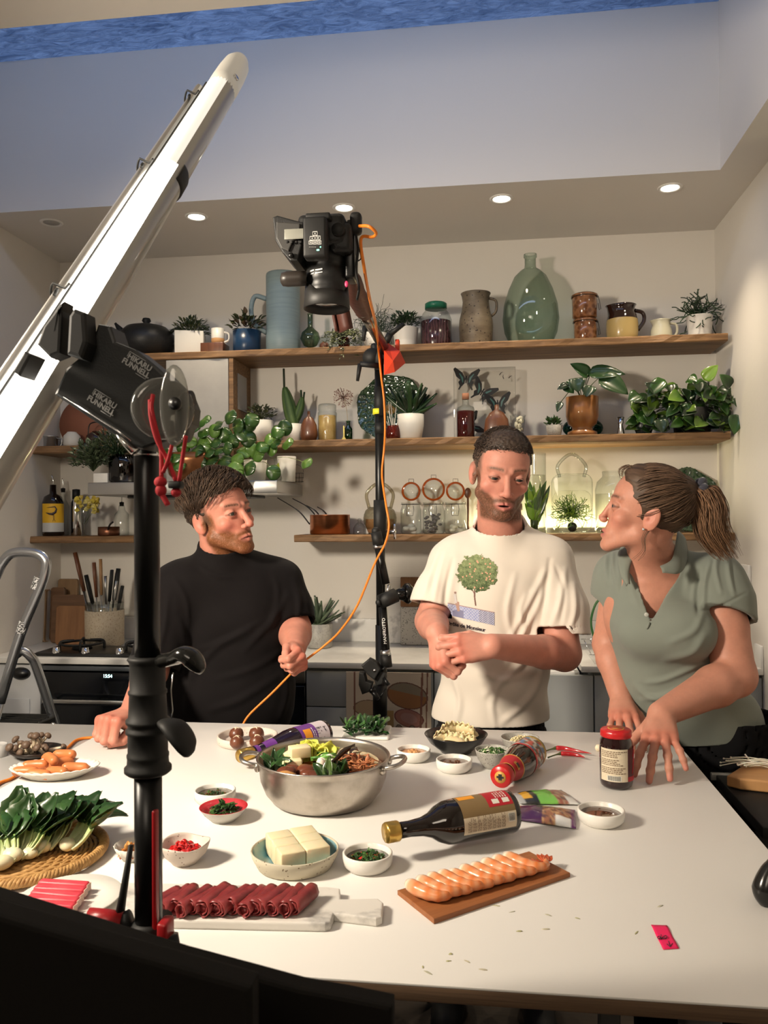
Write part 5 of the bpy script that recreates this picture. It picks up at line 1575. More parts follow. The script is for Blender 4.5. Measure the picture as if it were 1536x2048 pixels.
# ------------------------------------------------------------------ black boards in the near foreground
def fg_board(name,label,pts,Y,th=.018):
 P=[J(a,b,Y+th)for a,b in pts]
 x0=P[0].x-.25;poly=[(x0,0),(P[-1].x,0)]+[(p.x,p.z)for p in reversed(P)]+[(x0,P[0].z+.06)]
 o=MB().prism([(x-P[0].x,z)for x,z in poly],-th,0,M=RX(PI/2),bev=.003).build(name,mat('black_foam_board',(.008,.007,.006),rough=.85,spec=.15),None,loc=(P[0].x,Y,0))
 tag(o,label, 'board')
fg_board('black_board', 'large black board close to the camera filling the lower left corner',[(-60,1776),(0,1793),(160,1840),(322,1886),(520,1940)],.44)
fg_board('black_board', 'black board behind the larger one, its slanted top just under the table edge',[(380,1888),(522,1926),(610,1950),(700,1966),(790,1984)],.56)
# ------------------------------------------------------------------ overhead camera on its stand
SY=2.34
sb=J(761,1300,SY)
r=root('camera_stand', 'tall black camera stand behind the table with a boom arm at its top', 'stand',(sb.x,SY,0))
O=V(r.location)
q=lambda px,py,dy=0:J(px,py,SY+dy)-O
MB().tube([V((0,0,.02)),q(762,1250)],.0165,18).build('lower_tube',blk_paint,r)
MB().tube([q(762,1260),q(758,700)],.0135,18).build('upper_tube',blk_paint,r)
for a,b,rr in((1000,1080,.019),(775,832,.017),(1370,1430,.021),(846,868,.0155)):MB().tube([q(760,a),q(760,b)],rr,18).build('lock_collar',blk_rub,r)
MB().tube([q(757,818),q(757,829)],.0172,18).build('yellow_tape',mat('yellow_tape',(.75,.72,.03),.5),r)
for a in range(3):
 dx,dy=.15*math.cos(a*2.1+.5),.10*math.sin(a*2.1+.5)
 MB().tube([V((0,0,.30)),V((dx,dy,.012))],.011,10).build('leg',blk_paint,r)
gh=MB();gh.tube([q(745,716,-.03),q(745,716,.03)],.036*.8,24).tube([q(757,688,-.02),q(757,740,-.02)],.012,14).box(q(760,705),(.05,.05,.05),bev=.008)
gh.build('grip_head',blk_rub,r)
def tee(a,b,c,w_=.0065):
 m_=MB();m_.tube([q(*a),q(*b)],[w_*1.3,w_*1.2],12).tube([q(*b),q(*c)],[w_*1.1,w_*.7],12);return m_
tee((760,732,-.03),(720,728,-.05),(715,762,-.05)).build('tee_handle',blk_rub,r)
tee((770,688,-.04),(780,668,-.05),(808,648,-.05),.008).build('tee_handle',blk_rub,r)
tee((752,665,-.06),(730,652,-.07),(727,682,-.07)).build('tee_handle',blk_rub,r)
CY=1.50
cc0=J(655,478,CY)
bend=J(770,700,SY-.03)-O
bs=V((cc0 .x+.075,CY+.02,cc0 .z-.05))-O
MB().tube([bend,J(742,648,2.05)-O,J(726,622,1.86)-O],.0150,16).build('boom',mat('boom_chrome',(.30,.26,.22),.22,1.0),r)
MB().tube(spline([J(732,632,1.90)-O,J(722,608,1.82)-O,J(712,585,1.72)-O,J(707,560,1.64)-O,J(706,545,1.60)-O],5),[.015,.020,.022,.023,.024,.025,.025,.024,.024,.022,.021,.020,.020,.019,.018,.017,.016,.014,.012,.010,.008],14,flat=.75).build('leather_wrap',mat('brown_leather',(.075,.022,.014),.6,bump=.6,bscale=60),r)
hang=MB();hang.grid([[J(662+32*i/5+8*j/4,622+40*j/4+4*math.sin(i),1.80+.02*math.sin(i*1.2))-O for i in range(6)]for j in range(5)],thick=.006)
hang.build('leather_flap',mat('brown_leather',(.075,.022,.014)),r)
# red wedge weight hanging at the stand top
wp=J(788,720,SY-.03)
r=root('red_weight', 'faceted red weight hung at the top of the camera stand', 'weight',wp)
q2=lambda px,py,dy=0:J(px,py,SY-.03+dy)-wp
vs=[q2(768,700,-.05),q2(776,686,-.02),q2(800,702,-.05),q2(811,726,-.03),q2(790,744,-.055),q2(768,750,-.05),q2(768,700,.04),q2(776,686,.04),q2(800,702,.04),q2(811,726,.04),q2(790,744,.04),q2(768,750,.04),q2(786,722,-.075)]
fs=[(0,1,12),(1,2,12),(2,3,12),(3,4,12),(4,5,12),(5,0,12)]+[(i,(i+1)%6,6+(i+1)%6,6+i)[::-1]for i in range(6)]+[(6,7,8,9,10,11)]
MB().add(vs,[f[::-1]for f in fs],None,0,False).build('body',mat('red_orange_plastic',(.62,.05,.015),.4),r)
MB().box(q2(795,690,.01),(.012,.02,.03),M=None,bev=.002).build('tab',mat('red_orange_plastic',(.6,.05,.015)),r)
# articulated arm with a clamp, fixed to the stand
r=root('magic_arm', 'black articulated arm with round knob clamped along the camera stand', 'arm',J(765,1190,SY-.06))
O2=V(r.location)
qa=lambda px,py,dy=0:J(px,py,SY-.06+dy)-O2
MB().tube([qa(752,1064),qa(757,1092)],.0155,18).ell(qa(752,1062),(.013,.013,.012)).build('ball_joint',blk_rub,r)
MB().tube([qa(756,1092),qa(772,1168)],.0115,16).build('upper_arm',blk_paint,r)
for a,b in(((755,1089),(757,1097)),((774,1179),(779,1180)),((770,1300),(772,1311))):MB().tube([qa(*a),qa(*b)],.0150,18).build('metal_ring',steel,r)
MB().tube([qa(760,1204,-.02),qa(792,1190,.0)],.0205,20).ell(qa(758,1205,-.024),(.010,.010,.010)).build('elbow',blk_rub,r)
MB().tube([qa(796,1188,.06),qa(806,1188,.09),qa(812,1187,.09),qa(818,1187,.09),qa(826,1187,.09)],[.014,.020,.030,.031,.020],28).build('knob',mat('black_gloss_plastic',(.012,.012,.011)),r)
MB().tube([qa(765,1215),qa(772,1305)],.0118,16).build('lower_arm',blk_paint,r)
MB().tube([qa(771,1308),qa(774,1334)],.0155,18).build('end_joint',blk_rub,r)
tb=MB();text_mb('MANFROTTO',.012,T(qa(769,1262,-.0125))@RX(PI/2)@RZ(PI/2+.06),tb,0,.0002);tb.build('lettering',white_plastic,r)
cm=MB()
cm.prism([(qa(a,b).x,qa(a,b).z)for a,b in((726,1327),(741,1314),(757,1322),(764,1334),(752,1356),(738,1345))],.0,.034,M=RX(PI/2),bev=.003)
cm.prism([(qa(a,b).x,qa(a,b).z)for a,b in((722,1340),(732,1342),(736,1358),(748,1362),(744,1378),(728,1384),(721,1365))],.004,.036,M=RX(PI/2),bev=.003)
cm.prism([(qa(a,b).x,qa(a,b).z)for a,b in((750,1356),(764,1338),(774,1345),(766,1366),(754,1370))],-.006,.02,M=RX(PI/2),bev=.003)
jaw=cm.build('clamp_jaw',blk_rub,r)
MB().lathe([(0,0),(.0045,0),(.0045,.002),(0,.002)],16,T(qa(749,1341,-.034))@RX(PI/2)).build('screw',chrome,jaw)
MB().tube([qa(743,1380,-.03),qa(757,1398,-.04)],[.008,.0065],12).tube([qa(742,1377,-.03),qa(746,1383,-.031)],.0095,14).tube([qa(759,1396,-.03),qa(772,1378,-.02)],.003,8).tube([qa(768,1356,-.02),qa(777,1370,-.03)],.006,10).tube([qa(763,1342,-.02),qa(771,1334,-.02)],.003,8).build('clamp_screw',blk_paint,r)
MB().tube([qa(772,1063,.02),qa(791,1063,-.01)],.0032,8).tube([qa(789,1048,-.01),qa(790,1078,-.01)],.0035,8).build('pin',chrome,r)
# camera, lens pointing down
def photo_camera():
 k=.151/165
 r=root('camera', 'black photo camera hung over the table with its lens pointing down', 'camera',cc0)
 O=V(cc0);q=lambda px,py,dy=0:J(px,py,CY+dy)-O
 b=MB()
 b.box(q(652,476,.02),(.088,.105,.058),bev=.010,seg=3).box(q(690,490,.02),(.040,.095,.055),bev=.010,seg=3)
 b.prism([(q(a,c).x,q(a,c).z)for a,c in((557,452),(566,448),(618,462),(616,500),(606,536),(592,537),(576,520),(563,498))],-.050,.045,M=RX(PI/2),bev=.003,seg=3)
 body=b.build('body',mat('camera_black',(.012,.012,.012),rough=.5,bump=.3,bscale=400),r)
 gun=mat('gunmetal',(.050,.048,.045),.55,.15)
 MB().prism([(q(a,c).x,q(a,c).z)for a,c in((566,462),(612,466),(612,492),(598,500),(590,520),(576,514),(566,494))],.045,.0505,M=RX(PI/2),bev=.002).build('top_plate',gun,body)
 MB().box(q(590,468,-.052),(.040,.002,.019),bev=.0008).build('lcd',mat('lcd_grey',(.28,.28,.24),.3),body)
 bt=MB()
 for i in range(4):bt.lathe([(0,.002),(.0022,.0015),(.0026,0),(0,0)],12,T(q(575+i*9,484,-.0505))@RX(PI/2))
 bt.build('button',blk_rub,body)
 MB().lathe([(0,.005),(.004,.004),(.0055,0),(0,0)],16,T(q(582,511,-.0505))@RX(PI/2)).build('shutter_button',dark_metal,body)
 # trigger box on the hot shoe
 t=MB().box(q(632,478,-.056),(.043,.030,.074),bev=.005,seg=3).box(q(640,440,-.03),(.046,.045,.012),bev=.003).build('transmitter',mat('matt_black_plastic',(.010,.010,.010),.55),r)
 ic=MB()
 def frame_(px,py,w_,h_,dot):
  c=q(px,py,-.0715)
  for dx,dz,sx,sz in((0,h_/2,w_,.0007),(0,-h_/2,w_,.0007),(w_/2,0,.0007,h_),(-w_/2,0,.0007,h_)):ic.box(c+V((dx,0,dz)),(sx,.0006,sz+.0007))
  ic.box(c,(w_*dot,.0006,h_*.28))
 frame_(630,467,.0085,.0065,.30);frame_(624.5,476.5,.0085,.0065,.28);frame_(636,476,.0085,.0065,.45)
 for i in range(3):frame_(621.5+i*8.6,485,.0068,.0055,.6)
 for i in range(5):ic.box(q(619+i*3,494,-.0715),(.0009,.0006,.0012))
 ic.build('icon',mat('icon_white',(.6,.6,.58),.5),t)
 gl=MB().ell(q(636,500,-.0715),(.0028,.0008,.0016)).ell(q(641,494,-.0715),(.0011,.0008,.0013))
 gl.build('green_indicator',mat('green_led',(.1,.8,.5),emit=3.0,emit_col=(.25,1,.65)),t)
 MB().lathe([(0,.012),(.011,.012),(.0125,.010),(.0125,0),(0,0)],28,T(q(678,462,-.028))@RX(PI/2)).build('mode_dial',blk_rub,body)
 # lens: barrel, rings, hood
 lc=q(653,520,.02);z_=lambda py:q(653,py,.02).z
 pr=[(0,z_(505)),(.040,z_(505)),(.040,z_(531)),(.038,z_(533)),(.038,z_(543)),(.0395,z_(545)),(.0395,z_(566)),(.038,z_(568)),(.038,z_(580)),(.041,z_(596)),(0,z_(600))]
 ln=MB().lathe(pr[::-1],40,T(lc.x,lc.y,0)).build('lens',mat('lens_black',(.014,.014,.014),.42),r)
 tx=MB()
 for i,(a,w_)in enumerate(((-.55,.009),(-.33,.003),(-.15,.012))):
  for j in range(2):
   c=V((lc.x+.0398*math.sin(a),lc.y-.0398*math.cos(a),z_(551+j*6)));tx.box((0,0,0),(w_,.0006,.0016 if(i+j)%2 else .0024),M=T(c)@RZ(a)@RY(-.08))
 tx.build('marking',white_plastic,ln)
 def petal(a,r_,z):return(r_,z+(.017*max(0,math.cos(2*a-.9))if z>z_(600)else 0))
 MB().lathe([(.041,z_(588)),(.0435,z_(600)),(.0445,z_(618)),(.0430,z_(619)),(.0415,z_(600)),(.039,z_(588))],72,T(lc.x,lc.y,0),fr=petal,closed=True).build('lens_hood',mat('hood_black',(.016,.015,.014),.5),ln)
 MB().lathe([(0,z_(611)),(.018,z_(610)),(.033,z_(606)),(.033,z_(600)),(0,z_(600))],40,T(lc.x,lc.y,0)).build('front_glass',mat('front_glass',(.10,.09,.10),.05,spec=1.0,coat=1.0),ln)
 hd=MB().tube([q(613,557,-.01),q(600,557,-.012),q(575,558,-.014),q(565,559,-.014),q(562,559,-.014)],[.013,.0145,.0145,.0125,.007],20).build('collar_handle',mat('dark_rubber_brown',(.030,.024,.020),.4),ln)
 st=MB();st.tube(spline([q(712,470,.0),q(716,500,.0),q(712,540,.0),q(718,575,.0),q(714,600,.0)],5),.006,8,flat=.4).tube(spline([q(716,490,-.01),q(722,515,-.01),q(716,522,-.01)],5),.0012,6)
 st.build('strap',mat('black_webbing',(.010,.010,.010),.8),r)
 MB().box(q(712,448,.0),(.022,.024,.042),bev=.008,seg=3).tube([q(712,432,0),q(712,428,0)],.003,8).box(q(704,480,.02),(.016,.03,.07),bev=.004).build('plug',blk_rub,r)
 MB().box(q(703,510,.02),(.018,.05,.10),bev=.004).build('bracket',blk_paint,r)
 MB().ell(q(693,568,-.02),(.0035,.002,.006)).build('pink_mark',mat('pink_dot',(.7,.05,.16),.4),r)
photo_camera()
# orange tether cable down the stand to the table edge
pts=[J(719,452,1.48),J(738,453,1.46),J(752,466,1.47),J(745,474,1.49),J(722,478,1.50),J(729,540,1.50),J(740,600,1.66),J(752,650,1.95),J(757,700,2.26),J(762,750,2.29),J(768,800,2.3),J(770,860,2.3),J(768,900,2.31),J(764,950,2.3),J(772,1010,2.25),J(778,1050,2.235),J(771,1085,2.235),J(757,1112,2.24),J(746,1135,2.24),J(715,1210,2.16),J(680,1262,2.12),J(648,1292,2.10),J(600,1330,2.09),J(545,1385,2.08),J(500,1428,2.065),J(484,1452,2.05)]
tag(MB().tube(spline(pts,8),.0031,8).build('tether_cable',orange_cable), 'orange cable running from the hanging camera down to the table', 'cable')
cz=SIDE+.004
p_=[onZ(a,b,cz)for a,b in((-30,1590),(0,1566),(25,1556))]+[onZ(60,1530,cz+.002),onZ(118,1508,cz),onZ(136,1495,cz),onZ(150,1482,cz),onZ(165,1477,cz),onZ(186,1475,cz)]
tag(MB().tube(spline(p_,8),.0036,8).build('power_cable',orange_cable), 'orange cable lying on the grey side counter by the mushroom dish', 'cable')
# ------------------------------------------------------------------ folding step ladder
alu=mat('ladder_aluminium',(.50,.52,.55),rough=.26,metal=.95,bump=.06,bscale=40)
SLY=2.36
r=root('step_ladder', 'aluminium folding stepladder with black tread and hoop handle', 'ladder',(J(60,1400,SLY).x,SLY,0))
O3=V(r.location)
ql=lambda px,py,dy=0:J(px,py,SLY+dy)-O3
foot_l=J(-60,1545,SLY-.05)-O3
fl=ql(-20,1450,0);dv=(ql(40,1270)-ql(0,1405)).normalized()
low=ql(0,1405);low=low-dv*((low.z-.02)/dv.z)
hoop=[low,ql(0,1405),ql(41,1269),ql(80,1176),ql(92,1136),ql(88,1116),ql(68,1106),ql(27,1106),ql(6,1124),ql(-12,1160),ql(-60,1262)]
hp2=ql(-60,1262);lo2=hp2-dv*((hp2 .z-.02)/dv.z)
MB().tube(spline(hoop[1:],6),.0155,14).tube([low,hoop[1]],.0155,14).tube([hp2,lo2],.0155,14).build('front_frame',alu,r)
b0=ql(118,1471,.12);bd=(ql(118,1471,.12)-ql(75,1340,.06));bl=b0+bd*((b0 .z-.02)/-bd.z)
MB().tube(spline([ql(28,1312,.02),ql(44,1302,.03),ql(60,1312,.04),ql(75,1340,.06),b0],6),.0150,14).tube([b0,bl],.015,14).build('rear_leg',alu,r)
b1=b0+V((-.30,0,0));MB().tube(spline([ql(28,1312,.02)+V((-.30,0,0)),ql(60,1312,.04)+V((-.30,0,0)),b1],6),.015,14).tube([b1,bl+V((-.30,0,0))],.015,14).build('rear_leg',alu,r)
tz=ql(50,1446,-.02).z
tr=MB().box((ql(42,1446).x-.10,.02,tz-.02),(.32,.20,.03),bev=.004)
for i in range(8):tr.box((ql(42,1446).x-.10,-.06+i*.022,tz-.004),(.30,.006,.004))
tr.build('tread',blk_rub,r)
MB().lathe([(0,.004),(.006,.003),(.007,0),(0,0)],14,T(ql(106,1449,.0))@RX(PI/2)).build('rivet',chrome,r)
stk=MB()
stickm=attr_mat('sticker_print',rough=.5)
for(a,b)in((76,1166),(46,1254)):
 c=ql(a,b);ax_=dv
 g=[];cg=[]
 for i in range(15):
  row=[];cr=[]
  for j in range(15):
   an=-1.1+2.2*j/14;sd=V((1,0,0));sd=(sd-ax_*sd.dot(ax_)).normalized();fr_=sd.cross(ax_);fr_=fr_ if fr_.y<0 else-fr_
   row.append(c+ax_*(-.020+.04*i/14)+(sd*math.sin(an)+fr_*math.cos(an))*.0162)
   v_=mnoise.noise(V((i*.6,j*.6,a)));cr.append((.75,.75,.75)if v_>.05 else(.03,.03,.03))
  g.append(row);cg.append(cr)
 MB().grid(g,col=cg).build('sticker',stickm,r)
 # ------------------------------------------------------------------ right side: trolley with board, black clamp foot
bz=.885
bc=[onZ(1455,1545,bz),onZ(1497,1524,bz),onZ(1600,1500,bz),onZ(1700,1600,bz),onZ(1640,1650,bz),onZ(1455,1572,bz-.02)]
P=[onZ(a,b,bz)for a,b in((1454,1550),(1495,1524),(1560,1512))]
far=P[1];near=P[0]
o_c=V((.70,1.78,0))
poly=[(near.x,near.y-.0),(near.x+.02,near.y-.02),(.90,near.y-.12),(.925,near.y-.10),(.925,far.y+.06),(.91,far.y+.07),(far.x,far.y)]
cb=MB().prism([(x-o_c.x,y-o_c.y)for x,y in poly],-.024,0,bev=.004,seg=3).build('chopping_board',mat('beech_board',(.50,.27,.11),.5,col2=(.42,.21,.08),scale=4,stretch=(1,14,1)),loc=(o_c.x,o_c.y,bz))
tag(cb, 'light wooden chopping board with enoki at the right edge', 'chopping board')
en=mat('enoki_white',(.80,.74,.62),.5,sss=.2)
rng=random.Random(3)
er=root('enoki', 'pale thin enoki mushrooms lying on the chopping board', 'mushroom',onZ(1530,1536,bz))
m_=MB()
for i in range(22):
 a=rng.uniform(-.4,.5);L=rng.uniform(.05,.085);b0_=V((rng.uniform(-.02,.03),rng.uniform(-.02,.02),.003+rng.random()*.008));d=V((-math.cos(a),-math.sin(a)*.8,rng.uniform(-.02,.1)))
 e=b0_+d*L;e.z=max(.003,e.z);m_.tube(spline([b0_,b0_.lerp(e,.5)+V((0,0,.004)),e],3),.0011,6);m_.ell(e,(.0024,.0024,.002),8)
m_.tube([(-.02,.02,.004),(-.032,.03,.02)],.0018,6)
m_.build('stalks',en,er)['kind']='stuff'
tr_=root('trolley', 'black metal trolley under the chopping board at right', 'trolley',(.70,1.70,0))
MB().box((0,0,bz-.024-.0125),(.42,.30,.022),bev=.002).build('shelf_tray',blk_rub,tr_)
for sx in(-.2,.2):
 for sy in(-.13,.13):MB().box((sx,sy,(bz-.046)/2),(.025,.025,bz-.046)).build('leg',blk_rub,tr_)
MB().box((-.02,.0,.45),(.40,.28,.02)).build('shelf_tray',blk_rub,tr_)
MB().box((-.02,.156,bz-.03),(.40,.010,.016),bev=.002).build('rail',mat('dull_rail',(.35,.35,.33),.4,.6),tr_)
fp=onZ(1524,1806,TOP)
fr_=root('clamp_stand', 'black clamp stand on the table at the right edge', 'stand',(fp.x+.018,fp.y,TOP))
MB().tube(spline([(-.010,-.004,.004),(-.014,-.004,.02),(-.006,0,.042),(.006,0,.06),(.010,0,.09),(.010,0,.40)],6),[.012+.006*max(0,1-abs(i-6)/8)if i<16 else .010 for i in range(31)],16).build('post',mat('black_gloss_plastic',(.012,.012,.011)),fr_)
MB().box((.012,.0,.010),(.05,.05,.02),bev=.008,seg=3).build('foot',blk_rub,fr_)
# ------------------------------------------------------------------ food and dishes on the table
white_cer=mat('white_glazed_ceramic',(.78,.755,.70),rough=.22,coat=.3)
cream_cer=mat('cream_scalloped_ceramic',(.80,.76,.68),rough=.28,coat=.2)
speck_cer=mat('speckled_stoneware',(.55,.50,.38),rough=.45,speck=(.12,.07,.03),speck_scale=190,speck_t=.22)
speck_pink=mat('speckled_pale_stoneware',(.62,.54,.47),rough=.5,speck=(.15,.09,.06),speck_scale=150,speck_t=.18)
grey_stone=mat('grey_stoneware',(.30,.29,.26),rough=.5,col2=(.42,.40,.36),scale=60,speck=(.06,.05,.04),speck_scale=300)
dark_cer=mat('dark_brown_glaze',(.025,.017,.013),rough=.25)
black_cer=mat('black_glaze',(.010,.010,.010),rough=.25)
def sauce(name,col,rough=.15,**k):return mat(name,col,rough=rough,coat=.4,**k)
def onTop(px,py,h=0):return onZ(px,py,TOP+h)
def small_bowl_prof(R_,h,t=.004,foot=.78):
 return[(0,.0005),(R_*foot,.0005),(R_*foot+.003,.003),(R_*.985,h*.35),(R_,h*.6),(R_,h-.0015),(R_-t*.5,h),(R_-t,h-.0015),(R_-t-.001,h*.55),(R_*foot,.006),(0,.005)]
def bits(parent,name,m,n,R_,z,size,seed,shape='flake',cols=None,hscale=.012):
 """many small chopped pieces lying together: one stuff part"""
 rng=random.Random(seed);mb=MB()
 for i in range(n):
  a=rng.uniform(0,2*PI);rr=R_*math.sqrt(rng.random());x,y=rr*math.cos(a),rr*math.sin(a)
  zz=z+hscale*(1-(rr/R_)**2)*rng.uniform(.3,1)
  c=rng.choice(cols)if cols else None
  s_=size*rng.uniform(.6,1.3)
  if shape=='flake':mb.leaf((x,y,zz),(rng.uniform(-1,1),rng.uniform(-1,1),rng.uniform(-.2,.6)),s_*2,s_*1.2,(0,0,1),rng.uniform(-1,1),.2,4,col=c,thick=.0005)
  elif shape=='ring':mb.lathe([(s_*.7,-s_*.4),(s_,-s_*.4),(s_,s_*.4),(s_*.7,s_*.4)],10,T(x,y,zz)@Euler((rng.random()*3,rng.random()*3,0)).to_matrix().to_4x4(),closed=True,col=c)
  elif shape=='cube':mb.box((0,0,0),(s_,s_*rng.uniform(.6,1.2),s_*.7),M=T(x,y,zz)@Euler((rng.random()*3,rng.random()*3,rng.random()*3)).to_matrix().to_4x4(),bev=s_*.2,col=c)
  else:mb.ell((x,y,zz),(s_,s_*rng.uniform(.7,1),s_*.75),8,rot=Euler((rng.random()*3,rng.random()*3,0)).to_matrix().to_4x4(),col=c)
 o=mb.build(name,m,parent);o['kind']='stuff';return o
green_mix=attr_mat('herb_mix',rough=.4,coat=.2)
GREENS=[(.02,.06,.012),(.035,.10,.02),(.06,.14,.03),(.012,.035,.008)]
def dip_bowl(px,py,wpx,label,sauce_m,filler=None,h=.0245):
 c=onTop(px,py,h);R_=wpx/2*pxm(c)
 r=root('dipping_bowl',label, 'bowl',(c.x,c.y,TOP),0, 'white dipping bowls of sauce')
 MB().lathe(small_bowl_prof(R_,h),48).build('bowl',white_cer,r)
 MB().lathe([(0,h*.62),(R_-.012,h*.62),(R_-.0050,h*.655),(R_-.0048,h*.55),(0,h*.5)],40).build('sauce',sauce_m,r)
 if filler:filler(r,R_-.012,h*.63)
 return r
dip_bowl(140,1603,92, 'white bowl of black beans in dark sauce, between the sausages and the greens basket',sauce('black_bean_sauce',(.05,.016,.006)),lambda r,R_,z:bits(r, 'beans',sauce('black_bean',(.012,.008,.008)),70,R_*.75,z,.0042,1, 'ell',hscale=.008))
dip_bowl(430,1578,82, 'white bowl of brown sauce with chopped herbs, left of the steel pot',sauce('herb_sauce',(.045,.026,.006)),lambda r,R_,z:bits(r, 'herbs',green_mix,60,R_*.9,z-.001,.003,2, 'flake',GREENS+[(.12,.05,.01)],.002))
dip_bowl(735,1703,100, 'white bowl of sauce full of green herbs and chilli, right of the tofu',sauce('dark_herb_sauce',(.025,.018,.006)),lambda r,R_,z:bits(r, 'herbs',green_mix,150,R_*.95,z-.001,.0035,3, 'flake',GREENS*3+[(.45,.02,.01)],.004))
dip_bowl(827,1497,68, 'white bowl of orange sauce, just right of the pot handle',sauce('orange_sauce',(.42,.16,.04)),lambda r,R_,z:bits(r, 'pulp',mat('orange_pulp',(.55,.28,.11),.5),40,R_*.5,z,.004,4, 'ell',hscale=.006))
dip_bowl(908,1517,72, 'white bowl of brown sauce in front of the dumplings',sauce('brown_sauce',(.085,.030,.012)),lambda r,R_,z:bits(r, 'bits',mat('brown_bits',(.10,.04,.016),.4),30,R_*.8,z-.0015,.003,5, 'ell',hscale=.001))
dip_bowl(1202,1617,93, 'white bowl of clear dark broth sauce beside the sachets',sauce('soy_sauce',(.065,.018,.004),.08),lambda r,R_,z:bits(r, 'bits',mat('brown_bits',(.10,.04,.016)),16,R_*.95,z-.0015,.0025,6, 'ell',hscale=.001))
def open_bowl(name,label,px,py,wpx,h,prof,mats,cat='bowl',n=56,fr=None):
 c=onTop(px,py,h);R_=wpx/2*pxm(c)
 r=root(name,label,cat,(c.x,c.y,TOP))
 MB().lathe([(a*R_,b*h)for a,b in prof],n,fr=fr).build('bowl',mats,r)
 return r,R_
PR=[(0,.02),(.42,.02),(.45,.0),(.50,.0),(.56,.10),(.85,.48),(.98,.92),(1,1),(.97,1),(.94,.93),(.80,.52),(.52,.20),(0,.16)]
# red-lined dish of greens
c=onTop(447,1612,.024);R_=48*pxm(c)
r=root('red_bowl', 'white dish with red inside holding chopped green herbs', 'bowl',(c.x,c.y,TOP))
MB().lathe([(a*R_,b*.024)for a,b in[(0,.02),(.40,.02),(.44,.0),(.50,.0),(.80,.5),(1,.98)]],48).build('bowl',white_cer,r)
MB().lathe([(a*R_,b*.024)for a,b in[(1,.98),(.985,1.0),(.78,.56),(.45,.2),(0,.16)]],48).build('red_lining',mat('red_glaze',(.40,.012,.02),.2,col2=(.55,.05,.06),scale=30,coat=.4),r)
bits(r, 'herbs',green_mix,150,R_*.50,.013,.0055,7, 'flake',GREENS,.016)
# chilli bowl
def wob(a,r_,z):return(r_*(1+.035*math.sin(3*a+.5)+.02*math.sin(5*a))if z>.012 else r_,z+(.0022*math.sin(3*a+1)if z>.03 else 0))
r,R_=open_bowl('chilli_bowl', 'speckled stoneware bowl of sliced red chillies',369,1684,96,.031,PR,speck_pink,fr=wob)
bits(r, 'chillies',sauce('red_chilli',(.52,.012,.010),.12),110,R_*.62,.016,.0048,8, 'ring',None,.013)
# little scalloped dish behind the light stand
def scal(n,amp,zmin):return lambda a,r_,z:(r_*(1+(amp*math.cos(n*a)if z>zmin else 0)),z)
r,R_=open_bowl('scalloped_dish', 'small cream scalloped dish of orange flakes behind the light stand',268,1688,78,.022,[(0,.03),(.45,.03),(.5,0),(.56,0),(.85,.55),(1,1),(.97,1.02),(.82,.62),(.5,.22),(0,.2)],cream_cer, 'dish',96,scal(16,.022,.008))
bits(r, 'flakes',attr_mat('flake_mix',rough=.4,coat=.2),90,R_*.66,.008,.0050,9, 'flake',[(.45,.16,.03),(.30,.07,.015),(.55,.28,.08)],.014)
# spring onion bowl, garlic bowl
r,R_=open_bowl('stoneware_bowl', 'footed grey stoneware bowl of sliced spring onion',985,1498,70,.038,PR,grey_stone)
bits(r, 'spring_onion',attr_mat('onion_mix',rough=.35,coat=.2),110,R_*.8,.028,.0038,10, 'ring',[(.06,.16,.03),(.12,.25,.06),(.03,.09,.02),(.6,.6,.45)],.012)
r,R_=open_bowl('stoneware_bowl', 'wide grey stoneware bowl of chopped garlic near the table edge',1040,1474,76,.032,PR,grey_stone)
bits(r, 'garlic',mat('garlic_bits',(.72,.62,.36),.5),130,R_*.60,.018,.0042,11, 'cube',None,.018)
# dumplings
r,R_=open_bowl('dumpling_bowl', 'black bowl holding the pleated dumplings',912,1467,126,.040,[(0,.02),(.38,.02),(.42,0),(.48,0),(.52,.1),(.84,.55),(.99,.96),(1,1),(.97,1),(.82,.62),(.45,.2),(0,.16)],black_cer)
dough=mat('dumpling_dough',(.74,.62,.38),.45,sss=.25,col2=(.66,.52,.28),scale=60)
def dumpling(size):
 mb=MB();n=26;g=[]
 # half-moon: belly with a pleated crest along the arc
 for i in range(n+1):
  t=i/n;a=PI*t;row=[]
  cx,cy=math.cos(a)*size,math.sin(a)*size*.55
  fat=.42*size*math.sin(a)**.6+.05*size
  pl=.10*size*math.sin(t*40)
  for j in range(13):
   u=j/12;b=PI*u
   row.append((cx*(1-.04*math.sin(b)),cy*.6+math.cos(b)*fat*(.75+.0*u)-.15*size,math.sin(b)**.75*fat*1.05+(pl+.10*size*math.sin(a))*math.exp(-((u-.5)/.12)**2)))
  g.append(row)
 mb.grid(g)
 cr=[]
 for i in range(n*2+1):
  t=i/(2*n);a=PI*t;fat=.42*size*math.sin(a)**.6+.05*size
  cr.append([(math.cos(a)*size*1.04,math.sin(a)*size*.33-.15*size+(.05+.07*k_)*size*math.sin(t*40),fat*.96+k_*.42*size*math.sin(a)**.5*(1+.12*math.sin(t*40+1)))for k_ in(0,.5,1)])
 mb.grid(cr,thick=.0012)
 return mb
dm=dumpling(.027)
first=None
places=[(-.026,-.004,.022,0.3,.3),(.024,-.010,.022,-.5,.2),(-.002,-.026,.020,2.9,.15),(.004,.018,.022,.1,.4),(-.030,.022,.024,1.3,.3),(.034,.018,.024,-1.1,.3),(-.012,.004,.040,.5,.1),(.018,.004,.040,-.35,.1)]
wh=['at the left of the black bowl', 'at the right front of the black bowl', 'lowest at the front of the black bowl', 'at the back middle of the black bowl', 'at the back left of the black bowl', 'at the back right of the black bowl', 'heaped on top, left one', 'heaped on top, right one']
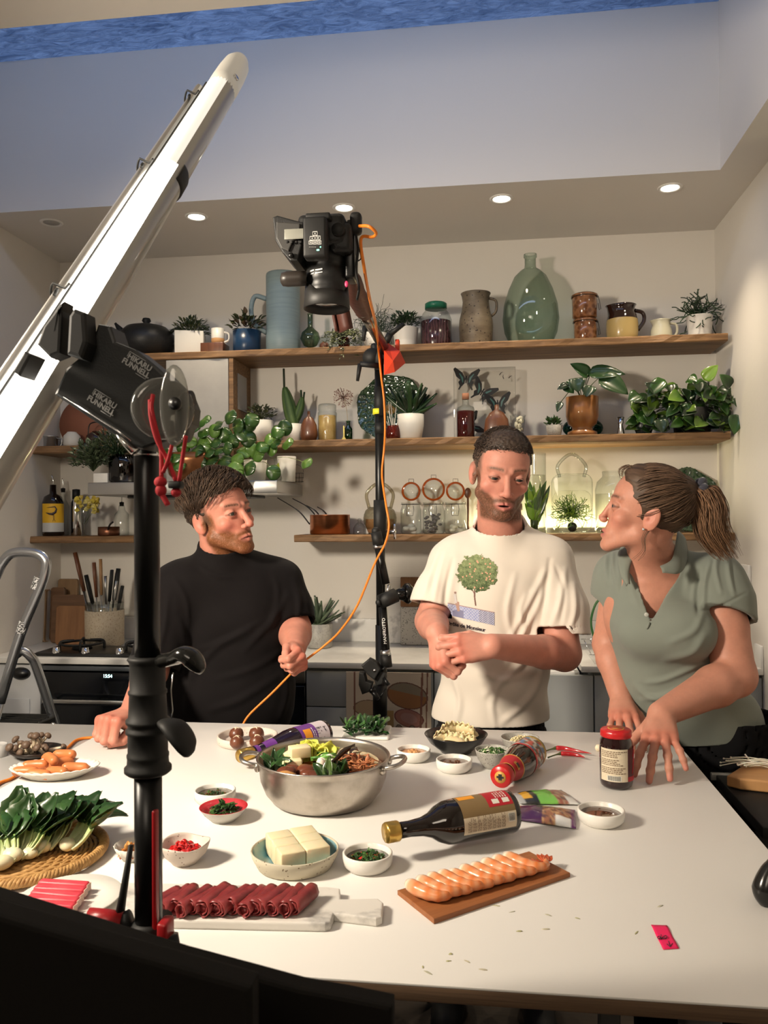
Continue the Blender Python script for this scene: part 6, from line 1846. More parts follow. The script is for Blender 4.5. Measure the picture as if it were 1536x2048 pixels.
for i,(x,y,z,a,ti)in enumerate(places):
 if first is None:o=first=dm.build('dumpling',dough)
 else:o=first.copy();COL.objects.link(o)
 o.location=(r.location.x+x,r.location.y+y,TOP+z+.004);o.rotation_euler=(.55+ti*math.sin(i),ti*math.cos(i*2),a)
 tag(o, 'pleated yellow dumpling '+wh[i], 'dumpling', 'dumplings in the black bowl')
 # steel hotpot
def hotpot():
 h=.082;c=onTop(647,1512,h);R_=133*pxm(c)
 r=root('hotpot', 'wide steel hotpot filled with broth, vegetables and noodles', 'pot',(c.x,c.y,TOP))
 potm=mat('worn_steel',(.52,.48,.43),rough=.24,metal=1.0,col2=(.36,.32,.27),scale=22,contrast=(.45,.75),bump=.1,bscale=60,rough2=.42)
 p=[(0,.001),(.68,.001),(.76,.005),(.87,.022),(.94,.044),(.968,.070),(.975,.079),(1.0,.081),(1.005,.083),(.995,.0845),(.965,.083),(.955,.078),(.945,.070),(.92,.045),(.85,.024),(.73,.009),(0,.007)]
 MB().lathe([(a*R_,b)for a,b in p],72).build('pan',potm,r)
 wall=lambda z:R_*(.955-(.082-z)*1.6)
 for s,a0 in((-1,.10),(1,-.06)):
  Mh=RZ(a0);hp_=[(s*R_*.965,-.032,.074),(s*R_*1.06,-.034,.077),(s*R_*1.17,-.028,.080),(s*R_*1.23,-.010,.082),(s*R_*1.23,.010,.082),(s*R_*1.17,.028,.080),(s*R_*1.06,.034,.077),(s*R_*.965,.032,.074)]
  hd=MB().tube([Mh@p for p in spline(hp_,5)],.0042,10);hd.build('handle',potm,r)
  rv=MB()
  for e in(-.032,.032):rv.ell(Mh@V((s*R_*.955,e,.070)),(.006,.006,.009),10)
  rv.build('bracket',potm,r)
 zb=.060;rb=R_*.915
 MB().lathe([(0,zb),(rb*.7,zb),(rb,zb+.001),(rb,zb-.004),(0,zb-.006)],60).build('broth',sauce('red_broth',(.30,.085,.018),.08),r)
 # napa cabbage
 rng=random.Random(21);mb=MB()
 for i in range(16):
  b=V((rng.uniform(-.045,-.005),rng.uniform(.04,.075),zb-.004));mb.leaf(b,(rng.uniform(-.5,.6),rng.uniform(-.6,.3),.75),.040,.034,(0,-1,.3),rng.uniform(-1,1),.5,6,shape=lambda t:.5+.5*math.sin(PI*t)+.12*math.sin(t*20),col=(.55,.52,.10),tipcol=(.60,.62,.09),thick=.0012)
 mb.build('cabbage',attr_mat('cabbage',rough=.45,sss=.15),r)
 # tofu cubes
 tf=mat('tofu',(.78,.68,.42),.5,sss=.25)
 for i,(x,y,z,s_)in enumerate(((-.064,.026,zb+.012,.029),(-.060,-.004,zb+.006,.029),(-.050,.018,zb+.024,.030))):
  MB().box((0,0,0),(s_*1.3,s_*.9,s_*.7),M=T(x,y,z)@RZ(.2+i*.15),bev=.0025).build('tofu_cube',tf,r)
  # spring onion
 mb=MB()
 for i in range(16):a=rng.uniform(-.4,.4);b=V((rng.uniform(-.028,.0),rng.uniform(.005,.035),zb+.008+rng.random()*.01));mb.tube([b,b+V((math.cos(a),math.sin(a),.1))*.025],.0026,7,col=rng.choice([(.12,.30,.05),(.25,.42,.10),(.06,.18,.03)]))
 mb.build('spring_onion',attr_mat('spring_onion',rough=.35,coat=.2),r)
 # white fish cake / mooli
 mb=MB()
 for i in range(9):mb.ell((-.006+.020*rng.random(),-.015+.045*rng.random(),zb+.006+.010*rng.random()),(.010,.008,.008),12,rot=Euler((rng.random(),rng.random(),0)).to_matrix().to_4x4())
 mb.build('fish_cake',mat('fish_cake',(.78,.72,.60),.4,sss=.2),r)
 # mushrooms
 mb=MB();mc=attr_mat('brown_mushroom',rough=.35,coat=.2)
 for i in range(10):mb.ell((rng.uniform(-.062,.0),rng.uniform(-.075,-.035),zb+.004+rng.random()*.006),(.017,.014,.009),14,rot=Euler((rng.uniform(-.5,.5),rng.uniform(-.5,.5),0)).to_matrix().to_4x4(),col=rng.choice([(.13,.035,.015),(.09,.025,.012),(.20,.06,.02),(.45,.22,.07)]))
 mb.build('mushroom',mc,r)
 # kelp sheets, standing
 mb=MB();kp=mat('kelp',(.035,.018,.010),.22,coat=.4)
 mb.leaf((.012,-.060,zb-.004),(.20,.55,.42),.095,.026,(-.8,0,.5),.5,.25,9,shape=lambda t:.55+.45*math.sin(PI*t))
 mb.leaf((.025,.030,zb+.004),(.35,.15,.5),.045,.03,(-.5,-.5,.6),1.2,.2,7,shape=lambda t:.7+.3*math.sin(PI*t))
 mb.build('kelp',kp,r)
 # greens at the rim
 gm=attr_mat('dark_leaf_mix',rough=.3,coat=.3);mb,m2=MB(),MB()
 for i in range(26):
  if i%2:b=V((rng.uniform(.012,.055),rng.uniform(-.085,-.045),zb));col=rng.choice([(.02,.05,.012),(.012,.03,.008),(.05,.09,.02)])
  else:b=V((rng.uniform(-.098,-.07),rng.uniform(-.04,.0),zb));col=rng.choice([(.015,.045,.012),(.03,.08,.02)])
  (mb if i%2 else m2).leaf(b,(rng.uniform(-.6,.8),rng.uniform(-.5,.7),rng.uniform(.2,.7)),rng.uniform(.025,.05),rng.uniform(.012,.024),(rng.uniform(-.4,.4),-.5,.8),rng.uniform(-1.2,1.2),.35,6,col=col,thick=.0006)
 mb.build('leafy_greens',gm,r);m2 .build('leafy_greens',gm,r)
 # white mushroom slices, fanned
 sm=mat('sliced_mushroom',(.72,.60,.40),.45,sss=.2)
 for i in range(7):
  p=MB().prism(rrect(.030,.020,.009,4),-.0016,.0016,M=T(.035+i*.0085,.052-i*.004,zb+.012)@RY(.5)@RX(.35),bev=.0006);p.build('mushroom_slice',sm,r)
  # noodles / thin meat, a tangle
 mb=MB()
 for i in range(95):
  a0=rng.uniform(0,2*PI);c_=V((.062+rng.gauss(0,.014),-.006+rng.gauss(0,.015),zb+.006+abs(rng.gauss(0,.006))));rr=rng.uniform(.005,.013)
  mb.tube([c_+V((rr*math.cos(a0+t*.9),rr*math.sin(a0+t*.9)*.9,.003*math.sin(t*1.7+i)))for t in range(6)],.0011,5,col=rng.choice([(.50,.20,.08),(.62,.28,.12),(.40,.13,.05)]))
 for i in range(12):mb.leaf((.058+rng.gauss(0,.018),-.0+rng.gauss(0,.014),zb+.010),(rng.uniform(-1,1),rng.uniform(-1,1),.3),.022,.012,(0,0,1),rng.uniform(-2,2),.4,6,col=rng.choice([(.46,.17,.08),(.36,.12,.06)]))
 o=mb.build('noodles',attr_mat('noodle_mix',rough=.35,coat=.2),r);o['kind']='stuff'
hotpot()
# shiitake plate
pc=onTop(495,1470,.018);Rp=60*pxm(pc)
r=root('shiitake_plate', 'pale speckled rimmed plate under the four shiitake caps', 'plate',(pc.x,pc.y,TOP))
MB().lathe([(0,.0005),(Rp*.94,.0005),(Rp*.985,.003),(Rp,.008),(Rp,.019),(Rp-.002,.0205),(Rp-.005,.019),(Rp-.006,.008),(Rp*.88,.005),(0,.005)],56).build('plate',speck_pink,r)
sk=mat('shiitake_skin',(.16,.050,.022),.38,col2=(.085,.026,.012),scale=40,coat=.15,bump=.3,bscale=120)
skw=mat('shiitake_cut',(.72,.58,.42),.6)
for i,(px,py,s_,w_)in enumerate(((473,1460,1.0, 'dark one at the back left'),(513,1459,1.05, 'one at the back right'),(474,1477,.95, 'one at the front left'),(514,1475,1.0, 'one at the front right'))):
 p=onZ(px,py+8,TOP+.02)
 R0=.0172*s_
 q_=root('shiitake', 'brown shiitake cap with white cross cut, '+w_, 'mushroom',(p.x,p.y,TOP+.0055),i*.4, 'shiitake on the pale plate')
 MB().lathe([(0,.0),(R0*.5,.001),(R0*.8,.006),(R0*1.0,.011),(R0*.98,.017),(R0*.8,.0245),(R0*.45,.0285),(0,.030)],28).build('cap',sk,q_)
 x=MB()
 for a in(0,PI/2):
  pts=[]
  for t in range(9):
   u=-1+t/4;rr=u*R0*.78;zz=.0300*s_**0*(1-.22*u*u)-.0002
   pts.append((rr*math.cos(a),rr*math.sin(a),zz))
  x.tube(pts,[.0006,.0016,.002,.0022,.0022,.0022,.002,.0016,.0006],6,flat=.5)
 x.build('cross_cut',skw,q_)
 # bottles lying on the table
def lying_bottle(name,label,neck_px,base_px,L,R_,prof,body_m,parts,Y_axis_z=None,cat='bottle'):
 zc=TOP+R_+(Y_axis_z or 0)
 a=onZ(*neck_px,zc-.3*R_);b=onZ(*base_px,zc)
 d=(a-b);d.z=0;d.normalize()
 M=T(b.x,b.y,zc)@align(d)
 r=rootM(name,label,cat,M)
 MB().lathe([(x*R_,z*L)for x,z in prof],48).build('bottle',body_m,r)
 parts(r,R_,L)
 return r
dark_glass=mat('dark_soy_glass',(.008,.005,.004),rough=.08,coat=.6)
SOY=[(0,.0),(.85,.0),(.97,.015),(1,.04),(1,.55),(.97,.60),(.80,.67),(.55,.73),(.42,.80),(.36,.90),(.36,1.0),(0,1.0)]
# camera-facing side of a bottle lying along local z: find local angle of the direction to the camera
def face_angle(r):
 d=r.matrix_world.inverted().to_3x3()@(CAM-V(r.matrix_world.translation));return math.atan2(d.y,d.x)
def wrap_label(mb,R_,z0,z1,a0,a1,m=0,off=.0006,n=24,col=None):
 g=[[((R_+off)*math.cos(a0+(a1-a0)*j/n),(R_+off)*math.sin(a0+(a1-a0)*j/n),z)for j in range(n+1)]for z in(z0,z1)]
 return mb.grid(g,m=m,col=col)
gold=mat('gold_cap',(.62,.40,.10),.28,.9)
def flat(name,c,rough=.45):return mat(name,c,rough)
def scrib(mb,R_,z0,z1,a0,a1,rows,along,seed,off=.0012,m=0):
 """rows of print too small to read: short dashes laid on a cylinder"""
 rng=random.Random(seed);S0,S1=(z0,z1)if along else(a0*R_,a1*R_)
 for i in range(rows):
  t=(i+.25)/rows;x=S0;end=S0+(S1-S0)*rng.uniform(.6,1)
  while x<end:
   w_=rng.uniform(.0015,.0055)
   if along:wrap_label(mb,R_,x,x+w_,a0+(a1-a0)*t,a0+(a1-a0)*(t+.42/rows),m,off,2)
   else:zz=z1-(z1-z0)*t;wrap_label(mb,R_,zz-(z1-z0)*.42/rows,zz,x/R_,(x+w_)/R_,m,off,2)
   x+=w_+.0012
def soy_parts(r,R_,L):
 fa=face_angle(r);up=math.pi
 MB().lathe([(0,L*.99),(R_*.43,L*.99),(R_*.47,L*1.0),(R_*.47,L*1.085),(R_*.42,L*1.10),(0,L*1.10)],32,fr=lambda a,q,z:(q*(1+.012*math.cos(40*a)),z)).build('cap',gold,r)
 # paper: gold-brown band, red panel, cream back panel with bar code
 d=r.matrix_world.inverted().to_3x3()@V((0,0,1));ua=math.atan2(d.y,d.x)
 s=1 if math.sin(ua-fa)>0 else-1
 lab=MB();z0,z1=L*.06,L*.52
 wrap_label(lab,R_,z0,z1,fa+s*.02,fa+s*1.5,0)
 wrap_label(lab,R_,z0+.001,L*.28,fa+s*.32,fa+s*1.5,1,.0008)
 wrap_label(lab,R_,z0,z1,fa+s*.02,fa-s*.75,2)
 wrap_label(lab,R_,L*.36,L*.50,fa+s*.95,fa+s*1.30,3,.0009)
 lb=lab.build('paper_wrap',[flat('label_bronze',(.20,.13,.055)),flat('label_red',(.42,.015,.025)),flat('label_cream',(.66,.57,.42)),flat('label_orange',(.75,.30,.02))],r)
 pr=MB()
 for z_ in range(8):scrib(pr,R_,L*(.16+.042*z_),L*(.195+.042*z_),min(fa,fa-s*.64),max(fa,fa-s*.64),4,False,z_)
 pr.build('small_print',flat('label_ink',(.16,.10,.06)),lb)
 wt_=MB();a_=sorted((fa+s*.75,fa+s*1.25));scrib(wt_,R_,L*.09,L*.20,a_[0],a_[1],5,False,3,.0013)
 for zz in(L*.12,L*.21):wrap_label(wt_,R_,zz-.006,zz+.006,fa+s*.45,fa+s*.70,0,.0011)
 wt_.build('lettering',flat('label_white',(.72,.70,.62)),lb)
 bc_=MB();wrap_label(bc_,R_,L*.075,L*.135,fa-s*.05,fa-s*.45,0,.0010)
 for i in range(14):wrap_label(bc_,R_,L*(.080+.0036*i),L*(.080+.0036*i+(.0012+.001*(i*7%3==0))),fa-s*.08,fa-s*.40,1,.0013)
 bc_.build('bar_code',[flat('label_white',(.72,.70,.62)),flat('bar_black',(.02,.02,.02))],lb)
lying_bottle('soy_bottle', 'large dark soy sauce bottle with gold cap lying on white rests',(812,1672),(1024,1622),.205,.0335,SOY,dark_glass,soy_parts,.012)
rr_=root('bottle_rest', 'small white ceramic rest under the big soy bottle', 'rest',onTop(1003,1668))
MB().ell((0,0,.005),(.009,.006,.0055),16).ell((.012,.008,.005),(.009,.006,.0055),16).ell((.006,.004,.009),(.012,.006,.0035),16).build('rest',white_cer,rr_)
OYS=[(0,0),(.88,0),(.98,.015),(1,.04),(1,.42),(.92,.52),(.72,.68),(.56,.80),(.50,.87),(.48,.90),(0,.90)]
def oys_parts(r,R_,L):
 fa=face_angle(r)
 cp_=MB().lathe([(0,L*.88),(R_*.60,L*.88),(R_*.64,L*.89),(R_*.64,L*.985),(R_*.58,L*1.0),(0,L*1.0)],36).build('cap',flat('cap_red',(.45,.010,.012),.3),r)
 m_=MB();m_.lathe([(0,0),(R_*.34,0),(R_*.34,.0006),(0,.0006)],24,T(0,0,L*1.0),m=0)
 m_.box((0,0,L*1.0+.0008),(R_*.22,R_*.36,.0006),m=1).box((0,0,L*1.0+.0008),(R_*.44,R_*.12,.0006),m=1)
 m_.build('emblem',[flat('emblem_gold',(.55,.30,.06)),flat('bar_black',(.02,.02,.02))],cp_)
 nb_=MB();wrap=lambda z0,z1,r0,r1,m:nb_.lathe([(r0*R_+.0008,z0*L),(r1*R_+.0008,z1*L)],40,m=m)
 wrap(.66,.84,.75,.53,0);wrap(.655,.67,.765,.745,1);wrap(.83,.842,.545,.53,1)
 nk=nb_.build('neck_band',[flat('label_red',(.42,.015,.025)),flat('emblem_gold',(.55,.30,.06))],r)
 e=MB();wrap_label(e,R_*.64,.70*L,.79*L,fa-.55,fa+.25,0,.0014);wrap_label(e,R_*.64,.72*L,.77*L,fa-.38,fa+.05,1,.0018);e.build('emblem',[flat('emblem_gold',(.55,.30,.06)),flat('bar_black',(.02,.02,.02))],nk)
 lb=MB();g=[];cg=[];n=40
 for i in range(22):
  row=[];cr=[]
  for j in range(n+1):
   a=fa-1.9+3.8*j/n;z=L*(.05+.34*i/21);row.append(((R_+.0006)*math.cos(a),(R_+.0006)*math.sin(a),z))
   v1=mnoise.noise(V((j*.22,i*.25,3)));v2=mnoise.noise(V((j*.3,i*.3,9)))
   c_=(.55,.12,.09)if v1>.22 else(.12,.22,.36)if v1<-.25 else(.52,.50,.44)if v2>.1 else(.14,.11,.07)
   if i<3:c_=(.45,.30,.05)
   if i>18:c_=(.50,.03,.03)
   cr.append(c_)
  g.append(row);cg.append(cr)
 lb.grid(g,col=cg);lb.build('paper_wrap',attr_mat('label_print',rough=.45),r)
lying_bottle('oyster_sauce_bottle', 'brown sauce bottle with red cap lying behind the soy bottle',(990,1574),(1064,1502),.195,.0330,OYS,mat('oyster_sauce_glass',(.020,.009,.006),.1,coat=.6),oys_parts)
def pur_parts(r,R_,L):
 fa=face_angle(r)
 MB().lathe([(0,L*.90),(R_*.44,L*.90),(R_*.46,L*.905),(R_*.46,L*1.04),(R_*.40,L*1.05),(0,L*1.05)],32).build('cap',gold,r)
 nb_=MB().lathe([(R_*.62+.0008,L*.66),(R_*.43+.0008,L*.80),(R_*.41+.0008,L*.88)],40).build('neck_band',flat('label_purple',(.14,.035,.24)),r)
 lb=MB();wrap_label(lb,R_,L*.05,L*.20,fa-1.6,fa+1.6,0);wrap_label(lb,R_,L*.20,L*.40,fa-1.6,fa+1.6,1);wrap_label(lb,R_,L*.27,L*.36,fa+.1,fa-.65,2,.0009);wrap_label(lb,R_,L*.27,L*.36,fa+.1,fa+.65,2,.0009)
 l2=lb.build('paper_wrap',[flat('label_lilac',(.62,.56,.60)),flat('label_purple',(.14,.035,.24)),flat('label_orange',(.75,.30,.02))],r)
 tx=MB()
 for i in range(26):a=fa+(-.75 if i<13 else .05)+hs(i,1)*.5;z=L*(.075+.10*hs(i,2));w_=.12 if i%2 else .03;wrap_label(tx,R_,z,z+(.0016 if i%2 else .009),a,a+w_,0,.0012,3)
 tx.build('lettering',flat('ink_black',(.03,.02,.03)),l2)
 tw=MB();scrib(tw,R_,L*.215,L*.262,fa-.7,fa+.7,2,False,6);tw.build('lettering',flat('label_white',(.72,.70,.62)),l2)
lying_bottle('purple_bottle', 'dark bottle with purple wrap and gold cap lying behind the pot',(512,1512),(650,1466),.235,.0300,[(0,0),(.88,0),(.98,.012),(1,.04),(1,.42),(.94,.50),(.70,.62),(.50,.75),(.42,.88),(.40,.92),(0,.92)],mat('dark_wine_glass',(.014,.006,.012),.1,coat=.6),pur_parts)
# chrysanthemum greens on a white tray
tc_=onTop(735,1468);k=pxm(tc_)
r=root('white_tray', 'rectangular white tray of dark leafy greens by the table edge', 'tray',(tc_.x,tc_.y,TOP),.06)
MB().prism(rrect(.112,.115,.006),.0,.008,bev=.003,seg=2).build('tray',white_cer,r)
rng=random.Random(31);mb=MB()
g=root('greens_bunch', 'bunch of dark green stalks and leaves on the white tray', 'vegetable',(tc_.x-.004,tc_.y,TOP+.008))
for i in range(60):mb.leaf((rng.uniform(-.045,.045),rng.uniform(-.05,-.01),.004+.012*rng.random()),(rng.uniform(-.8,.8),rng.uniform(-.9,.1),rng.uniform(-.1,.8)),rng.uniform(.018,.034),rng.uniform(.009,.016),(0,-.3,1),rng.uniform(-1,1),.3,6,shape=lambda t:max(.1,math.sin(PI*t**.8)*(1+.35*math.sin(t*26))),col=rng.choice([(.012,.045,.010),(.02,.065,.015),(.008,.028,.006)]),thick=.0005)
mb.build('leaves',gm_:=attr_mat('dark_leaf_mix'),g)
mb=MB()
for i in range(26):
 x=rng.uniform(-.044,.044);z0=.006+.02*rng.random();a=rng.uniform(-.25,.25)
 mb.tube([(x,-.03,z0),(x+a*.03,.01,z0+.005),(x+a*.06,.045,z0+.004)],[.0026,.0036,.004],7,col=rng.choice([(.07,.19,.03),(.12,.28,.06),(.05,.14,.03)]))
mb.build('stalks',attr_mat('spring_onion'),g)
# tofu on a speckled oval dish
p_=onTop(590,1702,.022);k=pxm(p_)
r=root('tofu_dish', 'oval speckled dish with blue-green inside under the tofu', 'dish',(p_.x,p_.y,TOP),.12)
ob=.98
dr=[(0,.0005),(.78,.0005),(.84,.002),(.97,.018),(1,.026),(.975,.0275),(.95,.025)]
MB().lathe([(a*88*k,b)for a,b in dr],64,SC(1,ob,1)).build('dish',speck_cer,r)
MB().lathe([(a*88*k,b)for a,b in[(.95,.025),(.90,.014),(.78,.006),(0,.005)]],64,SC(1,ob,1)).build('glazed_inside',mat('blue_glaze',(.32,.42,.38),.15,col2=(.10,.35,.50),scale=18,coat=.5),r)
tofu_m=mat('tofu_block',(.78,.69,.46),.55,sss=.25,col2=(.72,.62,.40),scale=8,bump=.25,bscale=150)
A_=RZ(.52)
cols_=[(-1,-.5),(-1,.5),(0,-.5),(0,.5),(1,-.5),(1,.5)]
nm=['at the near left corner', 'at the far left', 'in the middle of the near row', 'in the middle of the far row', 'at the near right', 'at the far right corner']
fo=None
for i,(a,b)in enumerate(cols_):
 d=A_@V((b*.0377,a*.0308,0))
 if fo is None:o=fo=MB().box((0,0,0),(.0372,.0302,.031),bev=.002,seg=2).build('tofu_block',tofu_m)
 else:o=fo.copy();COL.objects.link(o)
 o.location=(p_.x+d.x+.002,p_.y+d.y+.006,TOP+.0065+.0155+.001*(i%2));o.rotation_euler=(0,0,.52+.03*math.sin(i*2))
 tag(o, 'cream tofu block '+nm[i]+' of the speckled dish', 'tofu', 'tofu blocks on the speckled dish')
 # sausages on the scalloped oval dish
p_=onTop(110,1536,.018);k=pxm(p_)
r=root('scalloped_platter', 'oval cream scalloped platter holding the small sausages', 'platter',(p_.x,p_.y,TOP),.20)
def sc2(a,q,z):return(q*(1+(.018*abs(math.cos(14*a))if z>.006 else 0)),z+(.002*abs(math.cos(14*a))if z>.012 else 0))
MB().lathe([(a*86*k,b)for a,b in[(0,.0005),(.55,.0005),(.62,.002),(.88,.014),(1,.021),(.98,.0225),(.86,.016),(.60,.005),(0,.004)]],112,SC(1,.62,1),fr=sc2).build('platter',cream_cer,r)
saus=mat('sausage_skin',(.56,.19,.062),.38,sss=.2,col2=(.55,.17,.055),scale=20)
def sausage(L=.052,R_=.0100):
 pts=[(-L/2+L*i/10,.004*math.sin(PI*i/10),0)for i in range(11)]
 return MB().tube(pts,[R_*.55]+[R_*.93]+[R_]*7+[R_*.93,R_*.55],16)
so=None
sl_=[(50,1546,.0,.1, 'leftmost of all'),(76,1552,.0,-.1, 'lowest, at the front'),(70,1535,.002,.2, 'second from the left at the back'),(100,1536,.016,-.75, 'long diagonal one on top in the middle'),(100,1524,.004,-.5, 'furthest back'),(124,1534,.006,1.1, 'short upright-looking one right of centre'),(128,1527,.016,-.15, 'topmost at the right'),(150,1539,.001,.28, 'rightmost of all'),(112,1547,.001,-.3, 'flat one at the front middle')]
for i,(px,py,z,a,w_)in enumerate(sl_):
 p=onTop(px,py,.012)
 if so is None:o=so=sausage().build('sausage',saus)
 else:o=so.copy();COL.objects.link(o)
 o.location=(p.x,p.y,TOP+.0145+z);o.rotation_euler=(0,.08*math.sin(i*3),a);tag(o, 'small orange-brown sausage, '+w_+' on the cream platter', 'sausage', 'sausages on the scalloped platter')
 # mushrooms on the side counter
p_=onZ(72,1501,SIDE+.016);k=pxm(p_)
r=root('mushroom_plate', 'dark brown plate heaped with small shimeji mushrooms', 'plate',(p_.x,p_.y,SIDE))
MB().lathe([(a*55*k,b)for a,b in[(0,.0005),(.45,.0005),(.5,.002),(.85,.012),(1,.020),(.975,.021),(.84,.015),(.48,.005),(0,.004)]],48,SC(1,.86,1)).build('plate',dark_cer,r)
capm=mat('shimeji_cap',(.16,.105,.070),.5,col2=(.09,.055,.035),scale=60);stm=mat('shimeji_stem',(.62,.52,.38),.55)
def shimeji(L,R0):
 e=bpy.data.objects.new('mushroom',None);COL.objects.link(e);e.empty_display_size=.02
 MB().tube(spline([(0,0,0),(L*.1,0,L*.5),(0,0,L)],4),[.0042,.0046,.0044,.004,.0036,.0034,.0032,.0032,.0034],10).build('stem',stm,e)
 MB().lathe([(0,-.002),(R0*.7,-.002),(R0,.001),(R0*.92,.005),(R0*.55,.0085),(0,.0098)],18,T(0,0,L)).build('cap',capm,e)
 return e
rng=random.Random(17)
pos=['at the far left', 'at the left front', 'at the right edge', 'at the front', 'at the back', 'near the middle', 'on the very top', 'leaning over the right side']
for i in range(24):
 e=shimeji(rng.uniform(.020,.036),rng.uniform(.0065,.0105))
 a=rng.uniform(0,2*PI);rr=math.sqrt(rng.random())*34*k;x,y=rr*math.cos(a),rr*math.sin(a)*.8
 lie=rng.uniform(.75,1.5)if rr>14*k else rng.uniform(.2,.9);az=rng.uniform(0,2*PI)
 e.location=(p_.x+x,p_.y+y,SIDE+.010+.020*(1-rr/(40*k))*rng.random());e.rotation_euler=Euler((lie,0,az))
 tag(e, 'small brown-capped shimeji mushroom heaped on the dark plate at the side counter', 'mushroom', 'shimeji on the dark plate')
gp=onZ(-4,1512,SIDE)
tag(MB().lathe([(0,0),(.020,0),(.021,.002),(.021,.028),(.0195,.0285),(.018,.026),(0,.026)],36).build('grey_pot',grey_marble,loc=(gp.x,gp.y,SIDE)), 'small round grey pot at the left edge of the side counter', 'pot')
# bok choy on the woven tray
p_=onTop(50,1702,.012);Rb=156*pxm(p_)
straw=mat('woven_straw',(.50,.29,.10),.6,col2=(.32,.165,.05),scale=60,bump=.5,bscale=200)
r=root('woven_tray', 'round woven straw tray holding the pak choi', 'tray',(p_.x,p_.y,TOP))
mb=MB();
for ring in range(15):
 rr=Rb*(.08+.84*ring/14);n=72
 mb.tube([(rr*math.cos(2*PI*i/n),rr*math.sin(2*PI*i/n),.006+.0012*math.sin(i*PI/2+ring*PI)+.012*max(0,ring/14-.75))for i in range(n)],Rb*.026,5,closed=True)
for i in range(36):a=2*PI*i/36;mb.tube([(Rb*.05*math.cos(a),Rb*.05*math.sin(a),.005),(Rb*.9*math.cos(a),Rb*.9*math.sin(a),.007)],.0016,5)
mb.build('weave',straw,r)
mb=MB();n=320
for s in range(4):mb.tube([((Rb*.96+.0045*math.cos(i*2*PI/n*34+s*PI/2))*math.cos(2*PI*i/n),(Rb*.96+.0045*math.cos(i*2*PI/n*34+s*PI/2))*math.sin(2*PI*i/n),.011+.0045*math.sin(i*2*PI/n*34+s*PI/2))for i in range(n)],.0038,6,closed=True)
mb.build('braided_rim',straw,r)
pk=attr_mat('pak_choi',rough=.35,sss=.12,coat=.15)
def pak(seed,L=.085,n=7):
 rng=random.Random(seed);mb=MB()
 for i in range(n):
  a=-1.0+2.0*i/(n-1)+rng.uniform(-.1,.1);d=V((math.sin(a)*.55,math.cos(a*.4),.32+.25*rng.random()))
  w_=rng.uniform(.016,.022)
  # stalk
  g=[];cg=[];d2=d.normalized();sd=d2 .cross(V((0,0,1))).normalized();nn=sd.cross(d2)
  for t in range(7):
   u=t/6;row=[];cr=[]
   for s in(-1,-.5,0,.5,1):
    ww=w_*(.75+.25*math.sin(PI*u)-.35*u)
    row.append(V((math.sin(a)*.010,0,.008))+d2*(L*.46*u)+sd*(s*ww/2)+nn*((1-s*s)*-.006*(1-.4*u)+.012*u*u))
    k_=u**1.5;cr.append((.66*(1-k_)+.30*k_,.66*(1-k_)+.45*k_,.42*(1-k_)+.12*k_))
   g.append(row);cg.append(cr)
  mb.grid(g,col=cg,thick=.0022)
  e=g[-1][2]
  mb.leaf(e-d2*.004,d2+V((0,0,rng.uniform(-.1,.5))),L*rng.uniform(.55,.75),rng.uniform(.036,.05),nn+V((0,-.2,0)),rng.uniform(-.9,.9),.35,9,shape=lambda t:max(.16,math.sin(PI*min(1,t**.7*.93+.05))*(1+.10*math.sin(t*23))),col=rng.choice([(.02,.06,.015),(.012,.038,.010),(.03,.085,.02)]),tipcol=(.012,.04,.010),thick=.0008)
  # pale root end
 mb.ell((0,-.004,.010),(.016,.012,.010),16,col=(.70,.66,.45))
 return mb
for i,(px,py,a,s_,w_)in enumerate(((28,1722,-.15,1.12, 'tall one left of centre with an upright leaf'),(85,1704,-.1,1.05, 'one in the middle of the tray'),(106,1686,.35,.95, 'one whose cut stalks fan out at the top'),(140,1700,-.75,1.0, 'rightmost one with hooked stalk'),(2,1738,.7,1.05, 'leftmost one, nearest the crab sticks'),(60,1716,.1,.85, 'small one between the two biggest'))):
 p=onTop(px,py,.012);o=pak(40+i).build('pak_choi',pk,loc=(p.x,p.y,TOP+.012),rot=(0,0,a));o.scale=(s_,s_,s_)
 tag(o, 'halved pak choi, '+w_, 'vegetable', 'pak choi on the straw tray')
 # crab sticks on a white plate
p_=onTop(138,1795,.008);Rp=102*pxm(p_)
r=root('white_plate', 'plain white round plate under the crab sticks', 'plate',(p_.x,p_.y,TOP))
MB().lathe([(0,.0005),(Rp*.6,.0005),(Rp*.66,.002),(Rp*.97,.008),(Rp,.0095),(Rp*.985,.0105),(Rp*.66,.0045),(0,.004)],64).build('plate',white_cer,r)
crab_r=mat('crab_red',(.62,.025,.055),.4,col2=(.70,.10,.12),scale=40,stretch=(1,14,14),sss=.15);crab_w=mat('crab_white',(.78,.52,.44),.5,sss=.2)
kk=None
cw=['furthest from the camera', 'second from the back', 'third from the back', 'fourth from the back', 'fifth from the back, second from the front', 'nearest the camera']
for i in range(6):
 a=onTop(128-i*7.5,1764+i*10.5,.018)
 if kk is None:
  kk=bpy.data.objects.new('crab_stick',None);COL.objects.link(kk);kk.empty_display_size=.02
  MB().box((0,0,0),(.074,.0135,.0125),bev=.004,seg=3).build('red_coat',crab_r,kk)
  MB().box((.0372,0,-.0006),(.0012,.0112,.0100),bev=.0005).build('white_core',crab_w,kk);o=kk
 else:o=copy_tree(kk)
 o.location=(a.x,a.y,TOP+.0135);o.rotation_euler=(.05*math.sin(i),0,.05*math.sin(i*2.3)-.02);tag(o, 'red crab stick on the white plate, '+cw[i], 'crab stick', 'crab sticks on the white plate')
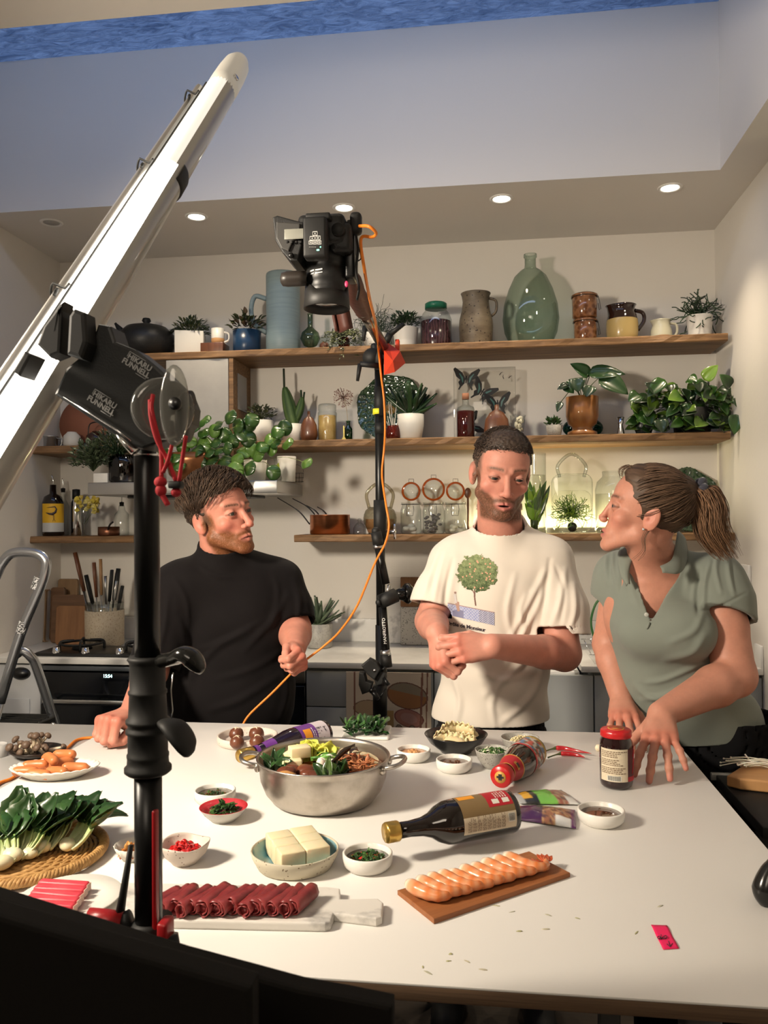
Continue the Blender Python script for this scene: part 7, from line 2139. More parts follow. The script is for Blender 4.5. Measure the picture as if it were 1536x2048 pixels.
 # beef rolls on the marble board
mb_z=.012
A=[onTop(a,b,mb_z)for a,b in((250,1764),(655,1773),(680,1776),(682,1797),(757,1796),(767,1804),(764,1832),(752,1836),(668,1826),(662,1842),(650,1846),(250,1838))]
cx_=sum(p.x for p in A)/len(A);cy_=sum(p.y for p in A)/len(A)
marb=mat('white_marble',(.72,.69,.64),.3,col2=(.26,.25,.24),scale=9,detail=9,contrast=(.56,.70),stretch=(1,1.6,1))
r=MB().prism([(p.x-cx_,p.y-cy_)for p in A][::-1],0,mb_z,bev=.003,seg=3).build('marble_board',marb,loc=(cx_,cy_,TOP));tag(r, 'white marble serving board with a handle under the beef rolls', 'serving board')
beef=mat('raw_beef',(.17,.015,.018),.38,col2=(.32,.05,.05),scale=28,detail=8,stretch=(1,1,1),contrast=(.35,.72),bump=.35,bscale=90,coat=.15,sss=.1)
def roll(seed):
 rng=random.Random(seed);mb=MB();L=.054;g=[]
 turns=1.6;n=34
 for i in range(9):
  y=-L/2+L*i/8+0;row=[]
  for j in range(n):
   a=turns*2*PI*j/(n-1);rr=.0115-.0055*(j/n)+.0016*mnoise.noise(V((i*.5,j*.3,seed)))
   e=.0012*mnoise.noise(V((j*.4,seed,i*.1)))
   row.append((rr*math.cos(-a+2.2),y+(e*3 if i in(0,8)else e),rr*math.sin(-a+2.2)*.92))
  g.append(row)
 mb.grid(g,thick=.0012);mb.tube([(0,-L/2+.004,0),(0,L/2-.004,0)],.0058,10)
 return mb
N_B=15
od=['nearest the marble handle', 'second from the marble handle', 'third from the marble handle', 'fourth from the marble handle', 'fifth from the marble handle', 'sixth from the marble handle', 'seventh from the marble handle', 'middle one of the row', 'seventh from the light stand', 'sixth from the light stand', 'fifth from the light stand', 'fourth from the light stand', 'third from the light stand', 'second one right of the light stand', 'first one right of the light stand']
protos=[]
for i in range(N_B):
 px=605-i*19.6
 p=onTop(px,1797+(i%3)*1.5,.024)
 if i<4:o=roll(60+i).build('beef_roll',beef);protos.append(o)
 else:o=protos[i%4].copy();COL.objects.link(o)
 o.location=(p.x,p.y,TOP+mb_z+.0105);o.rotation_euler=(0,.1*math.sin(i*2),-.30+.14*math.sin(i*1.7));o.scale=(1+.10*math.sin(i*5),1+.10*math.sin(i*3),1.05+.10*math.sin(i*2.3))
 tag(o, 'dark red rolled slice of raw beef, '+od[i], 'beef', 'beef rolls on the marble board')
 # prawns on the wooden board
zb_=.007
A=[onTop(a,b,zb_)for a,b in((795,1780),(1058,1702),(1140,1745),(868,1838))]
c_=sum(A,V((0,0,0)))/4
ex=(A[1]-A[0]).normalized();ang=math.atan2(ex.y,ex.x)
cedar=mat('cedar_board',(.36,.135,.045),.5,col2=(.25,.085,.028),scale=5,stretch=(1.5,22,1),detail=6)
o=MB().prism([((RZ(-ang)@(p-c_)).x,(RZ(-ang)@(p-c_)).y)for p in A][::-1],0,zb_,bev=.0008).build('cedar_board',cedar,loc=(c_.x,c_.y,TOP),rot=(0,0,ang));tag(o, 'thin reddish wooden board under the row of prawns', 'serving board')
prawn_m=attr_mat('prawn',rough=.3,sss=.18,coat=.3)
def prawn():
 mb=MB();pts=[];rs=[];n=26
 for i in range(n+1):
  t=i/n;a=.02+2.3*t
  pts.append(V((-.024*math.cos(a)*(1+.25*t),.030-.056*math.sin(a)**.9,.003*math.sin(PI*t))));rs.append(.0102*(1-.62*t**1.2)*(1+.05*math.cos(t*6*2*PI))*(.55 if i==0 else .85 if i==1 else 1))
  # ring by ring colouring: pale with orange bands
 k0=len(mb.v);mb.tube(pts,rs,14,col=(.5,.3,.2));m_=14
 for i in range(n+1):
  t=i/n;band=.5+.5*math.cos(t*6*2*PI)
  for j in range(m_):
   top=.5+.5*math.cos(2*PI*j/m_)
   o_=(.74,.20,.045);w_=(.80,.46,.27);q_=min(1,(.22+.55*band)*(.55+.6*top)+.35*t)
   if i<2:w_=(.82,.72,.60);q_=.05
   mb.cols[k0+i*m_+j]=tuple(w_[c]*(1-q_)+o_[c]*q_ for c in range(3))
 e=pts[-1];d=(pts[-1]-pts[-3]).normalized()
 return mb,e,d
mb,e,d=prawn()
proto=bpy.data.objects.new('prawn',None);COL.objects.link(proto);proto.empty_display_size=.02
mb.build('flesh',prawn_m,proto)
tl=MB()
for s in(-.55,-.2,.2,.55):tl.leaf(e-d*.003,RZ(s).to_3x3()@d,.022,.010,(0,0,1),-.3,.1,5,col=(.62,.10,.03),thick=.0008)
tl.build('tail',prawn_m,proto)
wp_=['first at the left end of the row', 'second from the left end', 'third from the left end', 'fourth from the left end', 'fifth from the left end', 'fifth from the right end', 'fourth from the right end', 'third from the right end', 'second from the right end', 'last at the right end with its tail raised']
for i in range(10):
 t=i/9;px=868+192*t;py=1776-54*t
 p=onTop(px,py,.016);o=proto if i==0 else copy_tree(proto)
 o.location=(p.x,p.y,TOP+zb_+.009+.0012*(i%2));o.rotation_euler=(.12,.05*math.sin(i),ang+.05+.06*math.sin(i*2.1));o.scale=(1.0,1.0,1.0)
 tag(o, 'cooked orange prawn on the wooden board, '+wp_[i], 'prawn', 'prawns on the cedar board')
 # red chillies
chm=mat('fresh_red_chilli',(.36,.008,.012),.18,coat=.5);chs=mat('chilli_stem',(.07,.09,.03),.5)
for i,(pts,w_)in enumerate((([(1112,1496),(1130,1497),(1155,1502),(1183,1507)], 'the longer one at the back'),([(1122,1507),(1140,1508),(1158,1511),(1170,1515)], 'the shorter one in front'))):
 P=spline([onTop(a,b,.008)for a,b in pts],6);O_=P[0].copy();O_.z=TOP
 r=root('red_chilli', 'glossy fresh red chilli on the table, '+w_, 'chilli',O_,0, 'two red chillies')
 n=len(P);MB().tube([p-O_ for p in P],[.0052*(1-(k/(n-1))**2.2)*(.75 if k==0 else 1)+.0004 for k in range(n)],12).build('pod',chm,r)
 st=[P[0]-O_,onTop(pts[0][0]-12,pts[0][1]+3,.007)-O_,onTop(pts[0][0]-26,pts[0][1]+8,.005)-O_]
 MB().tube(spline(st,4),[.0042,.0032,.0022,.0018,.0016,.0016,.0016,.0016,.0018],8).build('stem',chs,r)
 # garlic clove by the jar
g0=onTop(1197,1502);tag(MB().ell((0,0,.007),(.008,.007,.008),14).ell((.010,.004,.006),(.007,.006,.007),14).build('garlic_clove',mat('garlic_skin',(.75,.66,.48),.5),loc=g0), 'pale garlic clove on the table just behind the tall sauce jar', 'garlic')
# sauce jar with red lid
p_=onTop(1233,1572);k=pxm(p_);Rj=32.5*k;H=.112
r=root('sauce_jar', 'tall jar of dark sauce with red lid and cream back panel', 'jar',(p_.x,p_.y,TOP))
MB().lathe([(0,0),(Rj*.8,0),(Rj*.96,.005),(Rj,.012),(Rj,.080),(Rj*.96,.090),(Rj*.84,.097),(Rj*.84,.100),(0,.100)],48).build('glass',mat('dark_sauce_glass',(.018,.006,.006),.07,coat=.7),r)
lid=MB().lathe([(0,H),(Rj*.55,H),(Rj*.58,H-.0012),(Rj*.86,H-.001),(Rj*.93,H-.003),(Rj*.94,H-.013),(Rj*.90,H-.015),(0,H-.015)],60,fr=lambda a,q,z:(q*(1+(.01*math.cos(50*a)if q>Rj*.92 else 0)),z)).build('lid',flat('lid_red',(.50,.015,.018),.28),r)
MB().lathe([(Rj*.42,H+.0003),(Rj*.50,H+.0005),(Rj*.50,H+.0001)],40).lathe([(0,H+.0003),(Rj*.25,H+.0004),(Rj*.25,H)],30,SC(1,.45,1)).build('emblem',flat('emblem_gold',(.55,.30,.06)),lid)
fa=math.atan2(CAM.y-p_.y,CAM.x-p_.x)
lb=MB();wrap_label(lb,Rj,.017,.079,fa-1.05,fa+.72,0);wrap_label(lb,Rj,.017,.079,fa+.72,fa+2.2,1);wrap_label(lb,Rj,.017,.026,fa+.74,fa+1.6,2,.0009)
l2=lb.build('paper_wrap',[flat('label_cream',(.66,.57,.42)),flat('label_wine',(.07,.008,.012)),flat('label_red',(.42,.015,.025))],r)
tx=MB()
for i in range(3):scrib(tx,Rj,.0315+i*.0155,.0445+i*.0155,fa-.95,fa+.62,4,False,i)
tx.build('small_print',flat('label_ink',(.16,.10,.06)),l2)
bc_=MB();wrap_label(bc_,Rj,.0185,.0285,fa-.55,fa+.30,0,.0009)
for i in range(20):wrap_label(bc_,Rj,.0195,.0280,fa-.50+i*.038,fa-.50+i*.038+(.012 if i%3 else .022),1,.0012,2)
bc_.build('bar_code',[flat('label_white',(.72,.70,.62)),flat('bar_black',(.02,.02,.02))],l2)
pt=MB();rng=random.Random(5)
for i in range(5):a=fa+.95+rng.uniform(-.12,.35);z0=.03+i*.008;pt.tube([((Rj+.0010)*math.cos(a+t*.06),(Rj+.0010)*math.sin(a+t*.06),z0+t*.005)for t in range(5)],.0008,5)
pt.build('print',flat('label_red',(.42,.015,.025)),l2)
# sachets
def sachet(label,corners,cols,seed,rise=.010,words=()):
 P=[onTop(a,b,.006)for a,b in corners]  # far-left, far-right, near-right, near-left
 n=34;m_=22;g=[];cg=[]
 for j in range(m_+1):
  v=j/m_;row=[];cr=[]
  for i in range(n+1):
   u=i/n;p=(P[0]*(1-u)+P[1]*u)*(1-v)+(P[3]*(1-u)+P[2]*u)*v
   puff=(math.sin(PI*u)*math.sin(PI*v))**.6;p=p+V((0,0,rise*puff+.0022*mnoise.noise(V((u*7,v*5,seed)))*(.3+puff)-.003));p.z=max(p.z,TOP+.002)
   row.append(p);cr.append(cols(u,v))
  g.append(row);cg.append(cr)
 c=sum(P,V((0,0,0)))/4;c.z=TOP
 r=root('sachet',label, 'sachet',c)
 o=MB().grid([[p-c for p in row]for row in g],col=cg,thick=.0016).build('pouch',attr_mat('foil_pouch',rough=.28,spec=.6,coat=.3),r)
 t=MB();rg=random.Random(seed)
 for u0,u1,v0,v1 in words:
  for q_ in range(5):
   va=v0+(v1-v0)*q_/5;ub=u0+(u1-u0)*rg.uniform(.5,1);P_=[]
   for uu,vv in((u0,va),(ub,va),(ub,va+(v1-v0)*.09),(u0,va+(v1-v0)*.09)):P_.append(g[int(vv*m_)][int(uu*n)].lerp(g[min(m_,int(vv*m_)+1)][int(uu*n)],vv*m_%1).lerp(g[int(vv*m_)][min(n,int(uu*n)+1)],(uu*n%1)*.5)-c+V((0,0,.0008)))
   t.add(P_,[(0,1,2,3)],None,0,False)
 t.build('lettering',flat('label_white',(.72,.70,.62)),o)
 return r
def gcol(u,v):
 if u<.10:return(.32,.33,.33)
 if u<.24:return(.55,.30,.03)if .2<v<.8 else(.03,.03,.03)
 if u<.34:return(.02,.022,.02)
 if u<.64:return(.10,.32,.04)if v<.62 else(.16,.40,.07)
 if u>.95:return(.30,.31,.31)
 if u>.80 and v>.62:return(.62,.62,.60)
 q=mnoise.noise(V((u*14,v*9,2)));return(.34,.24,.16)if q>.1 else(.12,.10,.09)if q<-.25 else(.28,.10,.07)
def pcol(u,v):
 if u<.12:return(.60,.22,.02)if .1<v<.7 else(.06,.02,.07)
 if u<.50:return(.055,.018,.065)
 if u>.92:return(.11,.02,.12)
 if u>.68 and v>.70:return(.66,.66,.64)
 q=mnoise.noise(V((u*16,v*9,6)));return(.42,.25,.12)if q>.12 else(.10,.05,.05)if q<-.2 else(.28,.12,.07)
sachet('shiny green and black sauce sachet, the rear one of the two',((1022,1586),(1122,1578),(1162,1606),(1040,1604)),gcol,2,.010,[(.36,.56,.15,.5),(.26,.33,.2,.7)])
sachet('purple and black sauce sachet lying in front of the green one',((1026,1610),(1150,1618),(1152,1654),(1022,1634)),pcol,5,.012,[(.20,.30,.1,.6),(.36,.46,.1,.6)])
cr=MB();rng=random.Random(44)
for a,b in((1000,1812),(1030,1822),(1090,1828),(1150,1835),(905,1907),(892,1922),(846,1936),(848,1941),(975,1940),(1045,1862),(1100,1858),(1270,1868),(1326,1810),(940,1925)):cr.leaf(onTop(a,b,.0006),(rng.uniform(-1,1),rng.uniform(-.4,.4),0),rng.uniform(.004,.013),rng.uniform(.0012,.004),(0,0,1),.1,.1,4,col=rng.choice([(.42,.40,.20),(.55,.50,.36),(.48,.46,.34)]))
o=cr.build('crumbs',attr_mat('crumb_mix',rough=.7));o['kind']='stuff';tag(o, 'scattered pale crumbs and scraps on the front of the white table', 'crumbs')
# pink note taped to the table
P=[onTop(a,b,.0008)for a,b in((1302,1850),(1334,1851),(1358,1897),(1326,1899))]
c=sum(P,V((0,0,0)))/4
r=root('sticky_note', 'bright pink tape note with handwriting stuck near the table front', 'note',c)
g=[[(P[0]*(1-u/6)+P[1]*(u/6))*(1-v/8)+(P[3]*(1-u/6)+P[2]*(u/6))*(v/8)+V((0,0,.0006*math.sin(v*1.2)))-c for u in range(7)]for v in range(9)]
MB().grid(g,thick=.0004).build('paper',mat('neon_pink_paper',(.85,.015,.12),.6),r)
ink_=MB();L_=lambda px,py:onTop(px,py,.0022)-c
ink_.tube([L_(1331+3.2*math.cos(t*.7),1874+3*math.sin(t*.7))for t in range(10)],.0005,5).tube([L_(1318+3*math.cos(t*.7),1875+2.5*math.sin(t*.7))for t in range(10)],.0005,5).tube([L_(1322,1869),L_(1322,1878),L_(1326,1874),L_(1327,1878)],.0005,5)
ink_.tube([L_(1337,1882),L_(1340,1892)],.0005,5).tube([L_(1334,1888),L_(1340,1893),L_(1345,1887)],.0005,5)
ink_.build('handwriting',flat('ink_black',(.03,.02,.03)),r)
# ------------------------------------------------------------------ things on the shelves, the hood and the worktop
leaf_m=attr_mat('leaf',rough=.32,spec=.5,coat=.25)
wood_brown=mat('dark_turned_wood',(.085,.028,.012),.4,col2=(.15,.055,.022),scale=6,stretch=(8,8,1),coat=.2)
clear=glass('clear_glass')
water=glass('water',(.98,.985,.96),refl=.04)
def at(px,Y,z):p=onY(px,900,Y);return V((p.x,Y,z+.0006))
def px_lathe(k,prof,n=36,M=None,fr=None):return MB().lathe([(a*k,b*k)for a,b in prof],n,M,fr=fr)
def thing(name,label,cat,px,Y,z,rot=0,group=None):
 p=at(px,Y,z);r=root(name,label,cat,p,rot,group);return r,pxm(p)
def hollow(prof,t=2.2):
 """outer profile (from the base up) closed with an inner wall"""
 return[(0,.01)]+prof+[(a-t,b)for a,b in reversed(prof[1:])]+[(0,prof[0][1]+2)]
def handle(pts,r_,n=8,fl=None):return MB().tube(spline(pts,6),r_,n,flat=fl)
def leaves(parent,n,c,rad,L,W,cols,seed,name='foliage',droop=.5,up=.3,shape=None,stems=0,curl=.6):
 """leaves standing out from c within radii rad"""
 rng=random.Random(seed);mb=MB();c=V(c)
 for i in range(n):
  a=rng.uniform(0,2*PI);u=rng.uniform(-.25,1);s=math.sqrt(max(0,1-u*u));q=rng.uniform(.35,1)
  d=V((s*math.cos(a),s*math.sin(a),u));p=c+V((d.x*rad[0],d.y*rad[1],d.z*rad[2]))*q
  dd=V((d.x,d.y,d.z*.6+up+rng.uniform(-droop,droop)))
  mb.leaf(p,dd,L*rng.uniform(.7,1.2),W*rng.uniform(.75,1.2),(rng.uniform(-.4,.4),rng.uniform(-.8,.1),1),rng.uniform(-.2,1)*curl,.25,6,shape=shape,col=rng.choice(cols))
  if i<stems:mb.tube([c+V((0,0,-rad[2]*.4)),c.lerp(p,.6)+V((0,0,rad[2]*.1)),p],L*.05,5,col=cols[0])
 return mb.build(name,leaf_m,parent)
def twigs(parent,n,c,rad,r_,cols,seed,wig=.3,steps=7,name='twigs'):
 rng=random.Random(seed);mb=MB();c=V(c)
 for i in range(n):
  a=rng.uniform(0,2*PI);u=rng.uniform(0,1);d=V((math.cos(a)*math.sqrt(1-u*u),math.sin(a)*math.sqrt(1-u*u),u+.15));p=c.copy();P=[p.copy()]
  for s in range(steps):
   d=(d+V((rng.uniform(-wig,wig),rng.uniform(-wig,wig),rng.uniform(-wig,wig)))).normalized();p=p+V((d.x*rad[0],d.y*rad[1],d.z*rad[2]))/steps;p.z=max(p.z,.004);P.append(p.copy())
  mb.tube(spline(P,2),r_,5,col=rng.choice(cols))
 return mb.build(name,leaf_m,parent)
GR=[(.025,.075,.012),(.045,.12,.02),(.015,.045,.010)];DG=[(.014,.036,.012),(.022,.055,.016),(.009,.022,.009)];OL=[(.06,.07,.025),(.035,.045,.018),(.09,.10,.04)]
matt_white=mat('matt_white_pot',(.66,.64,.59),.45)
soil=mat('soil',(.02,.014,.01),.9)
Y1=3.345
# --- top shelf
r,k=thing('teapot', 'round black cast teapot at the left end of the top shelf', 'teapot',294,Y1,Z1)
MB().lathe([(a*k,b*k)for a,b in[(0,0),(34,0),(48,10),(57,30),(54,48),(40,62),(18,68),(0,69)]],40).build('body',mat('black_cast_iron',(.012,.012,.012),.42,bump=.3,bscale=200),r)
px_lathe(k,[(0,82),(7,81),(9,76),(5,71),(6,66),(0,66)],20).build('lid_knob',blk_rub,r)
MB().tube(spline([(-40*k,0,40*k),(-52*k,-6*k,58*k),(-62*k,-8*k,72*k)],5),[8*k]*5+[7*k,6*k,5*k,4*k,3*k,2.5*k],12).build('spout',blk_rub,r)
handle([(50*k,0,52*k),(66*k,0,58*k),(70*k,0,40*k),(54*k,0,26*k)],3.5*k).build('handle',blk_rub,r)
r,k=thing('potted_plant', 'bushy fine-leaved plant in a square white planter beside the black teapot', 'plant',382,Y1,Z1)
MB().box((0,0,24*k),(56*k,56*k,48*k),M=RZ(.25),bev=.003).build('pot',matt_white,r)
leaves(r,420,(0,0,52*k),(36*k,30*k,28*k),9*k,3.2*k,OL+DG,1)
r,k=thing('wooden_block', 'small dark wooden block under the two-tone mug on the top shelf', 'block',431,Y1-.02,Z1)
MB().box((0,0,11*k),(46*k,40*k,22*k),bev=.001).build('block',wood_brown,r)
r,k2=thing('mug', 'small white mug with bare clay base standing on the wooden block', 'mug',437,Y1-.02,Z1+22*k)
px_lathe(k,hollow([(11,0),(13,1),(13,11)],.5)).build('clay_base',mat('raw_clay',(.42,.22,.09),.7),r)
px_lathe(k,[(13.2,11),(13.5,31),(12,31.5),(11,30),(11,12)]).build('body',white_cer,r)
handle([(13*k,0,24*k),(22*k,0,20*k),(22*k,0,8*k),(13*k,0,4*k)],2*k).build('handle',white_cer,r)
r,k=thing('potted_plant', 'jade plant in a dark blue cylindrical pot left of the tall pitcher', 'plant',495,Y1-.02,Z1)
px_lathe(k,hollow([(25,0),(27,2),(28,46)])).build('pot',mat('navy_glaze',(.010,.035,.085),.3),r)
leaves(r,90,(0,0,54*k),(36*k,30*k,26*k),15*k,8*k,[(.05,.06,.02),(.08,.05,.025),(.03,.04,.015)],2,up=.5)
r,k=thing('pitcher', 'tall pale blue-grey ceramic pitcher with a side handle', 'pitcher',568,Y1,Z1)
bl=mat('blue_grey_glaze',(.24,.32,.34),.45,col2=(.20,.27,.29),scale=40,stretch=(.2,.2,4))
px_lathe(k,hollow([(32,0),(34,2),(34.5,37),(33.5,40),(34,156),(33,160)]),48).build('body',bl,r)
handle([(-33*k,0,112*k),(-58*k,0,118*k),(-66*k,0,90*k),(-58*k,0,62*k),(-34*k,0,44*k)],5*k,10).build('handle',bl,r)
r,k=thing('bud_vase', 'green glass bud vase with a round belly and thin neck', 'vase',622,Y1-.03,Z1)
px_lathe(k,[(0,0),(11,0),(11,2),(4,5),(4,8),(13,12),(20,26),(17,38),(8,46),(5,50),(5,74),(6,76)],32).build('body',glass('green_glass',(.40,.52,.38),refl=.12),r)
r,k=thing('onion', 'small brown round bulb beside the green glass vase', 'bulb',650,Y1-.04,Z1)
MB().ell((0,0,9*k),(10*k,10*k,9*k),16).build('bulb',mat('brown_bulb',(.12,.05,.03),.4),r)
r,k=thing('potted_plant', 'feathery trailing plant in a small amber glass, hanging over the shelf edge', 'plant',690,Y1-.08,Z1)
px_lathe(k,hollow([(10,0),(12,8),(10,20)],1)).build('pot',glass('amber_glass',(.45,.12,.04),refl=.1),r)
rng=random.Random(5);mb=MB()
for i in range(34):
 a=rng.uniform(PI,2*PI)if i%3 else rng.uniform(0,PI);ln=rng.uniform(22,44)*k;P=[V((0,0,18*k)),V((math.cos(a)*ln*.6,math.sin(a)*14*k,32*k)),V((math.cos(a)*ln,math.sin(a)*22*k,rng.uniform(-18,26)*k))];P=spline(P,4)
 mb.tube(P,.0007,4,col=OL[1])
 for j in range(2,len(P)):
  for s in range(2):mb.leaf(P[j],(rng.uniform(-1,1),rng.uniform(-1,0),rng.uniform(-.4,.6)),9*k,2.4*k,(0,-1,.5),.3,.1,4,col=rng.choice(OL))
mb.build('foliage',leaf_m,r)
r,k=thing('potted_plant', 'wild corkscrew rush with curly stems in a white pot behind the camera stand', 'plant',752,Y1+.02,Z1)
px_lathe(k,hollow([(20,0),(26,36)])).build('pot',matt_white,r)
twigs(r,90,(0,0,30*k),(70*k,40*k,95*k),.0009,DG+OL,7,.95,9, 'stems')
twigs(r,60,(0,0,30*k),(55*k,40*k,55*k),.0009,DG,8,.8,7, 'stems')
r,k=thing('potted_plant', 'dark clipped shrub in a ribbed white pot left of the pickle jar', 'plant',813,Y1,Z1)
rib=[(20,0),(21,2),(22.2,8),(21.6,10),(22.6,13),(22,15),(23,18),(25.5,42),(26,43)]
px_lathe(k,hollow(rib)).build('pot',matt_white,r)
leaves(r,320,(0,0,54*k),(30*k,26*k,24*k),8*k,4*k,DG,3,up=.6)
r,k=thing('pickle_jar', 'glass jar of dark purple pickles with green lid', 'jar',874,Y1,Z1)
px_lathe(k,[(0,0),(29,0),(31.5,4),(31.5,58),(27,70),(21,77),(21,82)],40).build('glass',clear,r)
px_lathe(k,[(0,2),(29,2),(30,5),(30,54),(0,54)],40).build('pickles',mat('dark_pickles',(.035,.010,.012),.2,col2=(.10,.035,.045),scale=28,kind='wave'),r)
px_lathe(k,[(0,92),(19,92),(22,90),(22,80),(0,80)],40).build('lid',mat('green_lid',(.01,.13,.07),.35),r)
r,k=thing('stoneware_jug', 'mottled brown stoneware jug with one handle', 'jug',954,Y1,Z1)
sj=mat('brown_stoneware',(.075,.055,.035),.5,col2=(.19,.15,.10),scale=9,detail=8,stretch=(1,1,2.2),speck=(.02,.012,.008),speck_scale=90)
px_lathe(k,hollow([(30,0),(32,3),(34,40),(33,55),(28,75),(26,92),(28,104),(30,108)]),40).build('body',sj,r)
handle([(27*k,0,98*k),(40*k,0,92*k),(40*k,0,72*k),(31*k,0,62*k)],4.5*k,8,.6).build('handle',sj,r)
r,k=thing('demijohn', 'large teardrop demijohn of pale green glass', 'demijohn',1064,Y1,Z1)
px_lathe(k,[(0,1),(36,1),(42,4),(52,26),(56,52),(53,82),(44,112),(32,138),(20,150),(12,155),(11,162),(11,176),(13,177),(13,183),(10,184)],64).build('body',glass('pale_green_glass',(.70,.78,.72),refl=.10),r)
amber=mat('amber_jar',(.13,.045,.015),.15,col2=(.28,.12,.05),scale=55,kind='voronoi',coat=.5)
for j,(z_,w_,l_)in enumerate(((0,23, 'lower of the two stacked amber clip-top jars'),(50,25, 'upper of the two stacked amber clip-top jars, with the wire catch'))):
 r,k=thing('clip_jar',l_, 'jar',1173-j,Y1,Z1+z_*pxm(at(1173,Y1,Z1)),0, 'stacked amber jars')
 px_lathe(k,[(0,0),(w_-3,0),(w_-1,3),(w_,40),(w_-2,42),(w_+1,44),(w_+1,47),(w_-3,49.5),(0,49.5)]).build('jar',amber,r)
 MB().tube([((w_+1)*k*s,-4*k,z*k)for s,z in((1,45),(1.1,34),(1.2,18),(1.08,16),(1.0,30))],.0012,6).tube([((w_+1)*k*math.cos(a*.3),(w_+1)*k*math.sin(a*.3),43*k)for a in range(21)],.0012,6,closed=True).build('wire_catch',dark_metal,r)
r,k=thing('cream_jug', 'two-tone jug, dark brown glaze over mustard yellow', 'jug',1247,Y1,Z1)
px_lathe(k,[(0,0),(27,0),(29,3),(31,20),(31,38),(30,45)]).build('body',mat('mustard_glaze',(.40,.29,.11),.25,coat=.3),r)
lip=lambda a,q,z:(q*(1+.18*max(0,math.cos(a-PI))**6)if z>55*k else q,z)
px_lathe(k,[(30.2,45),(28,54),(24,60),(25,70),(28,74),(26,74),(22,62),(26,50),(0,44)],fr=lip).build('glazed_neck',mat('dark_brown_glossy',(.018,.006,.004),.1,coat=.6),r)
handle([(24*k,0,64*k),(40*k,0,58*k),(42*k,0,42*k),(30*k,0,24*k)],4*k).build('handle',mat('dark_brown_glossy',(0,0,0)),r)
r,k=thing('cream_jug', 'little pale cream jug with unglazed foot next to the rhipsalis', 'jug',1325,Y1,Z1)
px_lathe(k,[(0,0),(20,0),(21,2),(21,9)]).build('clay_base',mat('raw_clay',(0,0,0)),r)
px_lathe(k,[(21.2,9),(20,22),(16.5,32),(17,40),(18.5,42),(16,41),(14,30),(18,14)],fr=lambda a,q,z:(q*(1+.22*max(0,math.cos(a-PI))**6)if z>34*k else q,z)).build('body',mat('celadon_cream',(.50,.48,.36),.25,coat=.3),r)
handle([(16*k,0,36*k),(29*k,0,32*k),(30*k,0,16*k),(21*k,0,6*k)],2.6*k).build('handle',mat('celadon_cream',(0,0,0)),r)
r,k=thing('potted_plant', 'forking mistletoe cactus in a ribbed white pot at the right end of the top shelf', 'plant',1402,Y1,Z1)
px_lathe(k,hollow([(a,b*1.1)for a,b in rib])).build('pot',matt_white,r)
twigs(r,75,(0,0,46*k),(62*k,40*k,62*k),.0021,DG,12,.75,8, 'stems')
# --- middle shelf
Y2=3.36
r,k=thing('potted_plant', 'fine micro-herb in a white cylinder pot left of the cactus', 'plant',522,Y2,Z2)
px_lathe(k,hollow([(24,0),(26,46)])).build('pot',matt_white,r);leaves(r,260,(0,0,56*k),(30*k,26*k,24*k),6*k,4*k,OL,4,stems=60)
r,k=thing('cactus', 'ribbed green cactus with a thin tall shoot in a white pot', 'cactus',584,Y2,Z2)
px_lathe(k,hollow([(19,0),(21,38)])).build('pot',matt_white,r)
ca=attr_mat('cactus_skin',rough=.55,bump=.6,bscale=300);mb=MB()
def pad(P,R_):
 P=spline(P,6);n=len(P);k0=len(mb.v);mb.tube(P,[max(.001,R_*(math.sin(PI*min(1,.22+.74*i/(n-1))))**.5)for i in range(n)],14,col=(.05,.11,.025))
 for i in range(k0,len(mb.v)):mb.cols[i]=(.10,.16,.05)if(i-k0)%2 else(.03,.07,.018)
pad([V((4,0,36))*k,V((-4,0,70))*k,V((-14,0,112))*k],14*k);pad([V((4,2,40))*k,V((16,0,66))*k,V((22,0,92))*k],9*k)
mb.tube([V((-15,0,108))*k,V((-16,0,150))*k],2.2*k,8,col=(.02,.03,.015)).tube([V((20,0,88))*k,V((19,0,106))*k],2*k,6,col=(.02,.04,.015)).tube([V((24,0,88))*k,V((26,0,102))*k],2*k,6,col=(.02,.04,.015))
mb.build('stem',ca,r)
r,k=thing('wooden_scoop', 'pear-shaped hollow wooden scoop between the cactus and the preserve jar', 'scoop',618,Y2-.03,Z2)
px_lathe(k,[(0,0),(14,1),(18,14),(16,34),(9,48),(3,52),(3,62),(0,62)],32,SC(1,.6,1)).build('bowl',wood_brown,r)
r,k=thing('preserve_jar', 'clip-lidded jar of pale yellow preserved fruit', 'jar',655,Y2-.03,Z2)
px_lathe(k,[(0,0),(18,0),(19,3),(19,58),(17,60),(18,63),(18,73),(16,75),(0,75)]).build('glass',clear,r)
px_lathe(k,[(0,2),(17,2),(17.5,4),(17.5,52),(0,53)]).build('fruit',mat('yellow_fruit',(.30,.18,.05),.3,col2=(.46,.32,.12),scale=30),r)
r,k=thing('bottle', 'small emerald glass bottle holding one dried allium', 'bottle',697,Y2-.05,Z2)
px_lathe(k,[(0,0),(7,0),(8,2),(8,24),(4,30),(4,38),(5,40)]).build('body',glass('emerald_glass',(.03,.30,.09),refl=.12),r)
MB().tube(spline([(0,0,10*k),(-3*k,0,60*k),(-9*k,0,88*k)],4),.0010,6).build('stem',mat('straw_stem',(.40,.30,.18),.7),r)
rng=random.Random(9);mb=MB();c=V((-10*k,0,88*k))
for i in range(110):
 d=V((rng.gauss(0,1),rng.gauss(0,1),rng.gauss(0,1))).normalized();e=c+d*21*k*rng.uniform(.8,1);mb.tube([c,e],.0004,3);mb.ell(e,.0022,6)
mb.build('flower_head',mat('dried_flower',(.26,.13,.10),.7),r)
r,k=thing('figurine', 'tiny yellow figure at the foot of the emerald bottle', 'figurine',688,Y2-.09,Z2)
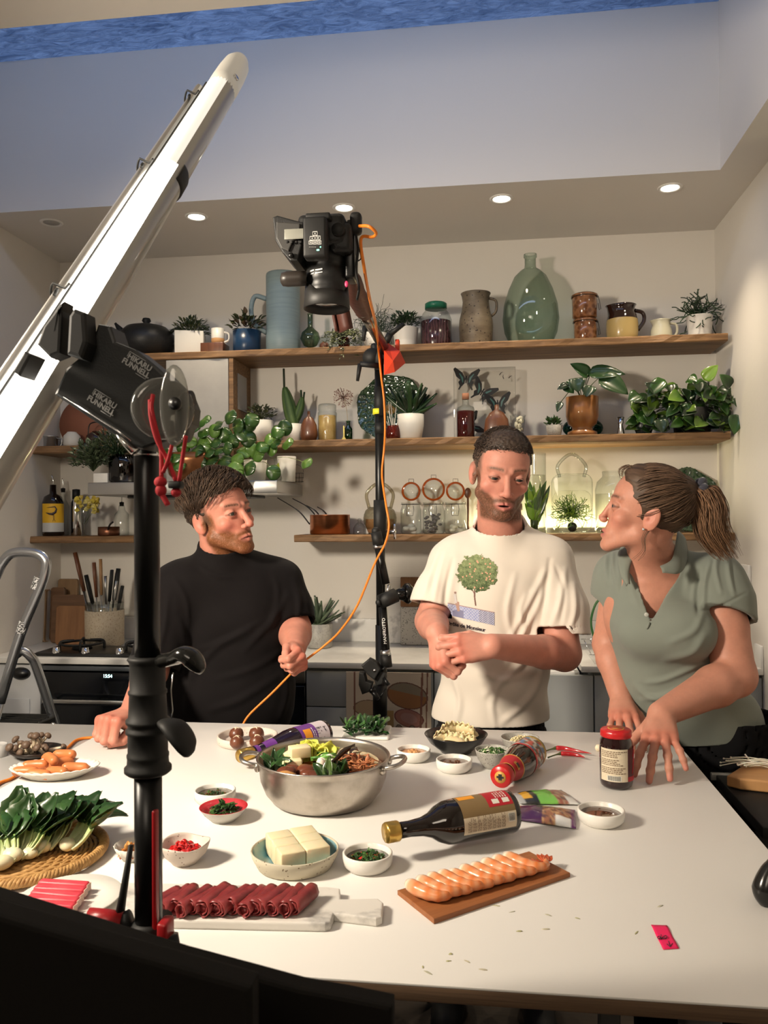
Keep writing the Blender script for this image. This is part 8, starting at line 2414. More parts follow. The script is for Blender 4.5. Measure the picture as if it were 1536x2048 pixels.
px_lathe(k,[(0,0),(4,0),(4,3),(1.5,6),(1.5,28),(0,29)],12).build('body',mat('pale_yellow',(.60,.50,.14),.5),r)
def leaf_plate(px,py,Y,Rpx,z0,label,tilt,seed):
 p=at(px,Y,z0);k=pxm(p);R_=Rpx*k;c=V((p.x,YW-.02-math.sin(tilt)*R_,z0+math.cos(tilt)*R_+.002))
 r=rootM('cabbage_plate',label, 'plate',T(c)@RX(PI/2-tilt));g=[];cg=[];n=130;m_=40
 for i in range(m_+1):
  t=i/m_;row=[];cr=[]
  for j in range(n+1):
   a=2*PI*j/n;v=abs(mnoise.noise(V((math.cos(a)*t*9+seed,math.sin(a)*t*9,0))));w_=abs(math.sin(a*14+1.2*math.sin(t*16)+seed));q=min(v*4,w_*1.6+.1,1)
   rr=R_*t*(1+.03*math.sin(a*7+seed)*t);row.append((rr*math.cos(a),rr*math.sin(a),.004*q+.014*t*t));b_=.25+.75*q
   cr.append((.010+.05*(1-b_),.032+.08*(1-b_),.014+.035*(1-b_))if t>.16 else(.20,.12,.02))
  g.append(row);cg.append(cr)
 MB().grid(g,col=cg,thick=-.005).build('plate',attr_mat('majolica_glaze',rough=.12,spec=.6,coat=.6),r)
leaf_plate(782,805,3.42,69,Z2, 'big green glazed leaf plate leaning on the wall of the middle shelf',.16,1)
r,k=thing('candle_jar', 'small dark red glass with a white coral branch in it', 'jar',787,Y2-.06,Z2)
px_lathe(k,[(0,0),(13,0),(15,6),(15,20),(12,26),(13,28)],28).build('glass',glass('ruby_glass',(.35,.03,.015),refl=.12,body=.25,body_col=(.2,.02,.01)),r)
twigs(r,14,(0,0,10*k),(18*k,8*k,80*k),.0013,[(.6,.57,.5)],15,.35,5, 'branch')
def aloe(name,label,px,Y,z,pot,potm,n,L,W,seed,cols):
 r,k=thing(name,label, 'plant',px,Y,z);px_lathe(k,hollow(pot)).build('pot',potm,r);h=pot[-1][1];rng=random.Random(seed);mb=MB()
 for i in range(n):
  a=rng.uniform(0,2*PI);u=rng.uniform(.3,1.5);mb.leaf((rng.uniform(-5,5)*k,rng.uniform(-5,5)*k,h*k*.9),(math.cos(a),math.sin(a)*.8,u),L*k*rng.uniform(.7,1.1),W*k,(0,-.3,1),-.25,.6,6,shape=lambda t:max(.02,(1-t)**.8),col=rng.choice(cols),thick=W*k*.22)
 mb.build('leaves',leaf_m,r)
aloe('aloe', 'dark pointed aloe in a plain round white pot before the leaf plate',822,Y2-.05,Z2,[(17,0),(22,4),(26,28),(27,50)],matt_white,30,74,15,3,DG)
# butterfly case
r,k=thing('butterfly_case', 'clear acrylic case of dark butterflies on the middle shelf', 'display case',970,3.42,Z2)
MB().box((0,0,72*k),(122*k,.07,144*k),bev=.001).build('case',glass('acrylic',(.96,.96,.95),refl=.05),r)
def butterfly(cx,cz,s,a,nm):
 M_=T(cx*k,-.012,cz*k)@RY(a);o=MB()
 for sd in(-1,1):
  for poly,m_ in(([(1,0),(6,14),(17,24),(20,20),(16,4),(10,-3),(2,-4)],0),([(2,-3),(10,-3),(13,-8),(11,-16),(14,-24),(12,-25),(8,-17),(3,-10)],0),([(5,3),(10,12),(11.5,11),(8,2),(6.5,-8),(5,-8)],1)):
   P=[(sd*(x*1.18+.1*z)*s*k,z*.86*s*k)for x,z in poly];o.add([M_@V((x,-.006*abs(x)/(20*s*k)-(.0006 if m_ else 0),z))for x,z in P],[tuple(range(len(P)))],None,m_,False)
 o.tube([M_@V((0,0,6*s*k)),M_@V((0,0,-8*s*k))],1.2*s*k,6);o.build(nm,[mat('butterfly_black',(.010,.010,.012),.6),mat('butterfly_teal',(.05,.16,.15),.4)],r)
for b in((-36,124,1.05,.08),(-4,98,1.05,.55),(26,74,1.05,-.05),(-24,32,.95,1.2)):butterfly(*b, 'butterfly')
mb=MB()
for x,z,a in((30,130,.4),(38,122,-.5),(48,123,.5)):mb.tube([T(x*k,-.012,z*k)@RY(a)@V(q)for q in((0,0,0),(1*k,0,5*k),(4*k,0,8*k))],[.0018,.0016,.0004],5)
mb.build('white_butterfly',mat('wing_tip',(.03,.02,.02),.7),r)
r,k=thing('spirit_bottle', 'square-shouldered bottle of red spirit with a cork, in front of the butterflies', 'bottle',932,3.30,Z2)
px_lathe(k,[(0,0),(17,0),(18,2),(18,56),(16,62),(8,66),(6.5,70),(6.5,80)]).build('glass',clear,r)
px_lathe(k,[(0,1),(16.5,1),(17,3),(17,54),(0,54)]).build('spirit',glass('red_spirit',(.30,.02,.015),refl=.05,body=.35,body_col=(.10,.006,.006)),r)
px_lathe(k,[(0,78),(7,78),(7,90),(0,91)],20).build('cork',mat('cork',(.35,.16,.09),.8),r)
r,k=thing('wooden_scoop', 'wide hollow wooden scoop with a short stalk, behind the cropped head', 'scoop',994,3.30,Z2)
px_lathe(k,[(0,1),(20,1),(26,12),(23,36),(14,50),(4,56),(4,66),(0,66)],36,SC(1,.5,1)).build('bowl',wood_brown,r)
r,k=thing('egg_glass', 'stemless glass filled with speckled quail eggs', 'glass',1036,3.30,Z2)
px_lathe(k,[(0,1),(10,1),(6,5),(12,12),(15,40),(16,44)]).build('glass',clear,r)
eg=mat('quail_egg',(.62,.58,.45),.5,speck=(.05,.035,.03),speck_scale=160,speck_t=.4)
mb=MB();rng=random.Random(3)
for i in range(14):mb=MB().ell((rng.uniform(-8,8)*k,rng.uniform(-8,8)*k,(10+i*2.3)*k),(5*k,4.2*k,4.2*k),10,rot=Euler((rng.random(),rng.random()*3,0)).to_matrix().to_4x4());mb.build('egg',eg,r)
r,k=thing('succulent', 'small green succulent in a speckled grey pot', 'plant',1109,3.30,Z2)
px_lathe(k,hollow([(12,0),(13,1),(17,22)])).build('pot',grey_stone,r)
leaves(r,60,(0,0,24*k),(15*k,14*k,11*k),10*k,5*k,GR,6,up=.9,curl=.2)
r,k=thing('glass_ball', 'teal green glass ball behind the wooden pedestal pot', 'glass ball',1166,3.43,Z2)
MB().ell((0,0,22*k),(40*k,16*k,22*k),24).build('ball',glass('teal_glass',(.03,.22,.16),refl=.12,body=.3,body_col=(.01,.10,.07)),r)
def heart(t):return max(.03,math.sin(PI*min(1,t**.62))**.8)
def big_leaf(mb,base,tip,W,seed,cols,nrm=(0,-1,.5),curl=.3):
 base,tip=V(base),V(tip);d=tip-base;rng=random.Random(seed);mb.leaf(base,d+V(nrm)*d.length*curl*.45,d.length*1.05,W,nrm,curl,.18,9,shape=heart,col=rng.choice(cols),tipcol=rng.choice(cols),thick=.0006)
r,k=thing('potted_plant', 'philodendron with big glossy leaves in a turned wooden pedestal pot', 'plant',1165,3.31,Z2)
px_lathe(k,hollow([(29,0),(29,8),(20,12),(20,18),(28,24),(32,40),(32,78)])).build('pot',mat('honey_wood',(.36,.16,.045),.35,col2=(.27,.10,.028),scale=5,stretch=(6,6,1),coat=.3),r)
mb=MB()
for i,(x0,z0,x1,z1,w_,b)in enumerate(((14,118,-22,142,30,-.02),(10,122,78,118,34,-.03),(-16,112,-12,84,34,-.06),(30,112,82,78,44,-.05),(12,96,4,74,30,-.06),(-30,100,-50,90,16,-.05),(-36,96,-20,82,22,-.05),(-44,66,-52,46,15,-.06),(-30,108,-24,98,12,-.04))):
 big_leaf(mb,(x0*k,b,z0*k),(x1*k,b-.015,z1*k),w_*k,i,DG+[(.02,.065,.015)]);mb.tube(spline([(0,0,70*k),((x0*.4)*k,b*.6,94*k),(x0*k,b,z0*k)],4),.0016,6,col=(.05,.09,.02))
mb.build('leaves',leaf_m,r)
r,k=thing('jigger', 'steel double cocktail measure right of the wooden pot', 'measure',1242,3.29,Z2)
px_lathe(k,[(0,0),(8,0),(8,1),(4,20),(9,35),(8.4,35),(3,22),(0,22)],28).build('body',chrome,r)
r,k=thing('pine_cone', 'dark closed cone leaning by the trailing pothos', 'cone',1288,3.31,Z2)
px_lathe(k,[(0,0),(14,4),(20,16),(15,32),(6,40),(0,41)],40,fr=lambda a,q,z:(q*(1+.10*math.sin(9*a+z*900)),z)).build('cone',mat('cone_scales',(.03,.035,.035),.3,bump=.5),r)
r,k=thing('potted_plant', 'large trailing pothos with variegated leaves at the right end of the middle shelf', 'plant',1385,3.32,Z2)
px_lathe(k,hollow([(34,0),(40,50)])).build('pot',blk_rub,r)
rng=random.Random(77);mb=MB();VG=[(.02,.06,.010),(.012,.035,.008),(.03,.09,.012),(.16,.28,.03),(.009,.02,.007),(.012,.03,.008)]
for i in range(125):
 x=rng.uniform(-110,76);z=rng.uniform(6,112)*(1-.35*abs(x+5)/110);y=-.075*math.sqrt(max(.05,1-(x/115)**2))*rng.uniform(.2,1.25)
 dx,dz=rng.uniform(-26,26)+x*.12,rng.uniform(-30,14);big_leaf(mb,(x*k,y,z*k),((x+dx)*k,y-.02-.01*rng.random(),max(z+dz,9)*k),rng.uniform(20,32)*k,i,VG,(rng.uniform(-.4,.4),-1,rng.uniform(.1,.9)),rng.uniform(-.2,.7));mb.tube(spline([(rng.uniform(-20,20)*k,0,48*k),(x*.6*k,y*.7,(z*.6+30)*k),(x*k,y,z*k)],3),.0015,5,col=(.035,.05,.015))
for i,(a,b,c,d)in enumerate(((12,100,34,126),(-70,74,-100,96),(-110,76,-132,62),(-76,24,-74,-2),(64,30,58,-8),(60,84,40,108),(74,66,80,36),(-62,104,-96,70))):big_leaf(mb,(a*k,-.09-.04*(d<5),b*k),(c*k,-.11-.04*(d<5),d*k),28*k,i,VG)
mb.build('leaves',leaf_m,r)
# --- lowest shelf
Y3=3.34
r,k=thing('copper_pan', 'copper saucepans nested with four long dark handles', 'saucepan',659,Y3,Z3)
px_lathe(k,hollow([(38,0),(40,2),(40,38),(40.5,39)],1.2),44).build('pan',mat('copper',(.55,.22,.10),.28,1.0,col2=(.42,.15,.07),scale=8,stretch=(1,1,8)),r)
for x0,z0,x1,z1 in((-40,20,-105,74),(-30,40,-74,72),(-22,40,-46,58),(-6,40,-24,55)):handle([(x0*k,-.01,z0*k),((x0*.65+x1*.35)*k,-.015,(z0*.5+z1*.5)*k),(x1*k,-.02,z1*k)],[2.4*k]*7+[1.6*k]*6,8,.6).build('handle',dark_metal,r)
r,k=thing('glass_bell', 'tiny clear glass bell with a ball top beside the copper pan', 'glass',718,Y3-.03,Z3)
px_lathe(k,[(13,0),(13,12),(8,20),(4,23),(3,25),(4.5,28),(3,31),(0,32)],28).build('glass',clear,r)
r,k=thing('glass_jug', 'ribbed glass jug with a hooped handle behind the camera stand', 'jug',759,Y3,Z3)
px_lathe(k,[(0,0),(24,0)]+[(33*math.sin(.75+i*.10)*(1+.02*(i%2)),4+i*3.2)for i in range(15)]+[(20,54)],40).build('body',glass('wicker_glass',(.75,.72,.62),refl=.14),r)
px_lathe(k,[(0,3),(24,3),(29,16),(29,30),(0,30)],28).build('filling',mat('pale_amber_fill',(.36,.20,.10),.6),r)
handle([(-22*k,0,52*k),(-26*k,0,82*k),(0,0,102*k),(26*k,0,82*k),(22*k,0,52*k)],3.4*k).build('handle',glass('wicker_glass',(0,0,0)),r)
rub=glass('orange_rubber',(.55,.16,.03),refl=.08,body=.5,body_col=(.5,.12,.02))
for i,(px,w_,lr,fc,l_)in enumerate(((821,21,19,(.42,.42,.38), 'clip-top glass jar of smooth white stones'),(866,22,23,(.13,.12,.12), 'clip-top glass jar of grey pebbles'),(910,22,19,(.55,.53,.42), 'clip-top glass jar nearest the person in the white tee'))):
 r,k=thing('clip_jar',l_+', lid raised', 'jar',px,Y3,Z3,0, 'clip-top jars on the lowest shelf')
 px_lathe(k,[(0,0),(w_-3,0),(w_,4),(w_,46),(w_-3,56),(w_-2,60),(w_-1,63)],32).build('glass',clear,r)
 mb=MB();rng=random.Random(i)
 for j in range((6,46,5)[i]):s_=(8,4.2,7)[i];a=rng.uniform(0,6.3);q=rng.uniform(0,w_-s_-2);mb.ell((q*math.cos(a)*k,q*math.sin(a)*k,(s_*.7+rng.random()*(10,36,14)[i])*k),(s_*k,s_*.8*k,s_*.65*k),10)
 mb.build('stones',mat('stones_%s'%'abc'[i],fc,.5),r)['kind']='stuff'
 ld=px_lathe(k,[(0,-1),(lr-4,-1),(lr-4,2),(0,2)],32,T(0,.012,(66+lr)*k)@RX(PI/2)).build('lid',clear,r)
 px_lathe(k,[(lr-4,-2),(lr,-2),(lr,3),(lr-4,3)],36,T(0,.012,(66+lr)*k)@RX(PI/2)).build('rubber_ring',rub,ld)
 MB().tube([((w_-1)*k*math.cos(a*.2),(w_-1)*k*math.sin(a*.2),59*k)for a in range(31)],.0011,5).tube([V(q)*k for q in((-6,-w_,60),(-8,-w_-2,48),(-6,-w_-2,36),(6,-w_-2,36),(8,-w_-2,48),(6,-w_,60))],.0011,5).tube([V(q)*k for q in((-5,11,66+2*lr),(-5,11,72+2*lr),(5,11,72+2*lr),(5,11,66+2*lr))],.0011,5).build('wire_catch',dark_metal,r)
r,k=thing('wooden_spoon', 'small wooden spoon standing upright against the wall', 'spoon',935,3.44,Z3)
MB().tube([(0,0,0),(0,0,70*k)],2*k,8).ell((0,0,80*k),(7*k,3*k,11*k),16).build('spoon',wood_brown,r)
aq=[(.16,.30,.02),(.08,.18,.015),(.26,.42,.03),(.04,.10,.012)]
r,k=thing('cylinder_vase', 'tall glass cylinder of water with leafy green plants', 'vase',1061,Y3-.02,Z3)
px_lathe(k,[(0,0),(29,0),(30,2),(30,160)],40).build('glass',clear,r);px_lathe(k,[(0,2),(28.5,2),(28.5,116),(0,116)],36).build('water',water,r)
mb=MB();rng=random.Random(2)
for i in range(44):a=rng.uniform(0,6.3);q=rng.uniform(0,10)*k;mb.leaf((q*math.cos(a)+6*k,q*math.sin(a)*.6,rng.uniform(14,50)*k),(rng.uniform(-.45,.45),rng.uniform(-.4,.3),1),rng.uniform(34,70)*k,rng.uniform(9,15)*k,(rng.uniform(-.5,.5),-1,0),rng.uniform(-.3,.3),.1,7,col=rng.choice(aq))
mb.tube([(6*k,0,8*k),(6*k,0,26*k)],8*k,10,col=(.03,.05,.01));mb.build('water_plant',leaf_m,r)
r,k=thing('bag_vase', 'handbag-shaped glass vase with bright green moss in water', 'vase',1143,Y3-.02,Z3)
MB().prism([(x*k,(y+60.6)*k)for x,y in rrect(80,116,18,6)],-.020,.020,M=RX(PI/2),bev=.006,seg=3,smooth=True).build('glass',clear,r)
handle([(-24*k,0,112*k),(-27*k,0,136*k),(0,0,158*k),(27*k,0,136*k),(24*k,0,112*k)],3.4*k,10).build('handle',glass('handle_glass',(.85,.88,.86),refl=.2),r)
MB().prism([(x*k,(y+44)*k)for x,y in rrect(75,82,16,5)],-.016,.016,M=RX(PI/2)).build('water',water,r)
twigs(r,150,(-2*k,0,34*k),(52*k,16*k,52*k),.0011,aq,21,.8,6, 'moss');MB().ell((0,0,12*k),(10*k,8*k,10*k),12).build('stone',dark_metal,r)
r,k=thing('glass_jar', 'big round-shouldered glass jar half full of water with a twig', 'jar',1226,Y3-.02,Z3)
px_lathe(k,[(0,0),(33,0),(36,4),(36,86),(32,102),(22,112),(21,115),(22,122),(20,124)],44).build('glass',clear,r);px_lathe(k,[(0,2),(34,2),(34.5,4),(34.5,78),(0,78)],40).build('water',water,r)
MB().tube(spline([(-26*k,-.01,4*k),(0,-.01,6*k),(20*k,-.01,14*k)],4),2.4*k,8).build('twig',wood_brown,r)
leaf_plate(1372,970,3.42,64,Z3+.0, 'dark green cabbage-leaf plate leaning behind the brown ponytail',.12,4)
for i,px in enumerate((1424,1442)):
 r,k=thing('drinking_glass', 'clear tumbler behind the ponytail, '+('the left of two' if i==0 else 'the right of two by the wall'), 'glass',px,Y3,Z3,0, 'tumblers by the right wall');px_lathe(k,[(0,0),(7,0),(9,40)],24).build('glass',clear,r)
 # --- left shelves
YL=3.36;ZL=Z2-.002
r,k=thing('metal_mug', 'small dented metal mug on the upper left shelf', 'mug',101,YL,ZL)
px_lathe(k,hollow([(13,0),(14,1),(15,23),(16,24)],1)).build('body',steel,r);handle([(14*k,0,20*k),(24*k,0,17*k),(22*k,0,5*k),(14*k,0,3*k)],1.6*k).build('handle',steel,r)
r,k=thing('white_pot', 'rounded white lidded pot beside the metal mug', 'pot',144,YL,ZL)
px_lathe(k,[(0,0),(13,0),(17,8),(16,24),(10,30),(9,32),(0,33)]).build('pot',matt_white,r)
r,k=thing('glass_teapot', 'amber brown glass pot with a wire handle on the upper left shelf', 'pot',192,YL,ZL)
px_lathe(k,[(0,0),(15,0),(20,10),(18,24),(8,31),(6,33)]).build('body',glass('brown_glass',(.42,.26,.20),refl=.14),r);handle([(-17*k,0,24*k),(-12*k,0,48*k),(12*k,0,48*k),(17*k,0,24*k)],1.2*k).build('handle',dark_metal,r)
p=at(170,3.45,ZL);k=pxm(p)
tag(px_lathe(k,[(0,0),(50,0),(52,2),(52,5),(0,5)],48,RX(PI/2-.12)).build('round_board',mat('terracotta',(.30,.115,.065),.7),loc=(p.x,3.452,ZL+53*k)), 'round terracotta disc leaning on the wall behind the pots', 'disc')
r,k=thing('oil_bottle', 'dark oil bottle with a bright yellow front printed with a black bird', 'bottle',106,YL-.05,Z3)
px_lathe(k,[(0,0),(19,0),(21,3),(21,66),(17,78),(7,84),(6,102),(0,102)],36).build('bottle',dark_glass,r);MB().tube(spline([(0,0,100*k),(0,0,112*k),(-4*k,0,122*k)],4),1.2*k,6).build('pourer',chrome,r)
fa=math.atan2(CAM.y-YL,CAM.x-at(106,YL,Z3).x);lb=MB();R_=21*k
wrap_label(lb,R_,26*k,64*k,fa-1.2,fa+1.2,0);wrap_label(lb,R_,8*k,26*k,fa-1.2,fa+1.2,1);l2=lb.build('paper_wrap',[mat('label_yellow',(.62,.36,.015),.5),flat('label_grey',(.45,.46,.46))],r)
bd=MB();wc=lambda u,v:((R_+.0012)*math.cos(fa+u/21),(R_+.0012)*math.sin(fa+u/21),v*k)
bd.tube([wc(*q)for q in((-14,46),(-8,44),(-2,43),(4,47),(6,53),(3,58),(-3,57),(-12,56))],[.001,.004,.0055,.005,.003,.003,.002,.0006],6).tube([wc(1,43),wc(2,36),wc(-1,29)],.0008,5).tube([wc(0,43),wc(0,36),wc(4,29)],.0008,5)
for i in range(3):bd.tube([wc(-12,21-i*4),wc(10,21-i*4)],.0004,4)
bd.build('bird_print',flat('ink_black',(0,0,0)),l2)
def bottle(label,px,Y,z,prof,m,pour=None,nm='bottle'):
 r,k=thing(nm,label, 'bottle',px,Y,z);px_lathe(k,prof,28).build('bottle',m,r);h=prof[-1][1]
 if pour:px_lathe(k,[(0,h-2),(4,h-2),(4.5,h+6),(0,h+7)],14).build('stopper',blk_rub,r);MB().tube(spline([(0,0,(h+6)*k),(0,0,(h+16)*k),(-2*k,0,(h+26)*k)],4),k,6).build('pourer',chrome,r)
 return r,k
bottle('slim clear oil bottle with a metal pourer behind the yellow-fronted one',126,YL+.05,Z3,[(0,0),(10,0),(12,2),(12,58),(5,72),(4,88)],clear,1)
r,k=bottle('slim polished steel bottle with dark cap',152,YL,Z3,[(0,0),(9,0),(10,2),(10,66),(7,74)],chrome,None, 'steel_bottle');px_lathe(k,[(0,72),(7.5,72),(7.5,92),(0,93)],20).build('cap',blk_rub,r)
r,k=thing('wine_glass', 'stemmed glass holding small yellow flowers', 'glass',168,YL-.07,Z3)
px_lathe(k,[(0,0),(9,0),(9,1),(1.2,3),(1.2,20),(8,28),(10,42),(8,54)],28).build('glass',clear,r)
mb=MB();rng=random.Random(8)
for i in range(34):c=V((rng.choice((-12,-6,12,22,30))+rng.uniform(-5,5),rng.uniform(-6,6),rng.choice((62,56,70))+rng.uniform(-8,6)-(12 if i%5==4 else 0)))*k;mb.leaf(c,(rng.uniform(-1,1),rng.uniform(-1,0),rng.uniform(-.3,1)),11*k,10*k,(0,-1,.3),.6,.3,5,col=rng.choice([(.52,.42,.06),(.55,.48,.16),(.40,.30,.03)]));(i%5==0)and mb.tube([V((0,0,24*k)),c],.0007,4,col=(.06,.10,.02))
mb.build('flowers',leaf_m,r)
r,k=thing('copper_pan', 'little dark copper pan on the lower left shelf', 'saucepan',217,YL-.08,Z3)
px_lathe(k,hollow([(20,0),(21,1),(21,18)],1)).build('pan',mat('old_copper',(.20,.085,.05),.35,.9),r);handle([(8*k,-20*k,13*k),(18*k,-32*k,22*k),(28*k,-40*k,27*k)],1.8*k).build('handle',dark_metal,r)
bottle('square clear glass oil bottle with pourer at the end of the lower left shelf',243,YL,Z3,[(0,0),(13,0),(14,2),(14,42),(7,50),(5.5,60)],clear,1)
# --- on the cooker hood
YH=3.20
r,k=thing('potted_plant', 'leafy oregano in a small white box at the left end of the hood', 'plant',200,YH-.05,ZH1)
MB().box((8*k,0,10*k),(30*k,30*k,20*k),bev=.002).build('pot',matt_white,r);leaves(r,240,(-12*k,-.01,42*k),(46*k,24*k,44*k),13*k,8*k,[(.06,.085,.04),(.10,.13,.07),(.035,.055,.025)],31,droop=.6,stems=90)
r,k=thing('glass_vase', 'large dark brown glass vase full of fine green fern', 'vase',246,YH-.04,ZH1)
px_lathe(k,hollow([(22,0),(27,6),(28,40),(24,56)],1),36).build('glass',glass('dark_brown_glass',(.16,.07,.035),refl=.14),r);leaves(r,380,(-14*k,0,66*k),(62*k,40*k,40*k),14*k,2.6*k,DG+OL,32,stems=80)
r,k=thing('pilea_plant', 'large pilea with round glossy leaves in a copper bowl on the hood', 'plant',385,3.115,ZH1)
px_lathe(k,hollow([(30,0),(46,14),(53,40),(52,56)],2),44).build('pot',mat('copper_bowl',(.30,.12,.05),.3,.6,col2=(.20,.08,.03),scale=14),r)
def pilea(r,k,pts,c,seed):
 rng=random.Random(seed);mb=MB()
 for i,(x,z,s_)in enumerate(pts):
  y=-.07-.05*rng.random()-(.085 if z<30 and seed==6 else 0);ctr=V((x*k,y,z*k));n_=V((rng.uniform(-.6,.5),-1,rng.uniform(-.1,.9))).normalized();A=T(ctr)@align(n_);col=rng.choice([(.03,.09,.010),(.02,.06,.008),(.08,.17,.025),(.014,.045,.007),(.02,.065,.009)]);g=[];cg=[]
  for a in range(6):
   q=s_*k*a/5;g.append([A@V((q*math.cos(b*PI/11),q*1.08*math.sin(b*PI/11),-(q*q)/(s_*k)*.28*(1+.4*math.sin(b*.9+i))))for b in range(23)]);w_=.35*(1-a/5)**3;cg.append([tuple(min(1,v*(1-w_)+w_*u)for v,u in zip(col,(.25,.36,.10)))]*23)
  mb.grid(g,col=cg,thick=-.0008);mb.tube(spline([V(c),V(c).lerp(ctr,.55)+V((0,0,.02)),ctr-n_*.002],4),.0011,5,col=(.20,.24,.08))
 mb.build('leaves',leaf_m,r)
rng=random.Random(14)
P1=[(20,106,14),(36,96,13),(95,122,15),(105,105,15),(66,108,12),(80,88,15),(40,118,14),(0,88,12),(118,90,16),(128,80,16),(96,76,14),(62,76,13),(36,72,16),(24,60,14),(-2,64,13),(-34,44,14),(-14,46,12),(-60,36,12),(52,42,15),(80,38,16),(118,56,15),(134,58,14),(60,96,13),(-14,80,13),(12,78,13),(90,60,12),(-36,70,13),(-50,60,12),(128,108,15),(50,56,12),(-5,30,13),(30,34,13),(68,60,12),(110,40,13),(-26,96,12),(134,118,15)]
pilea(r,k,P1,(0,0,40*k),5)
r,k=thing('pilea_plant', 'smaller pilea trailing from a white pot at the right of the hood', 'plant',510,YH-.06,ZH1)
px_lathe(k,hollow([(20,0),(24,42)])).build('pot',matt_white,r);pilea(r,k,[(-10,18,17),(-16,2,19),(12,22,15),(60,94,15),(44,82,15),(74,100,15),(76,72,13),(44,60,14),(112,34,13),(62,12,14),(30,66,14),(20,50,14),(54,72,12),(-26,34,14)],(2*k,0,38*k),6)
r,k=thing('glass_vial', 'small clear vial with a green sprout between the white pots', 'vial',552,YH-.10,ZH1)
px_lathe(k,[(0,0),(11,0),(12,3),(9,18),(4,28),(4,40),(6,43)],24).build('glass',clear,r);px_lathe(k,[(0,1),(10,1),(11,4),(8,18),(0,19)],20).build('water',water,r);MB().leaf((-2*k,0,3*k),(.2,0,1),34*k,12*k,(0,-1,0),.2,.2,6,col=(.30,.34,.03)).build('sprout',leaf_m,r)
r,k=thing('glass_pot', 'frosted pale pot right of the vial on the hood', 'pot',573,YH,ZH1);px_lathe(k,hollow([(17,0),(19,50)])).build('pot',matt_white,r)
r,k=thing('wire_basket', 'tiny wire basket with a hoop handle at the right end of the hood', 'basket',592,YH+.06,ZH1)
mb=MB().tube(arc((0,0,20*k),15*k,0,PI,14),.0008,5)
for z in(1,9,18):mb.tube([(15*k*math.cos(a*.3),15*k*math.sin(a*.3),z*k)for a in range(21)],.0007,4,closed=True)
for a in range(14):mb.tube([(13*k*math.cos(a*.449),13*k*math.sin(a*.449),0),(15*k*math.cos(a*.449),15*k*math.sin(a*.449),18*k)],.0006,4)
mb.build('wire',dark_metal,r)
# --- on the worktop
r,k=thing('knife_crock', 'round stoneware crock holding kitchen knives', 'crock',208,3.27,TOP)
px_lathe(k,hollow([(36,0),(37.5,2),(38,70)],3),44).build('crock',mat('oatmeal_stoneware',(.42,.35,.25),.7,speck=(.22,.16,.10),speck_scale=260,speck_t=.4),r)
px_lathe(k,[(36,60),(37,62),(37,84),(35.5,84),(35.5,62)],40).build('clear_band',clear,r)
CR=V(r.location);kn_l=['long wooden-handled', 'broad black-handled', 'brown-handled', 'light tan-handled', 'thin steel-handled', 'black round-handled', 'thick black-handled', 'short black-handled', 'grey steel-handled']
for i,(px,py,m_,w_)in enumerate(((150,1105,wood_brown,6),(172,1150,blk_rub,6),(188,1125,wood_brown,5),(201,1118,mat('tan_wood',(.32,.18,.08),.5),4.5),(211,1152,steel,4),(224,1140,blk_rub,5),(237,1137,blk_rub,6.5),(245,1172,blk_rub,5),(233,1162,steel,3.5))):
 b=V(((px-208)*.34*k,.02*math.sin(i*2),12*k));e=J(px,py,3.27+.03*math.sin(i*2.2))-CR;d=(e-b);m1=b+d*.55
 r=root('knife',kn_l[i]+' knife standing in the stoneware crock', 'knife',CR,0, 'knives in the crock')
 bw=.014 if i in(0,1)else .007
 MB().tube([b,m1],[bw*.6,bw],8,flat=.12).build('blade',steel,r);MB().tube([m1,b+d*.8,e],[w_*k*.8,w_*k,w_*k*.9],10,flat=.7).build('handle',m_,r)
WD=[mat('walnut_board',(.085,.040,.018),.55,col2=(.14,.07,.032),scale=5,stretch=(1,9,9)),mat('oak_board',(.24,.115,.045),.55,col2=(.17,.075,.028),scale=5,stretch=(9,9,1)),mat('pale_board',(.20,.12,.06),.6,col2=(.27,.165,.085),scale=6,stretch=(9,9,1))]
for i,(x0,x1,y0,y1,Y,m_,l_)in enumerate(((-30,155,1158,1290,3.44,2, 'widest chopping board at the back of the stack in the left corner'),(-10,130,1175,1296,3.38,0, 'dark chopping board second from the back of the stack'),(30,90,1180,1302,3.34,2, 'narrow upright chopping board in the left stack'),(104,172,1190,1290,3.31,0, 'dark chopping board with rounded shoulder next to the crock'),(113,172,1212,1292,3.26,1, 'small honey-coloured chopping board at the front of the stack'))):
 a,b=J(x0,y0,Y),J(x1,y1,Y);w_,h_=min(b.x,9)-max(a.x,XL+.006),a.z-TOP
 o=MB().prism(rrect(w_,h_,.012),-.009,.009,M=RX(PI/2),bev=.003).build('chopping_board',WD[m_],loc=(max(a.x,XL+.006)+w_/2,Y,TOP+h_/2+.0015),rot=(-.08,0,0));tag(o,l_, 'chopping board', 'chopping boards in the left corner')
h0=V((onY(232,1300,3.1).x,3.072,TOP+.0006));r=root('hob', 'dark gas hob with chrome knobs and cast grates', 'hob',h0)
MB().box((0,0,.006),(.56,.21,.012),bev=.003).build('plate',dark_metal,r)
for x in(-.19,-.07,.07,.19):MB().lathe([(0,.022),(.012,.022),(.015,.004),(.017,0),(0,0)],20,T(x,-.088,.012)).build('knob',chrome,r)
for x in(-.14,.14):
 mb=MB()
 for a in range(4):mb.tube(spline([V((x,.02,.012))+RZ(a*PI/2+.4).to_3x3()@V(q)for q in((.085,0,0),(.08,0,.03),(.03,0,.034))],4),.006,6)
 mb.tube([(x+.078*math.cos(a*.3),.02+.078*math.sin(a*.3),.035)for a in range(21)],.005,6,closed=True).lathe([(0,0),(.04,0),(.035,.012),(0,.013)],20,T(x,.02,.012));mb.build('grate',blk_rub,r)
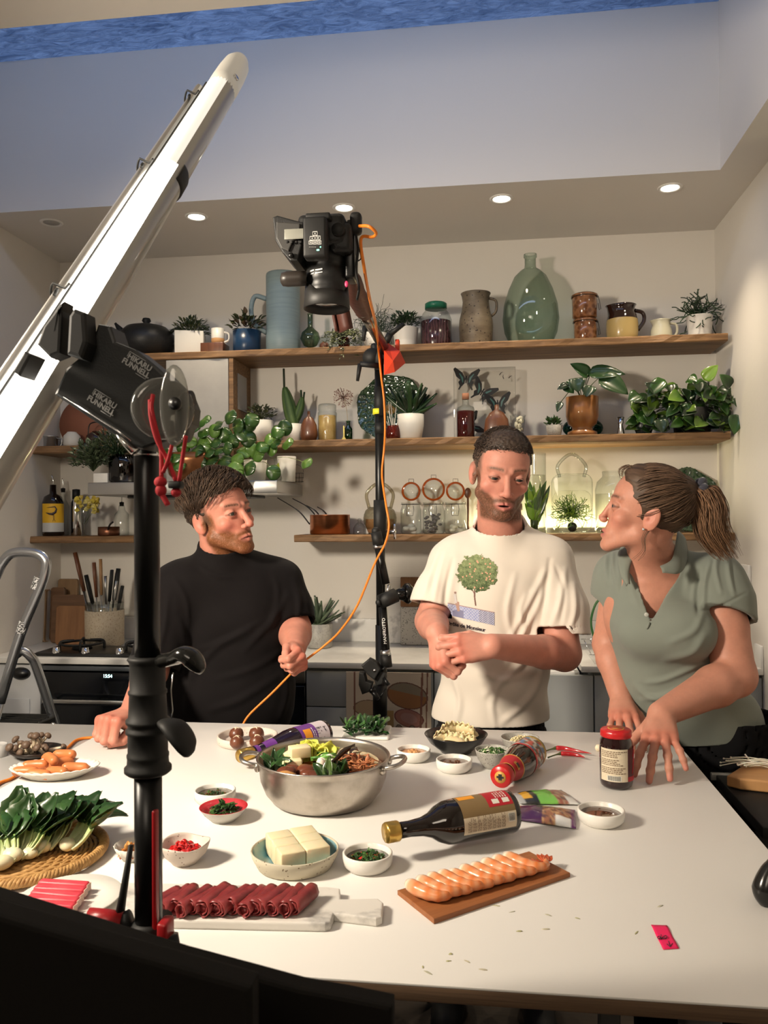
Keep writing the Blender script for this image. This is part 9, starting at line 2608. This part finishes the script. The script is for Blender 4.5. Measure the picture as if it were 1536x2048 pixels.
aloe('aloe', 'spiky aloe in a grey concrete pot on the worktop behind the raised fist',636,3.28,TOP,[(23,0),(26,3),(27,48)],grey_stone,44,66,9,9,[(.09,.13,.075),(.06,.09,.05),(.12,.16,.10)])
a,b=J(778,1155,3.42),J(836,1281,3.42)
tag(MB().prism(rrect(b.x-a.x,a.z-TOP,.008),-.007,.007,M=RX(PI/2),bev=.002).build('chopping_board',marb,loc=((a.x+b.x)/2,3.42,(a.z+TOP)/2+.0015),rot=(-.06,0,0)), 'white marble board standing against the splashback', 'chopping board')
a,b=J(800,1155,3.36),J(868,1283,3.36);w_,h_=b.x-a.x,a.z-TOP
r=root('serving_board', 'terrazzo and wood serving board with a rope loop, upright on the worktop', 'serving board',((a.x+b.x)/2,3.36,TOP+.0015),(-.07,0,0))
MB().box((0,0,h_*.28),(w_,.014,h_*.56),bev=.005).build('terrazzo_slab',mat('terrazzo',(.50,.47,.41),.45,speck=(.08,.07,.06),speck_scale=170,speck_t=.3),r);MB().box((0,0,h_*.78),(w_,.014,h_*.44),bev=.004).build('wood_slab',WD[1],r)
handle([(0,-.009,h_*.85),(.012,-.011,h_*.7),(.004,-.011,h_*.25)],.0022,6).tube(arc((0,-.008,h_*.92),.014,0,2*PI,16),.002,6).ell((.004,-.011,h_*.22),.005,8).build('rope',mat('rope',(.20,.12,.06),.9),r)
r,k=thing('dish_rack', 'wire rack with upturned glasses on the draining board', 'rack',1196,3.20,TOP+.002)
mb=MB()
for i in range(6):x=(-20+i*12)*k;mb.tube(spline([(x,-.08,0),(x-14*k,-.05,30*k),(x+2*k,.05,2*k)],4),.0016,5)
mb.tube([(-26*k,-.08,4*k),(44*k,-.08,4*k)],.002,5).tube([(-40*k,-.05,32*k),(34*k,-.05,32*k)],.002,5);mb.build('wire',chrome,r)
for i in range(2):px_lathe(k,[(12,0),(14,18),(9,34),(0,36)],24,T((4+i*26)*k,.0,8*k)@RX(.5)).build('glass',clear,r)
MB().tube(spline([(-6*k,.05,20*k),(-14*k,.05,60*k),(-2*k,.05,100*k),(20*k,.05,110*k)],6),2.4*k,8).build('green_hose',mat('green_hose',(.03,.12,.03),.3),r)
